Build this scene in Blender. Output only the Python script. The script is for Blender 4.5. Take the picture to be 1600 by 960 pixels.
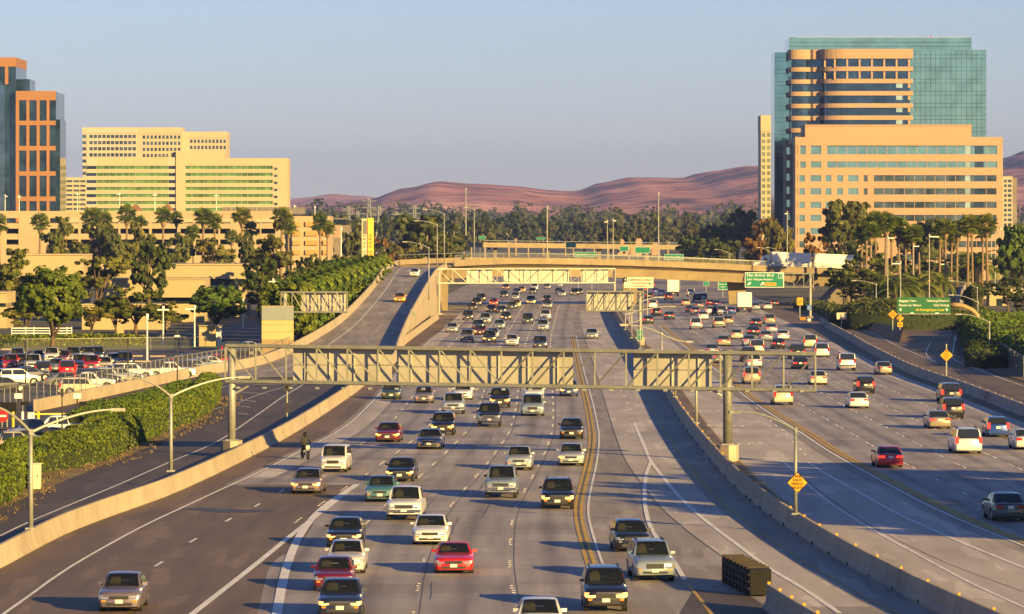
import bpy, bmesh, math, random
import numpy as np
from mathutils import Vector as V, Matrix
sc = bpy.context.scene
for o in list(bpy.data.objects): bpy.data.objects.remove(o)
COL = sc.collection
R = math.radians
# ------------------------------------------------------------ camera
F, HZ, CH = 6900.0, 355.0, 16.0        # focal length in photo pixels, horizon row, eye height in metres
cd = bpy.data.cameras.new('camera'); cam = bpy.data.objects.new('camera', cd); COL.objects.link(cam)
cam.location = (0, 0, CH); cam.rotation_euler = (R(90), 0, 0)
cd.sensor_width = 36; cd.lens = 36*F/1600; cd.shift_y = -(480-HZ)/1600
cd.clip_start = 1; cd.clip_end = 60000
sc.camera = cam
# ------------------------------------------------------------ light
SUN_EL, SUN_AZ = R(14), R(140)        # azimuth clockwise from +Y: behind the camera, to the right
wd = bpy.data.worlds.new('World'); sc.world = wd; wd.use_nodes = True
wt = wd.node_tree; wt.nodes.clear()
sky = wt.nodes.new('ShaderNodeTexSky'); sky.sky_type = 'NISHITA'; sky.sun_disc = False
sky.sun_elevation = SUN_EL; sky.sun_rotation = SUN_AZ
sky.altitude = 0; sky.air_density = 1.0; sky.dust_density = 0.1; sky.ozone_density = 4.0
bg = wt.nodes.new('ShaderNodeBackground'); bg.inputs[1].default_value = 0.056
wo = wt.nodes.new('ShaderNodeOutputWorld')
tint = wt.nodes.new('ShaderNodeMixRGB'); tint.blend_type = 'MULTIPLY'; tint.inputs[0].default_value = 1; tint.inputs[2].default_value = (.93, .84, 1.06, 1)   # camera white balance
wt.links.new(sky.outputs[0], tint.inputs[1]); wt.links.new(tint.outputs[0], bg.inputs[0]); wt.links.new(bg.outputs[0], wo.inputs[0])
SD = V((math.cos(SUN_EL)*math.sin(SUN_AZ), math.cos(SUN_EL)*math.cos(SUN_AZ), math.sin(SUN_EL)))
sl = bpy.data.lights.new('sun', 'SUN'); sl.energy = 5.0; sl.angle = R(0.53); sl.color = (1.0, 0.66, 0.19)
so = bpy.data.objects.new('sun', sl); COL.objects.link(so); so.rotation_euler = SD.to_track_quat('Z', 'Y').to_euler()
sc.view_settings.view_transform = 'Standard'; sc.view_settings.look = 'None'
sc.view_settings.exposure = 1.3; sc.view_settings.gamma = 1.0; sc.view_settings.use_curve_mapping = False
sc.cycles.max_bounces = 5; sc.cycles.transparent_max_bounces = 10; sc.cycles.volume_bounces = 0
sc.cycles.caustics_reflective = False; sc.cycles.caustics_refractive = False
# ------------------------------------------------------------ helpers
def G(px, py, z=0.0):
    """the point of the level plane z that photo pixel (px, py) looks at"""
    d = F*(CH-z)/(py-HZ); return V(((px-800)*d/F, d, z))
def A(px, py, d):
    """the point d metres away that photo pixel (px, py) looks at"""
    return V(((px-800)*d/F, d, CH+(HZ-py)*d/F))
def sm(t): t = min(1, max(0, t)); return t*t*(3-2*t)
def spline(pts, step=6.0):
    """Catmull-Rom through pts, resampled about every step metres"""
    P = [V(p) for p in pts]; P = [2*P[0]-P[1]]+P+[2*P[-1]-P[-2]]; out = []
    for i in range(1, len(P)-2):
        n = max(1, int((P[i+1]-P[i]).length/step))
        for k in range(n):
            t = k/n; a, b, c, d = P[i-1:i+3]
            out.append(0.5*((2*b)+(c-a)*t+(2*a-5*b+4*c-d)*t*t+(3*b-a-3*c+d)*t**3))
    out.append(P[-2]); return out
def resample(pts, step):
    out = [pts[0].copy()]; acc = 0.0
    for a, b in zip(pts, pts[1:]):
        L = (b-a).length; s = step-acc
        while s <= L: out.append(a.lerp(b, s/L)); s += step
        acc = (acc+L) % step if L > 0 else acc
    return out
ORG = {}; FONTS = []
class MB:
    def __init__(s): s.v = []; s.f = []; s.m = []
    def add(s, vs, fs, mi=0):
        k = len(s.v); s.v += [tuple(p) for p in vs]
        for f in fs: s.f.append(tuple(i+k for i in f)); s.m.append(mi)
        return s
    def quad(s, a, b, c, d, mi=0): return s.add([a, b, c, d], [(0, 1, 2, 3)], mi)
    def box(s, x0, x1, y0, y1, z0, z1, mi=0):
        vs = [(x, y, z) for z in (z0, z1) for x, y in ((x0, y0), (x1, y0), (x1, y1), (x0, y1))]
        return s.add(vs, [(3, 2, 1, 0), (4, 5, 6, 7), (0, 1, 5, 4), (1, 2, 6, 5), (2, 3, 7, 6), (3, 0, 4, 7)], mi)
    def tube(s, pts, r, n=8, mi=0, cap=True):
        pts = [V(p) for p in pts]; rs = r if isinstance(r, (list, tuple)) else [r]*len(pts)
        vs = []; N = len(pts)
        for i, p in enumerate(pts):
            t = (pts[min(i+1, N-1)]-pts[max(i-1, 0)]).normalized()
            u = t.cross(V((0.13, 0.21, 1)) if abs(t.z) < .9 else V((1, 0.1, 0))).normalized(); w = t.cross(u)
            for k in range(n):
                a = 2*math.pi*(k+.5)/n; vs.append(p+(u*math.cos(a)+w*math.sin(a))*rs[i])
        fs = [(i*n+k, i*n+(k+1) % n, (i+1)*n+(k+1) % n, (i+1)*n+k) for i in range(N-1) for k in range(n)]
        if cap: fs += [tuple(range(n))[::-1], tuple((N-1)*n+k for k in range(n))]
        return s.add(vs, fs, mi)
    def bar(s, a, b, w=.12, mi=0): return s.tube([a, b], w*.7071, 4, mi)
    def prism(s, poly, z0, z1, mi=0):
        n = len(poly); vs = [(p[0], p[1], z0) for p in poly]+[(p[0], p[1], z1) for p in poly]
        return s.add(vs, [tuple(range(n))[::-1], tuple(range(n, 2*n))]+[(i, (i+1) % n, n+(i+1) % n, n+i) for i in range(n)], mi)
    def strip(s, L, Rr, mi=0):
        n = len(L); return s.add(list(L)+list(Rr), [(n+i, n+i+1, i+1, i) for i in range(n-1)], mi)
    def sweep(s, path, prof, mi=0, up=None, cap=True):
        """prof: (offset to the right of travel, height) loop, closed"""
        N = len(path); m = len(prof); vs = []
        for i, p in enumerate(path):
            t = path[min(i+1, N-1)]-path[max(i-1, 0)]; t.z = 0; t.normalize(); r = V((t.y, -t.x, 0))
            for o, h in prof: vs.append(p+r*o+V((0, 0, h)))
        fs = [(i*m+k, i*m+(k+1) % m, (i+1)*m+(k+1) % m, (i+1)*m+k) for i in range(N-1) for k in range(m)]
        if cap: fs += [tuple(range(m))[::-1], tuple((N-1)*m+k for k in range(m))]
        return s.add(vs, fs, mi)
    def mesh(s, name, mats, smooth=False, org=None, angle=None):
        me = bpy.data.meshes.new(name)
        v = s.v if org is None else [(p[0]-org[0], p[1]-org[1], p[2]-org[2]) for p in s.v]
        me.from_pydata(v, [], s.f)
        for m in (mats if isinstance(mats, (list, tuple)) else [mats]): me.materials.append(M[m] if isinstance(m, str) else m)
        if any(s.m): me.polygons.foreach_set('material_index', s.m)
        if smooth: me.polygons.foreach_set('use_smooth', [True]*len(s.f))
        me.update()
        if angle: me.set_sharp_from_angle(angle=R(angle))
        return me
    def build(s, name, mats, parent=None, org=None, smooth=False, angle=None):
        """link as one mesh object; vertices are world coordinates (minus the parent's origin)"""
        o0 = ORG[parent.name] if parent else (V(org) if org is not None else V((0, 0, 0)))
        return link(name, s.mesh(name, mats, smooth, o0, angle), parent, None if parent else o0)
def link(name, data, parent=None, loc=None, rot=None, scale=None, color=None):
    o = bpy.data.objects.new(name, data); COL.objects.link(o)
    if loc is not None: o.location = loc
    if rot is not None: o.rotation_euler = rot
    if scale is not None: o.scale = scale
    if color is not None: o.color = color
    if parent: o.parent = parent
    ORG[o.name] = ORG[parent.name] if parent else V(o.location); return o
def tag(o, label=None, cat=None, group=None, kind=None):
    if label: o['label'] = label
    if cat: o['category'] = cat
    if group: o['group'] = group
    if kind: o['kind'] = kind
    return o
def thing(name, label, cat, loc=(0, 0, 0), group=None, rot=None, scale=None):
    o = link(name, None, None, V(loc), rot, scale); o.empty_display_size = .3
    return tag(o, label, cat, group)
def text(name, s, size, loc, m, parent, align='CENTER', rot=(R(90), 0, 0), sx=1.0, shear=0, spacing=1.0):
    c = bpy.data.curves.new(name, 'FONT'); c.body = s; c.size = size; c.align_x = align; c.align_y = 'CENTER'
    c.extrude = .004; c.shear = shear; c.space_character = spacing; c.resolution_u = 3; c.materials.append(M[m])
    o = bpy.data.objects.new(name, c); COL.objects.link(o); o.parent = parent
    o.location = V(loc)-ORG[parent.name]; o.rotation_euler = rot; o.scale = (sx, 1, 1); FONTS.append(o); return o
# ------------------------------------------------------------ materials
M = {}
def nodes(name):
    m = bpy.data.materials.new(name); m.use_nodes = True; M[name] = m
    t = m.node_tree; b = t.nodes['Principled BSDF']; return m, t, b
def N(t, kind, **kw):
    n = t.nodes.new('ShaderNode'+kind)
    for k, v in kw.items(): setattr(n, k, v)
    return n
def noise(t, co, scale, detail=4, st=(1, 1, 1), rough=.55):
    mp = N(t, 'Mapping'); mp.inputs['Scale'].default_value = st; t.links.new(co, mp.inputs[0])
    n = N(t, 'TexNoise'); n.inputs['Scale'].default_value = scale; n.inputs['Detail'].default_value = detail
    n.inputs['Roughness'].default_value = rough; t.links.new(mp.outputs[0], n.inputs['Vector']); return n.outputs['Fac']
def ramp(t, fac, stops):
    r = N(t, 'ValToRGB'); e = r.color_ramp.elements
    while len(e) < len(stops): e.new(.5)
    for k, (p, c) in zip(e, stops): k.position = p; k.color = (*c, 1)
    t.links.new(fac, r.inputs[0]); return r.outputs[0]
def mul(t, a, b, f=1.0, mode='MULTIPLY'):
    m = N(t, 'MixRGB', blend_type=mode); m.inputs[0].default_value = f
    t.links.new(a, m.inputs[1])
    if isinstance(b, tuple): m.inputs[2].default_value = (*b, 1)
    else: t.links.new(b, m.inputs[2])
    return m.outputs[0]
def mat(name, c, var=.25, scale=1.0, rough=.7, metal=0.0, st=(1, 1, 1), co='Object', bump=0.0, coat=0.0, spec=.5, fine=0.0, fs=8.0):
    """surface with uneven colour: large patches plus an optional fine grain"""
    m, t, b = nodes(name); tc = N(t, 'TexCoord') if co != 'World' else N(t, 'NewGeometry')
    cv = tc.outputs['Position' if co == 'World' else co]
    lo = tuple(x*(1-var) for x in c); hi = tuple(min(1, x*(1+var)) for x in c)
    n1 = noise(t, cv, scale, 5, st); col = ramp(t, n1, [(.3, lo), (.7, hi)])
    if fine:
        n2 = noise(t, cv, fs, 3); col = mul(t, col, ramp(t, n2, [(.3, (1-fine,)*3), (.7, (1+fine*.4,)*3)]))
    t.links.new(col, b.inputs['Base Color'])
    b.inputs['Roughness'].default_value = rough; b.inputs['Metallic'].default_value = metal
    b.inputs['Coat Weight'].default_value = coat; b.inputs['Specular IOR Level'].default_value = spec
    if bump:
        bp = N(t, 'Bump'); bp.inputs['Strength'].default_value = bump; bp.inputs['Distance'].default_value = .05
        t.links.new(n1 if not fine else n2, bp.inputs['Height']); t.links.new(bp.outputs[0], b.inputs['Normal'])
    return m
def emit(name, c, e, s):
    m, t, b = nodes(name); b.inputs['Base Color'].default_value = (*c, 1); b.inputs['Roughness'].default_value = .15
    b.inputs['Emission Color'].default_value = (*e, 1); b.inputs['Emission Strength'].default_value = s
def leafmat(name, dark, light, scale=.5, trans=.38):
    m, t, b = nodes(name); tc = N(t, 'TexCoord'); oi = N(t, 'ObjectInfo')
    n = noise(t, tc.outputs['Object'], scale, 3); col = ramp(t, n, [(.35, dark), (.65, light)])
    n2 = noise(t, tc.outputs['Object'], 3.1, 2); col = mul(t, col, ramp(t, n2, [(.3, (.85, .88, .8)), (.7, (1.65, 1.6, 1.35))]))
    col = mul(t, col, ramp(t, oi.outputs['Random'], [(0, (.75, .85, .8)), (.5, (1, 1, 1)), (1, (1.25, 1.05, .85))]))
    t.links.new(col, b.inputs['Base Color']); b.inputs['Roughness'].default_value = .55; b.inputs['Specular IOR Level'].default_value = .25
    tr = N(t, 'BsdfTranslucent'); t.links.new(col, tr.inputs[0]); mx = N(t, 'MixShader'); mx.inputs[0].default_value = trans
    t.links.new(b.outputs[0], mx.inputs[1]); t.links.new(tr.outputs[0], mx.inputs[2])
    t.links.new(mx.outputs[0], t.nodes['Material Output'].inputs[0])
def roadmat(name, base, stain, st=(1, .06, 1), lum=.2):
    """pavement: long tyre streaks, blotches and grain"""
    m, t, b = nodes(name); g = N(t, 'NewGeometry').outputs['Position']
    a = noise(t, g, .9, 5, st); c = ramp(t, a, [(.3, stain), (.62, base)])
    p = noise(t, g, .12, 4, (1, .5, 1)); c = mul(t, c, ramp(t, p, [(.3, (1-lum,)*3), (.7, (1+lum*.6,)*3)]))
    q = noise(t, g, .45, 3, (1, .12, 1)); c = mul(t, c, ramp(t, q, [(.42, (1, 1, 1)), (.36, (.8, .79, .78))]))
    h = noise(t, g, 14, 2); c = mul(t, c, ramp(t, h, [(.3, (.86,)*3), (.7, (1.08,)*3)]))
    t.links.new(c, b.inputs['Base Color']); b.inputs['Roughness'].default_value = .72; b.inputs['Specular IOR Level'].default_value = .35
roadmat('concrete_road', (.40, .355, .31), (.28, .245, .21))
def slabmat():
    m, t, b = nodes('concrete_lanes'); uv = N(t, 'UVMap').outputs[0]; g = N(t, 'NewGeometry').outputs['Position']
    def ma(op, a, v=None, w=None):
        n = N(t, 'Math', operation=op)
        for k, x in enumerate((a, v, w)):
            if x is None: continue
            if isinstance(x, (int, float)): n.inputs[k].default_value = x
            else: t.links.new(x, n.inputs[k])
        return n.outputs[0]
    sp = N(t, 'SeparateXYZ'); t.links.new(uv, sp.inputs[0]); u, v = sp.outputs[0], sp.outputs[1]
    c = ma('ABSOLUTE', ma('SUBTRACT', ma('FRACT', u), .5))                       # 0 at the lane centre
    n0 = noise(t, g, .5, 4, (1, .10, 1)); n1 = noise(t, g, .10, 3)
    oil = ma('MULTIPLY', ma('SUBTRACT', 1, ma('MULTIPLY', c, 5.5)), ma('MULTIPLY', n0, 1.5)); oil = ma('MAXIMUM', oil, 0)
    cv = N(t, 'CombineXYZ'); t.links.new(ma('FLOOR', u), cv.inputs[0]); t.links.new(ma('FLOOR', v), cv.inputs[1]); wn = N(t, 'TexWhiteNoise'); t.links.new(cv.outputs[0], wn.inputs['Vector'])
    a = noise(t, g, .9, 5, (1, .05, 1)); col = ramp(t, a, [(.3, (.27, .24, .23)), (.62, (.40, .36, .335))])
    col = mul(t, col, ramp(t, wn.outputs['Value'], [(0, (.86, .85, .85)), (.85, (1, 1, 1)), (1, (1.15, 1.14, 1.12))]))
    col = mul(t, col, ramp(t, oil, [(0, (1, 1, 1)), (.8, (.66, .64, .64))])); col = mul(t, col, ramp(t, n1, [(.3, (.80,)*3), (.7, (1.12,)*3)]))
    jt = ma('LESS_THAN', ma('FRACT', v), .02); col = mul(t, col, ramp(t, jt, [(0, (1, 1, 1)), (1, (.62,)*3)]))
    h = noise(t, g, 14, 2); col = mul(t, col, ramp(t, h, [(.3, (.84,)*3), (.7, (1.08,)*3)]))
    t.links.new(col, b.inputs['Base Color']); b.inputs['Roughness'].default_value = .7; b.inputs['Specular IOR Level'].default_value = .35
slabmat()
roadmat('concrete_pale', (.58, .53, .475), (.48, .435, .39))
roadmat('asphalt', (.115, .09, .068), (.08, .063, .05))
roadmat('asphalt_old', (.215, .155, .10), (.15, .108, .072))
roadmat('asphalt_lot', (.095, .082, .075), (.07, .06, .055), (1, 1, 1))
mat('concrete', (.38, .32, .24), .16, .22, .85, co='World', fine=.14, fs=1.1)
mat('concrete_grey', (.33, .30, .27), .2, .25, .85, co='World', fine=.16, fs=1.1)
mat('bridge_concrete', (.26, .205, .125), .18, .12, .85, co='World', fine=.15, fs=.8)
mat('dirt', (.17, .115, .065), .4, .3, .95, co='World', fine=.4, fs=3)
mat('dry_grass', (.20, .145, .055), .45, .8, .95, co='World', fine=.4, fs=6)
mat('ground', (.09, .085, .05), .5, .03, .95, co='World', fine=.4, fs=.5)
mat('lawn', (.055, .09, .022), .35, .2, .9, co='World', fine=.4, fs=5)
mat('paint_white', (.74, .73, .70), .15, .5, .7, co='World', fine=.25, fs=4)
mat('paint_yellow', (.52, .33, .03), .2, .5, .7, co='World', fine=.25, fs=4)
mat('joint', (.11, .098, .092), .3, .5, .9, co='World')
mat('tar', (.05, .042, .04), .3, .5, .6, co='World')
mat('gantry_steel', (.19, .195, .175), .2, .8, .6, .3, fine=.2, fs=4)
mat('steel', (.34, .34, .31), .15, 1.5, .55, .35, fine=.15, fs=6)
mat('steel_dark', (.23, .25, .25), .2, 1.5, .55, .35, fine=.15, fs=6)
mat('sign_back', (.44, .42, .355), .12, .5, .5, .25, fine=.08, fs=3)
mat('sign_green', (.005, .19, .105), .12, 1, .45)
mat('sign_green_dark', (.012, .12, .03), .12, 1, .45)
mat('sign_white', (.80, .80, .76), .06, 1, .5)
mat('sign_cream', (.72, .62, .45), .1, 1, .5)
mat('sign_yellow', (.75, .33, .01), .1, 1, .45)
mat('sign_yellow_bright', (.85, .62, .02), .1, 1, .45)
mat('sign_blue', (.03, .14, .5), .1, 1, .45)
mat('sign_red', (.55, .02, .02), .1, 1, .45)
mat('black', (.012, .012, .013), .2, 1, .7, spec=.15)
mat('rubber', (.016, .016, .017), .3, 3, .8)
mat('bark', (.12, .085, .055), .35, 2, .95, st=(1, 1, .25))
mat('bark_pale', (.30, .24, .17), .3, 2, .95, st=(1, 1, .25))
mat('palm_bark', (.20, .14, .085), .3, 2, .95, st=(1, 1, 3))
mat('skirt', (.26, .18, .085), .35, 2, .95)
mat('wall_cream', (.40, .32, .185), .06, .05, .8, co='World', fine=.05, fs=1)
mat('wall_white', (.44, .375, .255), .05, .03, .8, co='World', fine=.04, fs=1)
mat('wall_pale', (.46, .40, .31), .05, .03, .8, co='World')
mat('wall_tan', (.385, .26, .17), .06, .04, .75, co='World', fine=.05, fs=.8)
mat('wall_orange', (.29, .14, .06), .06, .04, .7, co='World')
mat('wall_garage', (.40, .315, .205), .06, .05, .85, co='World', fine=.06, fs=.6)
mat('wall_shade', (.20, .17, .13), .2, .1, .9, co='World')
mat('orange_screen', (.42, .25, .08), .1, .5, .8, co='World')
mat('roof_brown', (.22, .11, .06), .2, .5, .9)
mat('louvre', (.16, .15, .14), .15, 1, .7)
def glass(name, c, rough=.06, metal=.85, var=.25):
    m, t, b = nodes(name); g = N(t, 'NewGeometry').outputs['Position']
    n = noise(t, g, .22, 2, (1, 1, .9)); col = ramp(t, n, [(.35, tuple(x*(1-var) for x in c)), (.65, tuple(min(1, x*(1+var)) for x in c))])
    t.links.new(col, b.inputs['Base Color']); b.inputs['Metallic'].default_value = metal; b.inputs['Roughness'].default_value = rough
    n2 = noise(t, g, .35, 2); bp = N(t, 'Bump'); bp.inputs['Strength'].default_value = .06; bp.inputs['Distance'].default_value = .3
    t.links.new(n2, bp.inputs['Height']); t.links.new(bp.outputs[0], b.inputs['Normal'])
glass('glass_teal', (.25, .44, .41), var=.12); glass('glass_dark', (.055, .10, .125), .05, .8, .4); glass('glass_green', (.12, .27, .07), .2, .35, .4)
glass('glass_blue', (.06, .11, .16), .05, .85); glass('glass_office', (.10, .14, .14), .05, .7, .5); glass('glass_bright', (.5, .62, .5), .1, .7)
m, t, b = nodes('car_paint'); oi = N(t, 'ObjectInfo'); t.links.new(oi.outputs['Color'], b.inputs['Base Color'])
b.inputs['Metallic'].default_value = .25; b.inputs['Roughness'].default_value = .34; b.inputs['Coat Weight'].default_value = .7; b.inputs['Coat Roughness'].default_value = .06
m, t, b = nodes('car_glass'); b.inputs['Base Color'].default_value = (.018, .022, .026, 1); b.inputs['Roughness'].default_value = .06; b.inputs['Specular IOR Level'].default_value = .8
m, t, b = nodes('car_screen'); b.inputs['Base Color'].default_value = (.02, .024, .028, 1); b.inputs['Roughness'].default_value = .04; b.inputs['Specular IOR Level'].default_value = .7
tr = N(t, 'BsdfTransparent'); tr.inputs[0].default_value = (.62, .68, .66, 1); mx = N(t, 'MixShader'); mx.inputs[0].default_value = .42
t.links.new(tr.outputs[0], mx.inputs[1]); t.links.new(b.outputs[0], mx.inputs[2]); t.links.new(mx.outputs[0], t.nodes['Material Output'].inputs[0])
mat('car_inside', (.022, .021, .02), .2, 3, .8); mat('car_seat', (.14, .115, .085), .35, 3, .85)
mat('car_trim', (.025, .025, .027), .2, 3, .55); mat('chrome', (.55, .55, .55), .1, 2, .18, .95); mat('rim', (.42, .42, .43), .15, 4, .3, .85)
mat('plate', (.72, .70, .62), .1, 8, .5); mat('lamp_clear', (.40, .40, .38), .2, 9, .12, .6); mat('lamp_amber', (.75, .26, .02), .1, 4, .2)
mat('lamp_red', (.36, .012, .012), .1, 4, .2); mat('truck_white', (.80, .77, .70), .05, .5, .5)
emit('lamp_lit', (.9, .6, .3), (1.0, .36, .07), .9); emit('lamp_brake', (.6, .02, .02), (1.0, .04, .02), .8)
mat('skin', (.42, .24, .16), .1, 6, .6); mat('cloth_dark', (.03, .03, .035), .3, 5, .85)
leafmat('leaf_round', (.055, .10, .014), (.15, .20, .03))
leafmat('leaf_loose', (.07, .095, .02), (.19, .19, .04))
leafmat('leaf_euc', (.06, .08, .026), (.15, .15, .045))
leafmat('leaf_brown', (.10, .065, .02), (.21, .125, .035))
leafmat('leaf_palm', (.065, .105, .018), (.18, .21, .042))
leafmat('leaf_hedge', (.055, .095, .011), (.14, .185, .02), .8, .25)
leafmat('leaf_far', (.045, .066, .028), (.115, .115, .04), .12)
leafmat('leaf_dark', (.042, .065, .02), (.105, .125, .034))
def fencemat():
    m, t, b = nodes('chain_link'); b.inputs['Base Color'].default_value = (.42, .40, .34, 1); b.inputs['Roughness'].default_value = .6; b.inputs['Metallic'].default_value = .3
    tr = N(t, 'BsdfTransparent'); mx = N(t, 'MixShader'); mx.inputs[0].default_value = .08
    t.links.new(tr.outputs[0], mx.inputs[1]); t.links.new(b.outputs[0], mx.inputs[2]); t.links.new(mx.outputs[0], t.nodes['Material Output'].inputs[0])
fencemat()
# ============================================================ ground, hills, roads
rnd = random.Random(7)
ground = tag(MB().quad((-9000, -200, -.06), (9000, -200, -.06), (9000, 14000, -.06), (-9000, 14000, -.06)).build('ground', 'ground'), 'flat ground reaching to the hills', kind='structure')
def hillmat():
    m, t, b = nodes('hill_grass'); g = N(t, 'NewGeometry').outputs['Position']
    a = noise(t, g, .0045, 6); c = ramp(t, a, [(.36, (.16, .10, .08)), (.46, (.44, .20, .15)), (.58, (.60, .29, .21)), (.72, (.66, .38, .27))])
    q = noise(t, g, .02, 5, rough=.7); c = mul(t, c, ramp(t, q, [(.40, (.45, .42, .42)), (.52, (1, 1, 1))]))
    t.links.new(c, b.inputs['Base Color']); b.inputs['Roughness'].default_value = 1; b.inputs['Specular IOR Level'].default_value = 0
hillmat()
from mathutils import noise as mn
def hill(name, ridge, d0, d1, dr, label, res=130):
    xs = [p[0] for p in ridge]; mb = MB(); vs = []; ny = 70
    for j in range(ny+1):
        d = d0+(d1-d0)*j/ny
        for i in range(res+1):
            px = xs[0]+(xs[-1]-xs[0])*i/res; k = max(0, min(len(xs)-2, sum(1 for x in xs if x <= px)-1))
            u = (px-xs[k])/(xs[k+1]-xs[k]); top = ridge[k][1]*(1-sm(u))+ridge[k+1][1]*sm(u)
            h = (HZ-top)*dr/F+CH; X = (px-800)*dr/F; s = sm((d-d0)/(dr-d0)) if d < dr else 1-.5*sm((d-dr)/(d1-dr))
            nz = mn.fractal(V((X*.0035, d*.0022, 3.1)), 1, 2, 5)
            rid = 1-abs(mn.noise(V((X*.004+d*.0006, d*.0014, 9))))
            z = h*s*(1+.16*nz*(1-s*.75))-h*.40*(1-rid)*s*(1-s)*4*.5
            vs.append((X, d, z-8*(1-s)))
    n = res+1; mb.add(vs, [(j*n+i, j*n+i+1, (j+1)*n+i+1, (j+1)*n+i) for j in range(ny) for i in range(res)])
    return tag(mb.build(name, 'hill_grass', smooth=True), label, kind='structure')
hill('hills', [(-900, 330), (-200, 322), (200, 318), (440, 322), (540, 318), (590, 311), (640, 295), (690, 284), (740, 288), (800, 291), (860, 298), (893, 300), (940, 286), (985, 278), (1060, 279), (1100, 269), (1160, 260), (1200, 263), (1330, 268), (1450, 270), (1530, 262), (1568, 248), (1610, 236), (1800, 225), (2500, 270)], 5200, 10500, 8600, 'bare reddish brown hills along the horizon', 260)
hill('hills', [(250, 330), (420, 318), (470, 309), (520, 304), (560, 307), (640, 318), (760, 330)], 10500, 13500, 12500, 'paler far hill left of the main ridge', 60)
def P(pts, z=0.0, step=6): return [p for p in spline([G(x, y, z) for x, y in pts], step)]
def xat(line, Y):
    for a, b in zip(line, line[1:]):
        lo, hi = (a, b) if a.y < b.y else (b, a)
        if lo.y <= Y <= hi.y and hi.y > lo.y: return lo.x+(hi.x-lo.x)*(Y-lo.y)/(hi.y-lo.y)
    e = min(line[0], line[-1], key=lambda p: abs(p.y-Y)); o = line[1] if e is line[0] else line[-2]
    return e.x+(o.x-e.x)*(Y-e.y)/((o.y-e.y) or 1)
# traced lines, nearest point first
BARL = P([(-150, 955), (-60, 912), (0, 884), (37, 864), (100, 832), (185, 800), (250, 777), (312, 750), (370, 722), (437, 687), (482, 660), (520, 635), (560, 607), (600, 570), (632, 537), (657, 518), (684, 498)])
EDGL = P([(-130, 1060), (7, 959), (52, 927), (112, 885), (215, 827), (282, 795), (357, 760), (407, 737), (470, 705), (535, 670), (575, 635), (610, 597), (665, 539), (705, 507), (732, 480), (770, 452), (800, 432), (830, 415)])
YELL = P([(985, 1000), (958, 940), (935, 890), (920, 845), (911, 807), (912, 782), (919, 750), (926, 720), (930, 685), (927, 660), (921, 630), (915, 607), (907, 575), (901, 547), (897, 522), (898, 502), (901, 480), (905, 455), (908, 430), (910, 415)])
MEDL = P([(1600, 1020), (1462, 957), (1417, 935), (1375, 912), (1337, 892), (1300, 870), (1262, 847), (1225, 822), (1200, 805), (1155, 768), (1112, 722), (1073, 672), (1050, 637), (1035, 612), (1012, 575), (993, 545), (972, 515), (958, 490), (950, 470), (945, 450), (942, 430), (940, 416)])
YELR = P([(1900, 970), (1750, 910), (1600, 850), (1525, 820), (1462, 792), (1400, 760), (1350, 733), (1300, 705), (1250, 672), (1200, 641), (1155, 609), (1125, 580), (1075, 543), (1040, 517), (1020, 497), (1005, 478), (996, 460), (990, 440), (986, 418)])
EDGR = P([(2100, 880), (1850, 772), (1600, 669), (1535, 643), (1470, 616), (1395, 588), (1337, 559), (1270, 527), (1215, 501), (1172, 480), (1130, 460), (1100, 443), (1075, 420)])
BARR = P([(2100, 850), (1850, 750), (1600, 651), (1500, 612), (1425, 585), (1360, 552), (1335, 537), (1300, 517), (1280, 506)])
Ys = [150+4*i for i in range(48)]+[342+8*i for i in range(62)]+[840+16*i for i in range(60)]
fw = tag(MB().strip([V((xat(BARL, Y)-.2 if Y < 780 else xat(EDGL, Y)-9, Y, 0)) for Y in Ys], [V((xat(BARR, Y)+.2 if Y < 700 else xat(EDGR, Y)+6, Y, 0)) for Y in Ys]).build('freeway', 'concrete_road'), 'wide concrete freeway with two carriageways', kind='structure')
def rib(line, off0, off1, z, y0=0, y1=9e9, mb=None, mi=0):
    """sheet beside a line, offsets along x"""
    q = [p for p in line if y0 <= p.y <= y1]; mb = mb or MB()
    return mb.strip([V((p.x+off0, p.y, z)) for p in q], [V((p.x+off1, p.y, z)) for p in q], mi)
def part(mb, name, m, par, label=None, kind=None): return tag(mb.build(name, m, par), label, None, None, kind)
# pavement patches
Yn = [y for y in Ys if y < 277]
ASPH = P([(380, 1010), (402, 960), (425, 880), (470, 850), (512, 785), (562, 757)], step=4)
mb = MB(); mb.strip([V((xat(BARL, Y), Y, .005)) for Y in Yn], [V((min(xat(ASPH, Y), xat(ASPH, 274)+(Y-274)*.3 if Y > 274 else 99), Y, .005)) for Y in Yn])
part(mb, 'asphalt_lane', 'asphalt_old', fw, 'dark asphalt merging lanes')
q = [Y for Y in Ys if 274 <= Y < 800]
mb = MB(); mb.strip([V((xat(BARL, Y) if Y < 775 else xat(EDGL, Y)-4.5, Y, .008)) for Y in q], [V((xat(EDGL, Y)-.5, Y, .008)) for Y in q]); part(mb, 'shoulder', 'asphalt_old', fw, 'dark asphalt shoulder')
mb = MB(); mb.strip([V((xat(EDGL, Y)+.2, Y, .009)) for Y in q if Y > 280], [V((xat(EDGL, Y)+1.7, Y, .009)) for Y in q if Y > 280]); part(mb, 'edge_strip', 'concrete_pale', fw, 'pale concrete edge strip')
mb = MB(); mb.strip([V((xat(EDGR, Y)+1.0, Y, .008)) for Y in Ys if Y < 900], [V((xat(BARR, Y) if Y < 700 else xat(EDGR, Y)+5, Y, .008)) for Y in Ys if Y < 900]); part(mb, 'shoulder', 'asphalt_old', fw, 'dark grooved shoulder')
mb = MB(); mb.strip([V((xat(EDGR, Y)-.5, Y, .010)) for Y in Ys if Y < 900], [V((xat(EDGR, Y)+1.1, Y, .010)) for Y in Ys if Y < 900]); part(mb, 'edge_strip', 'concrete_pale', fw, 'pale concrete edge strip')
q = [Y for Y in Ys if Y < 850]
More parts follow.
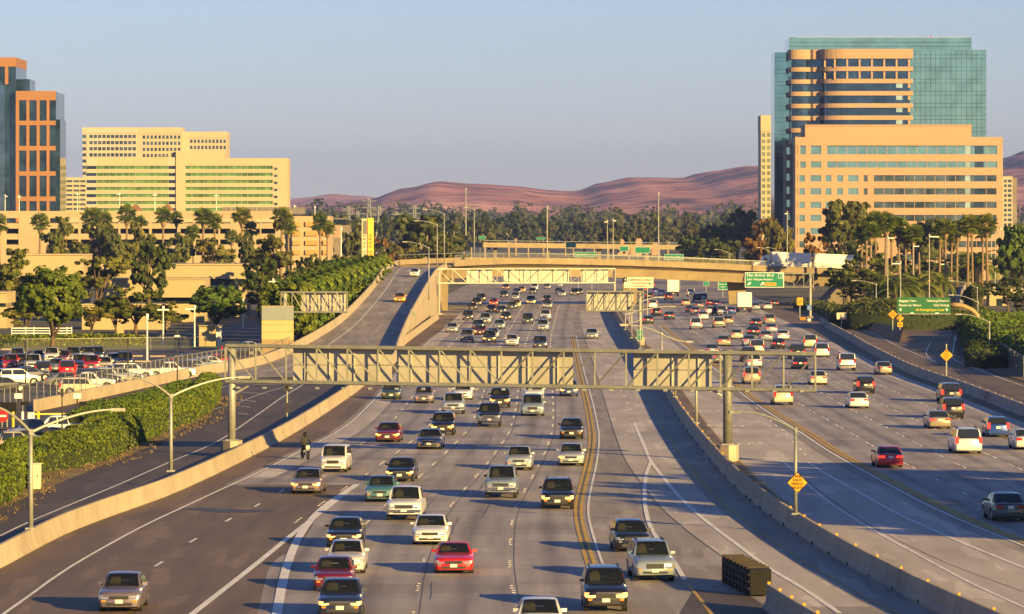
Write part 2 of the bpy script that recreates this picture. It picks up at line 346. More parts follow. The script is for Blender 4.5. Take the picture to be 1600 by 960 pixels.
CPL = P([(1300, 975), (1200, 912), (1125, 867), (1062, 820), (1025, 785), (1000, 752), (975, 715), (955, 660), (940, 610), (925, 562), (910, 515), (906, 480), (908, 440), (910, 415)])
mb = MB(); mb.strip([V((xat(CPL, Y), Y, .005)) for Y in q if Y > 185], [V((xat(MEDL, Y)-2.3, Y, .005)) for Y in q if Y > 185])
part(mb, 'carpool_lane', 'concrete_pale', fw, 'paler concrete carpool lane')
mb = MB(); mb.strip([V((xat(MEDL, Y)-1.5, Y, .010)) for Y in q], [V((xat(MEDL, Y)+.5, Y, .010)) for Y in q]); part(mb, 'gutter_strip', 'concrete_road', fw)
mb = MB(); mb.strip([V((xat(MEDL, Y)+1.0, Y, .006)) for Y in q], [V((max(xat(MEDL, Y)+1.2, xat(YELR, Y)-1.2), Y, .006)) for Y in q]); part(mb, 'carpool_lane', 'concrete_pale', fw, 'paler concrete carpool lane')
mb = MB(); mb.strip([V((xat(MEDL, Y)+.8, Y, .010)) for Y in q], [V((xat(MEDL, Y)+1.9, Y, .010)) for Y in q]); part(mb, 'gutter_strip', 'asphalt_old', fw)
mb = MB(); mb.add([G(x, y, .012) for x, y in [(1062, 960), (1085, 921), (1170, 930), (1215, 960), (1290, 1010), (1062, 1010)]], [(0, 1, 2, 3, 4, 5)]); part(mb, 'asphalt_patch', 'asphalt', fw)
def lanes(a, b, n, y0, y1, z=.003):
    ys = list(np.arange(y0, y1, 4)); k = n*2+1; vs = []; uvs = []
    for y in ys:
        xa, xb = xat(a, y), xat(b, y)
        for i in range(k): vs.append((xa+(xb-xa)*i/(k-1), y, z)); uvs.append((i/2, y/4.6))
    mb = MB(); mb.add(vs, [(j*k+i, j*k+i+1, (j+1)*k+i+1, (j+1)*k+i) for j in range(len(ys)-1) for i in range(k-1)]); o = part(mb, 'lane_slabs', 'concrete_lanes', fw)
    ul = o.data.uv_layers.new(name='UVMap'); ul.data.foreach_set('uv', [q for l in o.data.loops for q in uvs[l.vertex_index]])
lanes(EDGL, YELL, 6, 160, 1000); lanes(YELR, EDGR, 5, 170, 950)
# painted lines
def line(px, w, m='paint_white', z=.02, par=fw, zz=0, name='lane_line'):
    c = spline([G(x, y, zz) for x, y in px], 3); mb = MB(); L = []; Rr = []
    for i, p in enumerate(c):
        t = c[min(i+1, len(c)-1)]-c[max(i-1, 0)]; t.z = 0; t.normalize(); r = V((t.y, -t.x, 0))*w/2; L.append(p-r+V((0, 0, z))); Rr.append(p+r+V((0, 0, z)))
    mb.strip(L, Rr); return part(mb, name, m, par)
def along(ln, off, w, m, y0=0, y1=9e9, z=.02, par=fw): return part(rib(ln, off-w/2, off+w/2, z, y0, y1), 'lane_line', m, par)
along(EDGL, 0, .16, 'paint_white', 0, 900)
along(YELL, -.42, .19, 'paint_yellow', 190, 650); along(YELL, -.08, .19, 'paint_yellow', 190, 650); along(YELL, .30, .13, 'paint_white', 190, 650)
along(YELL, -.25, .16, 'joint', 190, 650, .018)
along(YELR, .15, .24, 'paint_yellow', 0, 720); along(YELR, .5, .24, 'paint_yellow', 0, 720); along(YELR, -.28, .17, 'paint_white', 0, 720)
along(MEDL, -1.75, .09, 'paint_yellow', 0, 480); along(MEDL, 2.0, .1, 'paint_yellow', 0, 600)
line([(1312, 959), (1280, 937), (1250, 917), (1200, 887), (1150, 850), (1100, 812), (1062, 777), (1035, 745), (1017, 721), (1006, 696), (991, 662)], .24)
line([(1070, 907), (1055, 882), (1030, 847), (1017, 825), (1010, 802), (1007, 777), (1009, 745), (1017, 722)], .24, z=.026)
line([(1113, 962), (1095, 938), (1076, 915)], .16, 'paint_yellow')
line([(1605, 952), (1512, 909), (1425, 862), (1375, 835), (1310, 795), (1265, 760), (1240, 737), (1221, 720)], .17)
line([(1620, 896), (1500, 847), (1450, 825), (1400, 802), (1325, 760), (1285, 738), (1262, 722)], .22)
line([(298, 962), (400, 882), (470, 825), (520, 787), (557, 757)], .30); line([(432, 965), (438, 930), (447, 890), (462, 850), (482, 818), (510, 790), (557, 758)], .42, z=.026)
for Y0, a, b in ((0, 0, 0),):
    mb = MB()
    for i in range(7):                              # dashes across the asphalt lanes
        c = [(248, 882), (302, 845), (357, 813), (402, 790), (440, 768), (180, 932), (478, 748)][i]; p = G(*c)
        t = V((.045, 1, 0)).normalized(); r = V((t.y, -t.x, 0))*.08
        mb.quad(p-r-t*1.5+V((0, 0, .02)), p+r-t*1.5+V((0, 0, .02)), p+r+t*1.5+V((0, 0, .02)), p-r+t*1.5+V((0, 0, .02)))
    part(mb, 'lane_dash', 'paint_white', fw, kind='stuff')
# lane dots and reflectors, in groups every 14.6 m; dark seams between slabs
dots = MB(); seams = MB()
def lanepts(a, b, t, y0, y1, k): return [V((xat(a, y)*(1-t)+xat(b, y)*t, y, 0)) for y in np.arange(y0, y1, k)]
def dot(p, s, l, z=.02): dots.box(p.x-s/2, p.x+s/2, p.y-l/2, p.y+l/2, 0.006, z)
for a, b, n, y0, y1 in ((EDGL, YELL, 6, 178, 900), (YELR, EDGR, 5, 190, 850)):
    for k in range(1, n):
        if a is EDGL and k < 3: ys = 236
        else: ys = y0
        ph = rnd.uniform(0, 3)
        y = y0+ph
        while y < y1:
            x = lambda yy: xat(a, yy)*(1-k/n)+xat(b, yy)*k/n
            if y > (280 if (a is EDGL and k < 2) else 236 if (a is EDGL and k < 3) else 0):
                if a is EDGL:
                    for q_ in range(4): dot(V((x(y+q_*1.25)+rnd.uniform(-.03, .03), y+q_*1.25, 0)), .13, .22)
                else:
                    dot(V((x(y), y, 0)), .13, 2.4)
                    for q_ in range(3): dot(V((x(y+3+q_*1.3), y+3+q_*1.3, 0)), .10, .16)
            y += 14.63
        pts = lanepts(a, b, k/n, max(ys, y0), 560, 5); seams.strip([p+V((.20, 0, .013)) for p in pts], [p+V((.235, 0, .013)) for p in pts])
for Y in np.arange(250, 420, 4.6):
    for xa, xb in ((xat(EDGL, Y)+1.7, xat(YELL, Y)-.6), (xat(YELR, Y)+.8, xat(EDGR, Y)-.5)):
        if rnd.random() < .75: seams.quad((xa, Y, .014), (xb, Y+.5, .014), (xb, Y+.535, .014), (xa, Y+.035, .014))
for px in ([(1600, 925), (1480, 880), (1380, 832), (1310, 790), (1240, 735)],):
    c = spline([G(x, y, .016) for x, y in px], 4); seams.strip([p-V((.02, 0, 0)) for p in c], [p+V((.02, 0, 0)) for p in c])
for ln, off in ((CPL, 0),):
    c = [p for p in ln if 200 < p.y < 700]; seams.strip([p+V((off-.022, 0, .017)) for p in c], [p+V((off+.022, 0, .017)) for p in c])
for yy in (250, 252.5, 286, 330, 338, 352, 395, 430):
    xa, xb = xat(YELL, yy)+2.8, xat(MEDL, yy)-2.4; seams.quad((xa, yy, .016), (xb, yy+.6, .016), (xb, yy+.7, .016), (xa, yy+.1, .016))
    xa, xb = xat(MEDL, yy)+2.4, xat(YELR, yy)-1.3
    if xb > xa: seams.quad((xa, yy, .016), (xb, yy+.5, .016), (xb, yy+.6, .016), (xa, yy+.1, .016))
part(seams, 'slab_joints', 'joint', fw, kind='stuff')
c = [G(x, y) for x, y in [(952, 560), (962, 590), (970, 611), (975, 620), (980, 630), (984, 640), (945, 541), (938, 520), (1222, 672), (1212, 665), (1204, 657), (1194, 648), (1182, 638), (1229, 680), (1239, 690), (1250, 702), (1257, 710), (1110, 612), (1127, 622), (1168, 631)]]
for p in c: dot(p, .16, 1.0, .021)
part(dots, 'lane_dots', 'paint_white', fw, kind='stuff')
def roadword(s, px, py, size, sy, rz=0.0):
    o = text('road_lettering', s, size, G(px, py, .022), 'paint_white', fw, rot=(0, 0, rz)); o.scale = (1, sy, 1); return o
roadword('ONLY', 1109, 642, 1.15, 2.0); roadword('POOL', 1132, 665, 1.15, 2.0); roadword('CAR', 1156, 694, 1.2, 2.0)
ck = MB()
for i in range(22):                                   # sealed cracks wandering along the slabs
    a_, b_ = (EDGL, YELL) if i % 3 else (YELR, EDGR); k = rnd.uniform(.08, .95); y0 = rnd.uniform(185, 330); n = rnd.randint(5, 14); w = rnd.uniform(.015, .03); dx = 0; pts = []
    for j in range(n): y = y0+j*1.6; dx += rnd.uniform(-.05, .05); pts.append(V((xat(a_, y)*(1-k)+xat(b_, y)*k+dx, y, .0155)))
    ck.strip([p-V((w/2, 0, 0)) for p in pts], [p+V((w/2, 0, 0)) for p in pts])
for i in range(16):
    y = rnd.uniform(180, 262); x = xat(BARL, y)+rnd.uniform(2, 12); pts = [V((x+j*.7, y+rnd.uniform(-.25, .25)+j*.05, .0155)) for j in range(rnd.randint(4, 9))]; ck.strip([p-V((0, .03, 0)) for p in pts], [p+V((0, .03, 0)) for p in pts])
part(ck, 'sealed_cracks', 'tar', fw, kind='stuff')
# tyre skid and crack on the asphalt
mb = MB(); c = [G(x, y, .017) for x, y in [(275, 795), (310, 793), (345, 795), (385, 797), (430, 797), (395, 801), (345, 801), (300, 797)]]; mb.add(c, [tuple(range(len(c)))]); part(mb, 'oil_stain', 'tar', fw)
# ---------------------------------------------------------------- concrete barriers, cast in lengths
JER = [(-.30, 0), (-.30, .08), (-.16, .33), (-.09, 1.0), (.09, 1.0), (.16, .33), (.30, .08), (.30, 0)]
def barrier(path, label, cat='barrier', name='concrete_barrier', h=1.0, seg=7.0, m='concrete', prof=JER, foot=True):
    o = thing(name, label, cat, path[0]); pts = resample(path, 3.5); i = 0; n = max(1, int(seg/3.5)); pr = [(a, b*h) for a, b in prof]; k = 0
    while i < len(pts)-1:
        q = [p.copy() for p in pts[i:i+n+1]]
        if len(q) > 1:
            d = (q[-1]-q[-2]).normalized(); q[-1] = q[-1]-d*.035
            e = V((rnd.uniform(-.012, .012), 0, 0)); part(MB().sweep([p+e for p in q], pr), 'segment', m, o)
        i += n; k += 1
    return o, pts
bl, _ = barrier([p for p in BARL if p.y > 130], 'long sunlit concrete barrier between the freeway and the frontage road', seg=7)
bm, mp_ = barrier([p+V((.3, 0, 0)) for p in MEDL if p.y < 900], 'shaded concrete median barrier with yellow reflectors along its top', h=1.0)
for i, p in enumerate(mp_):
    if p.y < 420 and i % (2 if p.y < 260 else 3) == 0:
        part(MB().box(p.x-.05, p.x+.05, p.y-.03, p.y+.03, 1.0, 1.10), 'reflector', 'sign_yellow', bm)
        part(MB().box(p.x-.36, p.x-.315, p.y+.5, p.y+1.1, .02, .14), 'drain_slot', 'black', bm)
br, rp_ = barrier([p+V((.15, 0, 0)) for p in BARR], 'long shaded concrete barrier between the right lanes and the exit road', m='concrete_grey')
for i, p in enumerate(rp_):
    if i % 2 == 0 and p.y < 700: part(MB().box(p.x-.05, p.x+.05, p.y-.05, p.y+.05, 1.0, 1.08), 'reflector', 'concrete', br)
bf, fp_ = barrier([V((p.x, p.y, 0)) for p in spline([G(1345, 1000, 1), G(1275, 959, 1), G(1234, 935, 1), G(1186, 905, 1)], 2)], 'concrete barrier behind the black crash cushion', seg=7, h=1.05)
for p in fp_[1:]: part(MB().box(p.x-.06, p.x+.06, p.y-.03, p.y+.03, 1.05, 1.15), 'reflector', 'sign_yellow', bf)
# crash cushion: ribbed black bays with steel straps
a, b_ = G(1180, 906), G(1139, 926); 
mat('cushion', (.05, .04, .032), .3, 2, .8, spec=.2)
cc = thing('crash_cushion', 'black ribbed crash cushion at the end of the near concrete barrier', 'crash cushion', b_)
t = (G(1192, 906)-G(1146, 929)); L_ = 8.5; t = V((-.106, .994, 0)).normalized(); r = V((t.y, -t.x, 0)); c0 = G(1172, 933)+r*.48
for k in range(8):
    p = c0+t*(k*.98); w = .46
    mbk = MB().add([p-r*w+t*e+V((0, 0, z)) for e in (.05, .72) for z in (.08, 1.18)]+[p+r*w+t*e+V((0, 0, z)) for e in (.05, .72) for z in (.08, 1.18)], [(0, 2, 3, 1), (4, 5, 7, 6), (0, 1, 5, 4), (2, 6, 7, 3), (1, 3, 7, 5), (0, 4, 6, 2)])
    part(mbk, 'bay', 'black', cc)
    part(MB().add([p-r*(w+.04)+t*e+V((0, 0, z)) for e in (.80, .96) for z in (.02, 1.26)]+[p+r*(w+.04)+t*e+V((0, 0, z)) for e in (.80, .96) for z in (.02, 1.26)], [(0, 2, 3, 1), (4, 5, 7, 6), (0, 1, 5, 4), (2, 6, 7, 3), (1, 3, 7, 5), (0, 4, 6, 2)]), 'divider', 'cushion', cc)
for z in (.35, .65, .95):
    part(MB().tube([c0-r*.51+t*.1+V((0, 0, z)), c0-r*.51+t*7.6+V((0, 0, z))], .05, 5), 'side_rail', 'cushion', cc)
# ---------------------------------------------------------------- frontage road and ramp on the left
WALLL = P([(-140, 690), (-60, 668), (32, 648), (100, 634), (200, 612), (300, 590), (400, 572)], step=5)
rl = [V((p.x, p.y, 0)) for p in WALLL]
e0 = rl[-1]
RAMPL = spline([e0, G(465, 556, .1), G(530, 530, .7), A(560, 494, 690), A(583, 466, 745), A(601, 438, 800), A(607, 424, 845), A(613, 413, 885), A(632, 407.5, 925), A(690, 405, 955), A(760, 404, 965)], 5)
YF = [y for y in Ys if y < 470]
mb = MB(); mb.strip([V((max(xat(WALLL, Y) if 250 < Y < e0.y else -60, -200), Y, .004)) for Y in YF], [V((xat(BARL, Y)-.25, Y, .004)) for Y in YF])
fr = tag(mb.build('frontage_road', 'asphalt'), 'asphalt frontage road beside the freeway', kind='structure')
def rz(Y): return 0 if Y < 470 else 8.35*sm((Y-470)/(890-470))**1.05
# the ramp: edges by distance, rising to the overpass
RL = [(470, xat(WALLL, 470)), (510, -28.6), (560, -26.4), (620, -24.3), (680, -23.4), (740, -23.0), (800, -23.3), (845, -23.6), (880, -22.6), (905, -19.5), (918, -14)]
RR = [(470, xat(BARL, 470)-.3), (510, -12.9-1.2), (560, -14.6), (620, -14.9), (680, -14.7), (740, -14.4), (800, -14.0), (845, -12.8), (868, -10.5), (880, -6), (886, 0)]
rl = spline([V((x, y, rz(y))) for y, x in RL], 6); rr_ = [None]*len(rl); rrs = spline([V((x, y, rz(y))) for y, x in RR], 6)
def rs(c, n):
    L = [0]; 
    for a, b in zip(c, c[1:]): L.append(L[-1]+(b-a).length)
    out = []; j = 0
    for k in range(n):
        s = L[-1]*k/(n-1)
        while j < len(c)-2 and L[j+1] < s: j += 1
        out.append(c[j].lerp(c[j+1], (s-L[j])/max(1e-6, L[j+1]-L[j])))
    return out
rl = rs(rl, 60); rrs = rs(rrs, 60)
rmp = MB(); rmp.strip([p+V((0, 0, .012)) for p in rl], [p+V((0, 0, .012)) for p in rrs])
ramp_o = tag(rmp.build('ramp_road', 'concrete_road'), 'curving ramp climbing to the overpass', kind='structure')
mb = MB(); k0 = 6
for side, c in ((1, rl), (-1, rrs)):
    c = [p for p in c[k0:] if side > 0 or p.y < 836]
    top = [p+V((0, 0, -.02)) for p in c]; bot = [V((p.x, p.y, -.05)) for p in c]
    mb.strip(top, bot)
part(mb, 'retaining_wall', 'concrete', ramp_o)
L1 = [a.lerp(b, .24) for a, b in zip(rl, rrs)]; part(MB().strip([p+V((-.08, 0, .03)) for p in L1], [p+V((.08, 0, .03)) for p in L1]), 'lane_line', 'paint_white', ramp_o)
mb = MB()
for i in range(0, 58, 2):
    a, b = rl[i].lerp(rrs[i], .62), rl[i+1].lerp(rrs[i+1], .62); b = a.lerp(b, .4); mb.strip([a+V((-.06, 0, .03)), b+V((-.06, 0, .03))], [a+V((.06, 0, .03)), b+V((.06, 0, .03))])
part(mb, 'lane_dash', 'paint_white', ramp_o, kind='stuff')
barrier([p+V((-.25, 0, 0)) for p in rl], 'sunlit parapet on the outer edge of the climbing ramp', name='ramp_parapet', cat='parapet', h=1.05)
barrier([p+V((.25, 0, 0)) for p in rrs[:54]], 'tall parapet of the ramp facing the oncoming lanes', name='ramp_parapet', cat='parapet', h=1.05)
line([(0, 838), (55, 812), (180, 760), (262, 724), (340, 690), (400, 650), (440, 622), (478, 598), (520, 565)], .13, par=fr)
line([(330, 641), (370, 630), (420, 612), (477, 598)], .11, par=fr)
mb = MB()
for i, (xa, ya, xb, yb) in enumerate([(368, 577, 402, 578), (366, 588, 420, 590), (368, 600, 432, 602), (366, 612, 420, 616), (368, 624, 400, 628), (366, 634, 392, 637), (372, 646, 388, 648)]):
    a, b = G(xa, ya, .02), G(xb, yb, .02); mb.quad(a, b, b+V((0, .5, 0)), a+V((0, .5, 0)))
part(mb, 'hatching', 'paint_white', fr, kind='stuff')
line([(150, 655), (230, 630), (330, 610), (400, 592), (450, 575)], .12, par=fr)
# lot, verge, exit road on the right
tag(MB().add([G(x, y, .002) for x, y in [(-180, 700), (0, 660), (100, 640), (250, 606), (400, 573), (440, 560), (430, 546), (330, 545), (-180, 548)]], [tuple(range(9))]).build('car_park', 'asphalt_lot'), 'asphalt car park surface', kind='structure')
tag(MB().add([G(x, y, .006) for x, y in [(-140, 860), (0, 795), (100, 752), (230, 700), (330, 648), (345, 618), (345, 605), (250, 640), (120, 700), (0, 745), (-140, 800)]], [tuple(range(11))]).build('verge', 'dry_grass'), 'strip of dry grass along the hedge', kind='structure')
tag(MB().add([G(x, y, .003) for x, y in [(-200, 700), (0, 690), (60, 690), (110, 650), (0, 652), (-200, 690)]], [tuple(range(6))]).build('driveway', 'asphalt_lot'), 'asphalt driveway at the car park exit', kind='structure')
tag(MB().add([G(x, y, .004) for x, y in [(-180, 548), (330, 545), (430, 546), (470, 538), (400, 528), (-180, 534)]], [tuple(range(6))]).build('lawn', 'lawn'), 'grass strip beyond the car park', kind='structure')
tag(MB().add([G(x, y, .006) for x, y in [(-180, 541.5), (240, 538), (240, 534), (-180, 536)]], [(0, 1, 2, 3)]).build('side_road', 'asphalt_lot'), 'side road behind the car park', kind='structure')
tag(MB().add([G(x, y, .008) for x, y in [(330, 537), (412, 540), (430, 500), (400, 490), (360, 505)]], [tuple(range(5))]).build('side_road', 'asphalt_lot'), 'side road behind the billboard', kind='structure')
XL = [(560, 1268), (510, 1284), (540, 1342), (590, 1440), (636, 1600), (750, 1980)]
er = MB(); 
EX0 = P([(1980, 800), (1600, 645), (1500, 607), (1425, 577), (1375, 552), (1335, 528), (1310, 508), (1320, 497)], step=6)
EX1 = P([(1980, 700), (1700, 632), (1600, 601), (1560, 588), (1500, 557), (1490, 540), (1487, 520), (1486, 500), (1485, 487)], step=6)
a, b = rs(EX0, 50), rs(EX1, 50)
exr = tag(er.strip([p+V((.4, 0, .005)) for p in a], [p+V((0, 0, .005)) for p in b]).build('exit_road', 'asphalt_old'), 'exit road curving up to the airport', kind='structure')
# upper exit ramp rising to a bridge
UL = spline([G(1436, 533, .02), A(1438, 505, 760), A(1440, 478, 840), A(1446, 452, 930), A(1462, 444, 990), A(1500, 440, 1020), A(1570, 437, 1040)], 6)
UR = spline([G(1500, 533, .02), A(1500, 505, 760), A(1500, 478, 840), A(1506, 455, 925), A(1520, 449, 965), A(1545, 446, 990), A(1600, 443, 1000)], 6)
UL, UR = rs(UL, 40), rs(UR, 40)
ur = tag(MB().strip(UL, UR).build('ramp_road', 'asphalt_old'), 'exit ramp climbing behind the airport sign', kind='structure')
part(MB().strip(UL, [V((p.x, p.y, -.05)) for p in UL]), 'retaining_wall', 'concrete', ur); part(MB().strip(UR, [V((p.x, p.y, -.05)) for p in UR]), 'retaining_wall', 'concrete', ur)
L1 = [a_.lerp(b_2, .9) for a_, b_2 in zip(UL, UR)]; part(MB().strip([p+V((-.1, 0, .03)) for p in L1], [p+V((.1, 0, .03)) for p in L1]), 'lane_line', 'paint_white', ur)
L1 = [a_.lerp(b_2, .25) for a_, b_2 in zip(UL, UR)][:24]; part(MB().strip([p+V((-.1, 0, .03)) for p in L1], [p+V((.1, 0, .03)) for p in L1]), 'lane_line', 'paint_yellow', ur)
barrier(UL[16:], 'sunlit parapet curving along the airport exit ramp', name='ramp_parapet', cat='parapet', h=1.3, m='bridge_concrete')
barrier(UR[14:36], 'shaded inner parapet of the airport exit ramp', name='ramp_parapet', cat='parapet', h=1.2, m='concrete_grey')
line([(1500, 583), (1440, 557), (1400, 540), (1370, 524), (1340, 512), (1328, 506)], .14, par=exr); line([(1600, 604), (1555, 588), (1520, 575), (1488, 560), (1490, 545), (1492, 525)], .16, par=exr)
line([(1500, 583), (1470, 570), (1450, 558), (1448, 548), (1454, 535)], .14, par=exr)
tag(MB().add([G(x, y, .003) for x, y in [(1960, 690), (1600, 596), (1555, 582), (1505, 550), (1505, 500), (1560, 500), (1800, 560), (1960, 620)]], [tuple(range(8))]).build('verge', 'dirt'), 'brown dirt verge beside the exit road', kind='structure')
tag(MB().add([G(x, y, .004) for x, y in [(1285, 520), (1320, 540), (1310, 505), (1255, 480), (1200, 478), (1215, 490)]], [tuple(range(6))]).build('gore', 'dirt'), 'brown dirt gore before the exit', kind='structure')
# slopes: dark ivy banks around the exit
def bank(name, base, hgt, m, label):
    top = [p+V(h) for p, h in zip(base, hgt)]
    return tag(MB().strip([p for p in base], top).build(name, m), label, kind='structure')
bank('bank', [G(1330, 508), G(1372, 524), G(1405, 536), G(1434, 535)], [(3, 30, .8), (2, 30, 1.2), (3, 26, 1.6), (0, 30, 1.2)], 'dirt', 'brown earth bank under the green airport sign')
# ============================================================ overpass
NE = [(640, 409, 815), (690, 408, 850), (740, 405, 868), (800, 403, 880), (900, 404, 893), (1000, 406.5, 903), (1100, 410.5, 910), (1200, 415.5, 914), (1300, 420, 915), (1375, 424.5, 913)]
near = spline([A(*p) for p in NE], 8)
near = [p for p in near if p.x > -13.2]
ctr = []
for i, p in enumerate(near):
    t = near[min(i+1, len(near)-1)]-near[max(i-1, 0)]; t.z = 0; t.normalize(); ctr.append(p+V((-t.y, t.x, 0))*6.5)
ov = thing('overpass', 'curved concrete overpass crossing above both carriageways', 'overpass', ctr[0])
part(MB().sweep(ctr, [(5.9, -1.05), (5.7, -1.3), (4.4, -1.9), (3.8, -3.75), (-3.8, -3.75), (-4.4, -1.9), (-5.7, -1.3), (-5.9, -1.05)]), 'box_girder', 'bridge_concrete', ov)
part(MB().sweep(ctr, [(5.75, -1.04), (5.75, -.98), (-5.75, -.98), (-5.75, -1.04)]), 'deck_surface', 'asphalt_old', ov)
for s in (1, -1):
    pts = resample([c for c in ctr], 12); 
    for i in range(len(pts)-1):
        a, b = pts[i], pts[i+1]-(pts[i+1]-pts[i])*.004
        part(MB().sweep([a, a.lerp(b, .5), b], [(s*6.15, -1.25), (s*6.15, 0), (s*5.88, 0), (s*5.8, -1.25)]), 'parapet', 'bridge_concrete', ov)
    rail = MB(); posts = resample([c for c in ctr], 3.0)
    rail.sweep(posts, [(s*6.05, .85), (s*6.05, .95), (s*5.97, .95), (s*5.97, .85)]); part(rail, 'rail', 'steel_dark', ov)
    for i, p in enumerate(posts[:-1]):
        t = posts[i+1]-p; t.z = 0; t.normalize(); q = p+V((t.y, -t.x, 0))*s*6.01
        if s == 1: part(MB().box(q.x-.04, q.x+.04, q.y-.04, q.y+.04, q.z, q.z+.9), 'rail_post', 'steel_dark', ov)
    part(MB().sweep(posts, [(s*6.02, .02), (s*6.02, .85), (s*6.0, .85), (s*6.0, .02)]), 'fence_mesh', 'chain_link', ov) if s == 1 else None
for px, d, w, t in ((694, 843, 1.5, 5.0), (985, 908, 3.2, 2.2), (1152, 920, 4.2, 2.2)):
    c = A(px, 400, d); zb = 6.4
    part(MB().add([(c.x-w*.4, c.y+1, -.1), (c.x+w*.4, c.y+1, -.1), (c.x+w*.4, c.y+1+t, -.1), (c.x-w*.4, c.y+1+t, -.1), (c.x-w*.5, c.y+1, zb), (c.x+w*.5, c.y+1, zb), (c.x+w*.5, c.y+1+t, zb), (c.x-w*.5, c.y+1+t, zb)], [(4, 5, 6, 7), (0, 1, 5, 4), (1, 2, 6, 5), (2, 3, 7, 6), (3, 0, 4, 7)]), 'pier', 'bridge_concrete', ov)
# right abutment with its sloping wing wall, dark bank below
a0 = A(1282, 478, 912); 
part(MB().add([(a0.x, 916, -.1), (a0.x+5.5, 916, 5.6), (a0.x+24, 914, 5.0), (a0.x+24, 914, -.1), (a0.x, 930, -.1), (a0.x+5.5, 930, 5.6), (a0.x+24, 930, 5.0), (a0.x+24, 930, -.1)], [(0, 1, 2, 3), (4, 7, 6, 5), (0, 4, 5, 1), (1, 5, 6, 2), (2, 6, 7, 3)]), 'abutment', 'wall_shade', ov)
part(MB().add([(a0.x-.3, 910, 0), (a0.x+.2, 910, 0), (a0.x+6.2, 915.5, 6.0), (a0.x+5.7, 915.5, 6.0), (a0.x-.3, 911, 0), (a0.x+.2, 911, 0), (a0.x+6.2, 916.2, 6.0), (a0.x+5.7, 916.2, 6.0)], [(0, 1, 2, 3), (4, 7, 6, 5), (1, 5, 6, 2), (0, 3, 7, 4), (3, 2, 6, 7)]), 'slope_kerb', 'concrete_grey', ov)
# ---------------------------------------------------------------- the farther overpass with its signs
fo = thing('overpass', 'second overpass far behind with parked rail of cars below', 'overpass', A(740, 384, 1750))
fo['label'] = 'thin second overpass far behind the curved one'
a, b = A(742, 379, 1750), A(1052, 383, 1800)
part(MB().sweep([a, a.lerp(b, .5), b], [(6, -1.9), (6, 0), (-6, 0), (-6, -1.9)]), 'deck', 'bridge_concrete', fo)
for k in (.1, .36, .62, .86): c = a.lerp(b, k); part(MB().box(c.x-.7, c.x+.7, c.y-2, c.y+2, -.1, c.z-1.95), 'pier', 'wall_shade', fo)
part(MB().sweep([a, b], [(6.05, .7), (6.05, .85), (5.95, .85), (5.95, .7)]), 'rail', 'steel_dark', fo)
def roadsign(px0, px1, py0, py1, d, label, m='sign_green', lines=(), post=True, name='road_sign', cat='road sign', tm='sign_white', sz=.3, border=True, group=None):
    a, b = A(px0, py1, d), A(px1, py0, d); w = b.x-a.x; h = b.z-a.z; cx = (a.x+b.x)/2
    o = thing(name, label, cat, (cx, d, 0), group)
    if border:
        part(MB().box(a.x, b.x, d, d+.08, a.z, b.z), 'border', 'sign_white' if m.startswith('sign_gr') or m == 'sign_blue' else 'black', o)
        e = min(w, h)*.035; part(MB().box(a.x+e, b.x-e, d-.012, d+.02, a.z+e, b.z-e), 'panel', m, o)
    else: part(MB().box(a.x, b.x, d-.012, d+.06, a.z, b.z), 'panel', m, o)
    if post:
        for k in ((.5,) if w < 2.2 else (.2, .8)): x = a.x+w*k; part(MB().box(x-.07, x+.07, d+.09, d+.22, -.1, b.z-.1), 'post', 'steel', o)
    for s, fx, fz, size, al in lines:
        text('lettering', s, size*h, (a.x+w*fx, d-.03, a.z+h*fz), tm, o, al)
    return o
roadsign(897, 932, 394, 402, 1120, 'wide green road sign rising just above the overpass rail', lines=(('Jamboree Rd', .12, .5, .42, 'LEFT'),))
roadsign(1038, 1068, 397.5, 406, 1120, 'green road sign half hidden behind the overpass near the tall mast', lines=(('Jamboree Rd', .5, .5, .38, 'CENTER'),))
roadsign(884, 900, 380, 387, 1700, 'small green road sign on the far second overpass', lines=(('Jamboree Rd', .5, .5, .3, 'CENTER'),))
roadsign(968, 982, 385, 393, 1690, 'small dark green sign below the far overpass, left of a pair', lines=())
roadsign(992, 1016, 386, 396, 1680, 'larger dark green sign below the far overpass, right of a pair', lines=())
roadsign(748, 759, 369, 374, 1900, 'tiny green sign over a yellow stripe beyond the far overpass')
roadsign(838, 852, 371, 374.5, 1950, 'thin green sign among the far trees above the second overpass')
roadsign(1099, 1108, 440, 446.5, 1080, 'small green exit sign on the slope under the overpass')
roadsign(1122, 1137, 439, 453, 1010, 'green exit sign beside the dark right pier', lines=(('Jamboree', .5, .62, .22, 'CENTER'), ('NEXT', .5, .3, .2, 'CENTER')))
roadsign(1067, 1083, 388, 392.5, 1400, 'narrow white sign with dark text behind the curved lamps', 'sign_white', (('ONE WAY', .5, .5, .6, 'CENTER'),), tm='black')
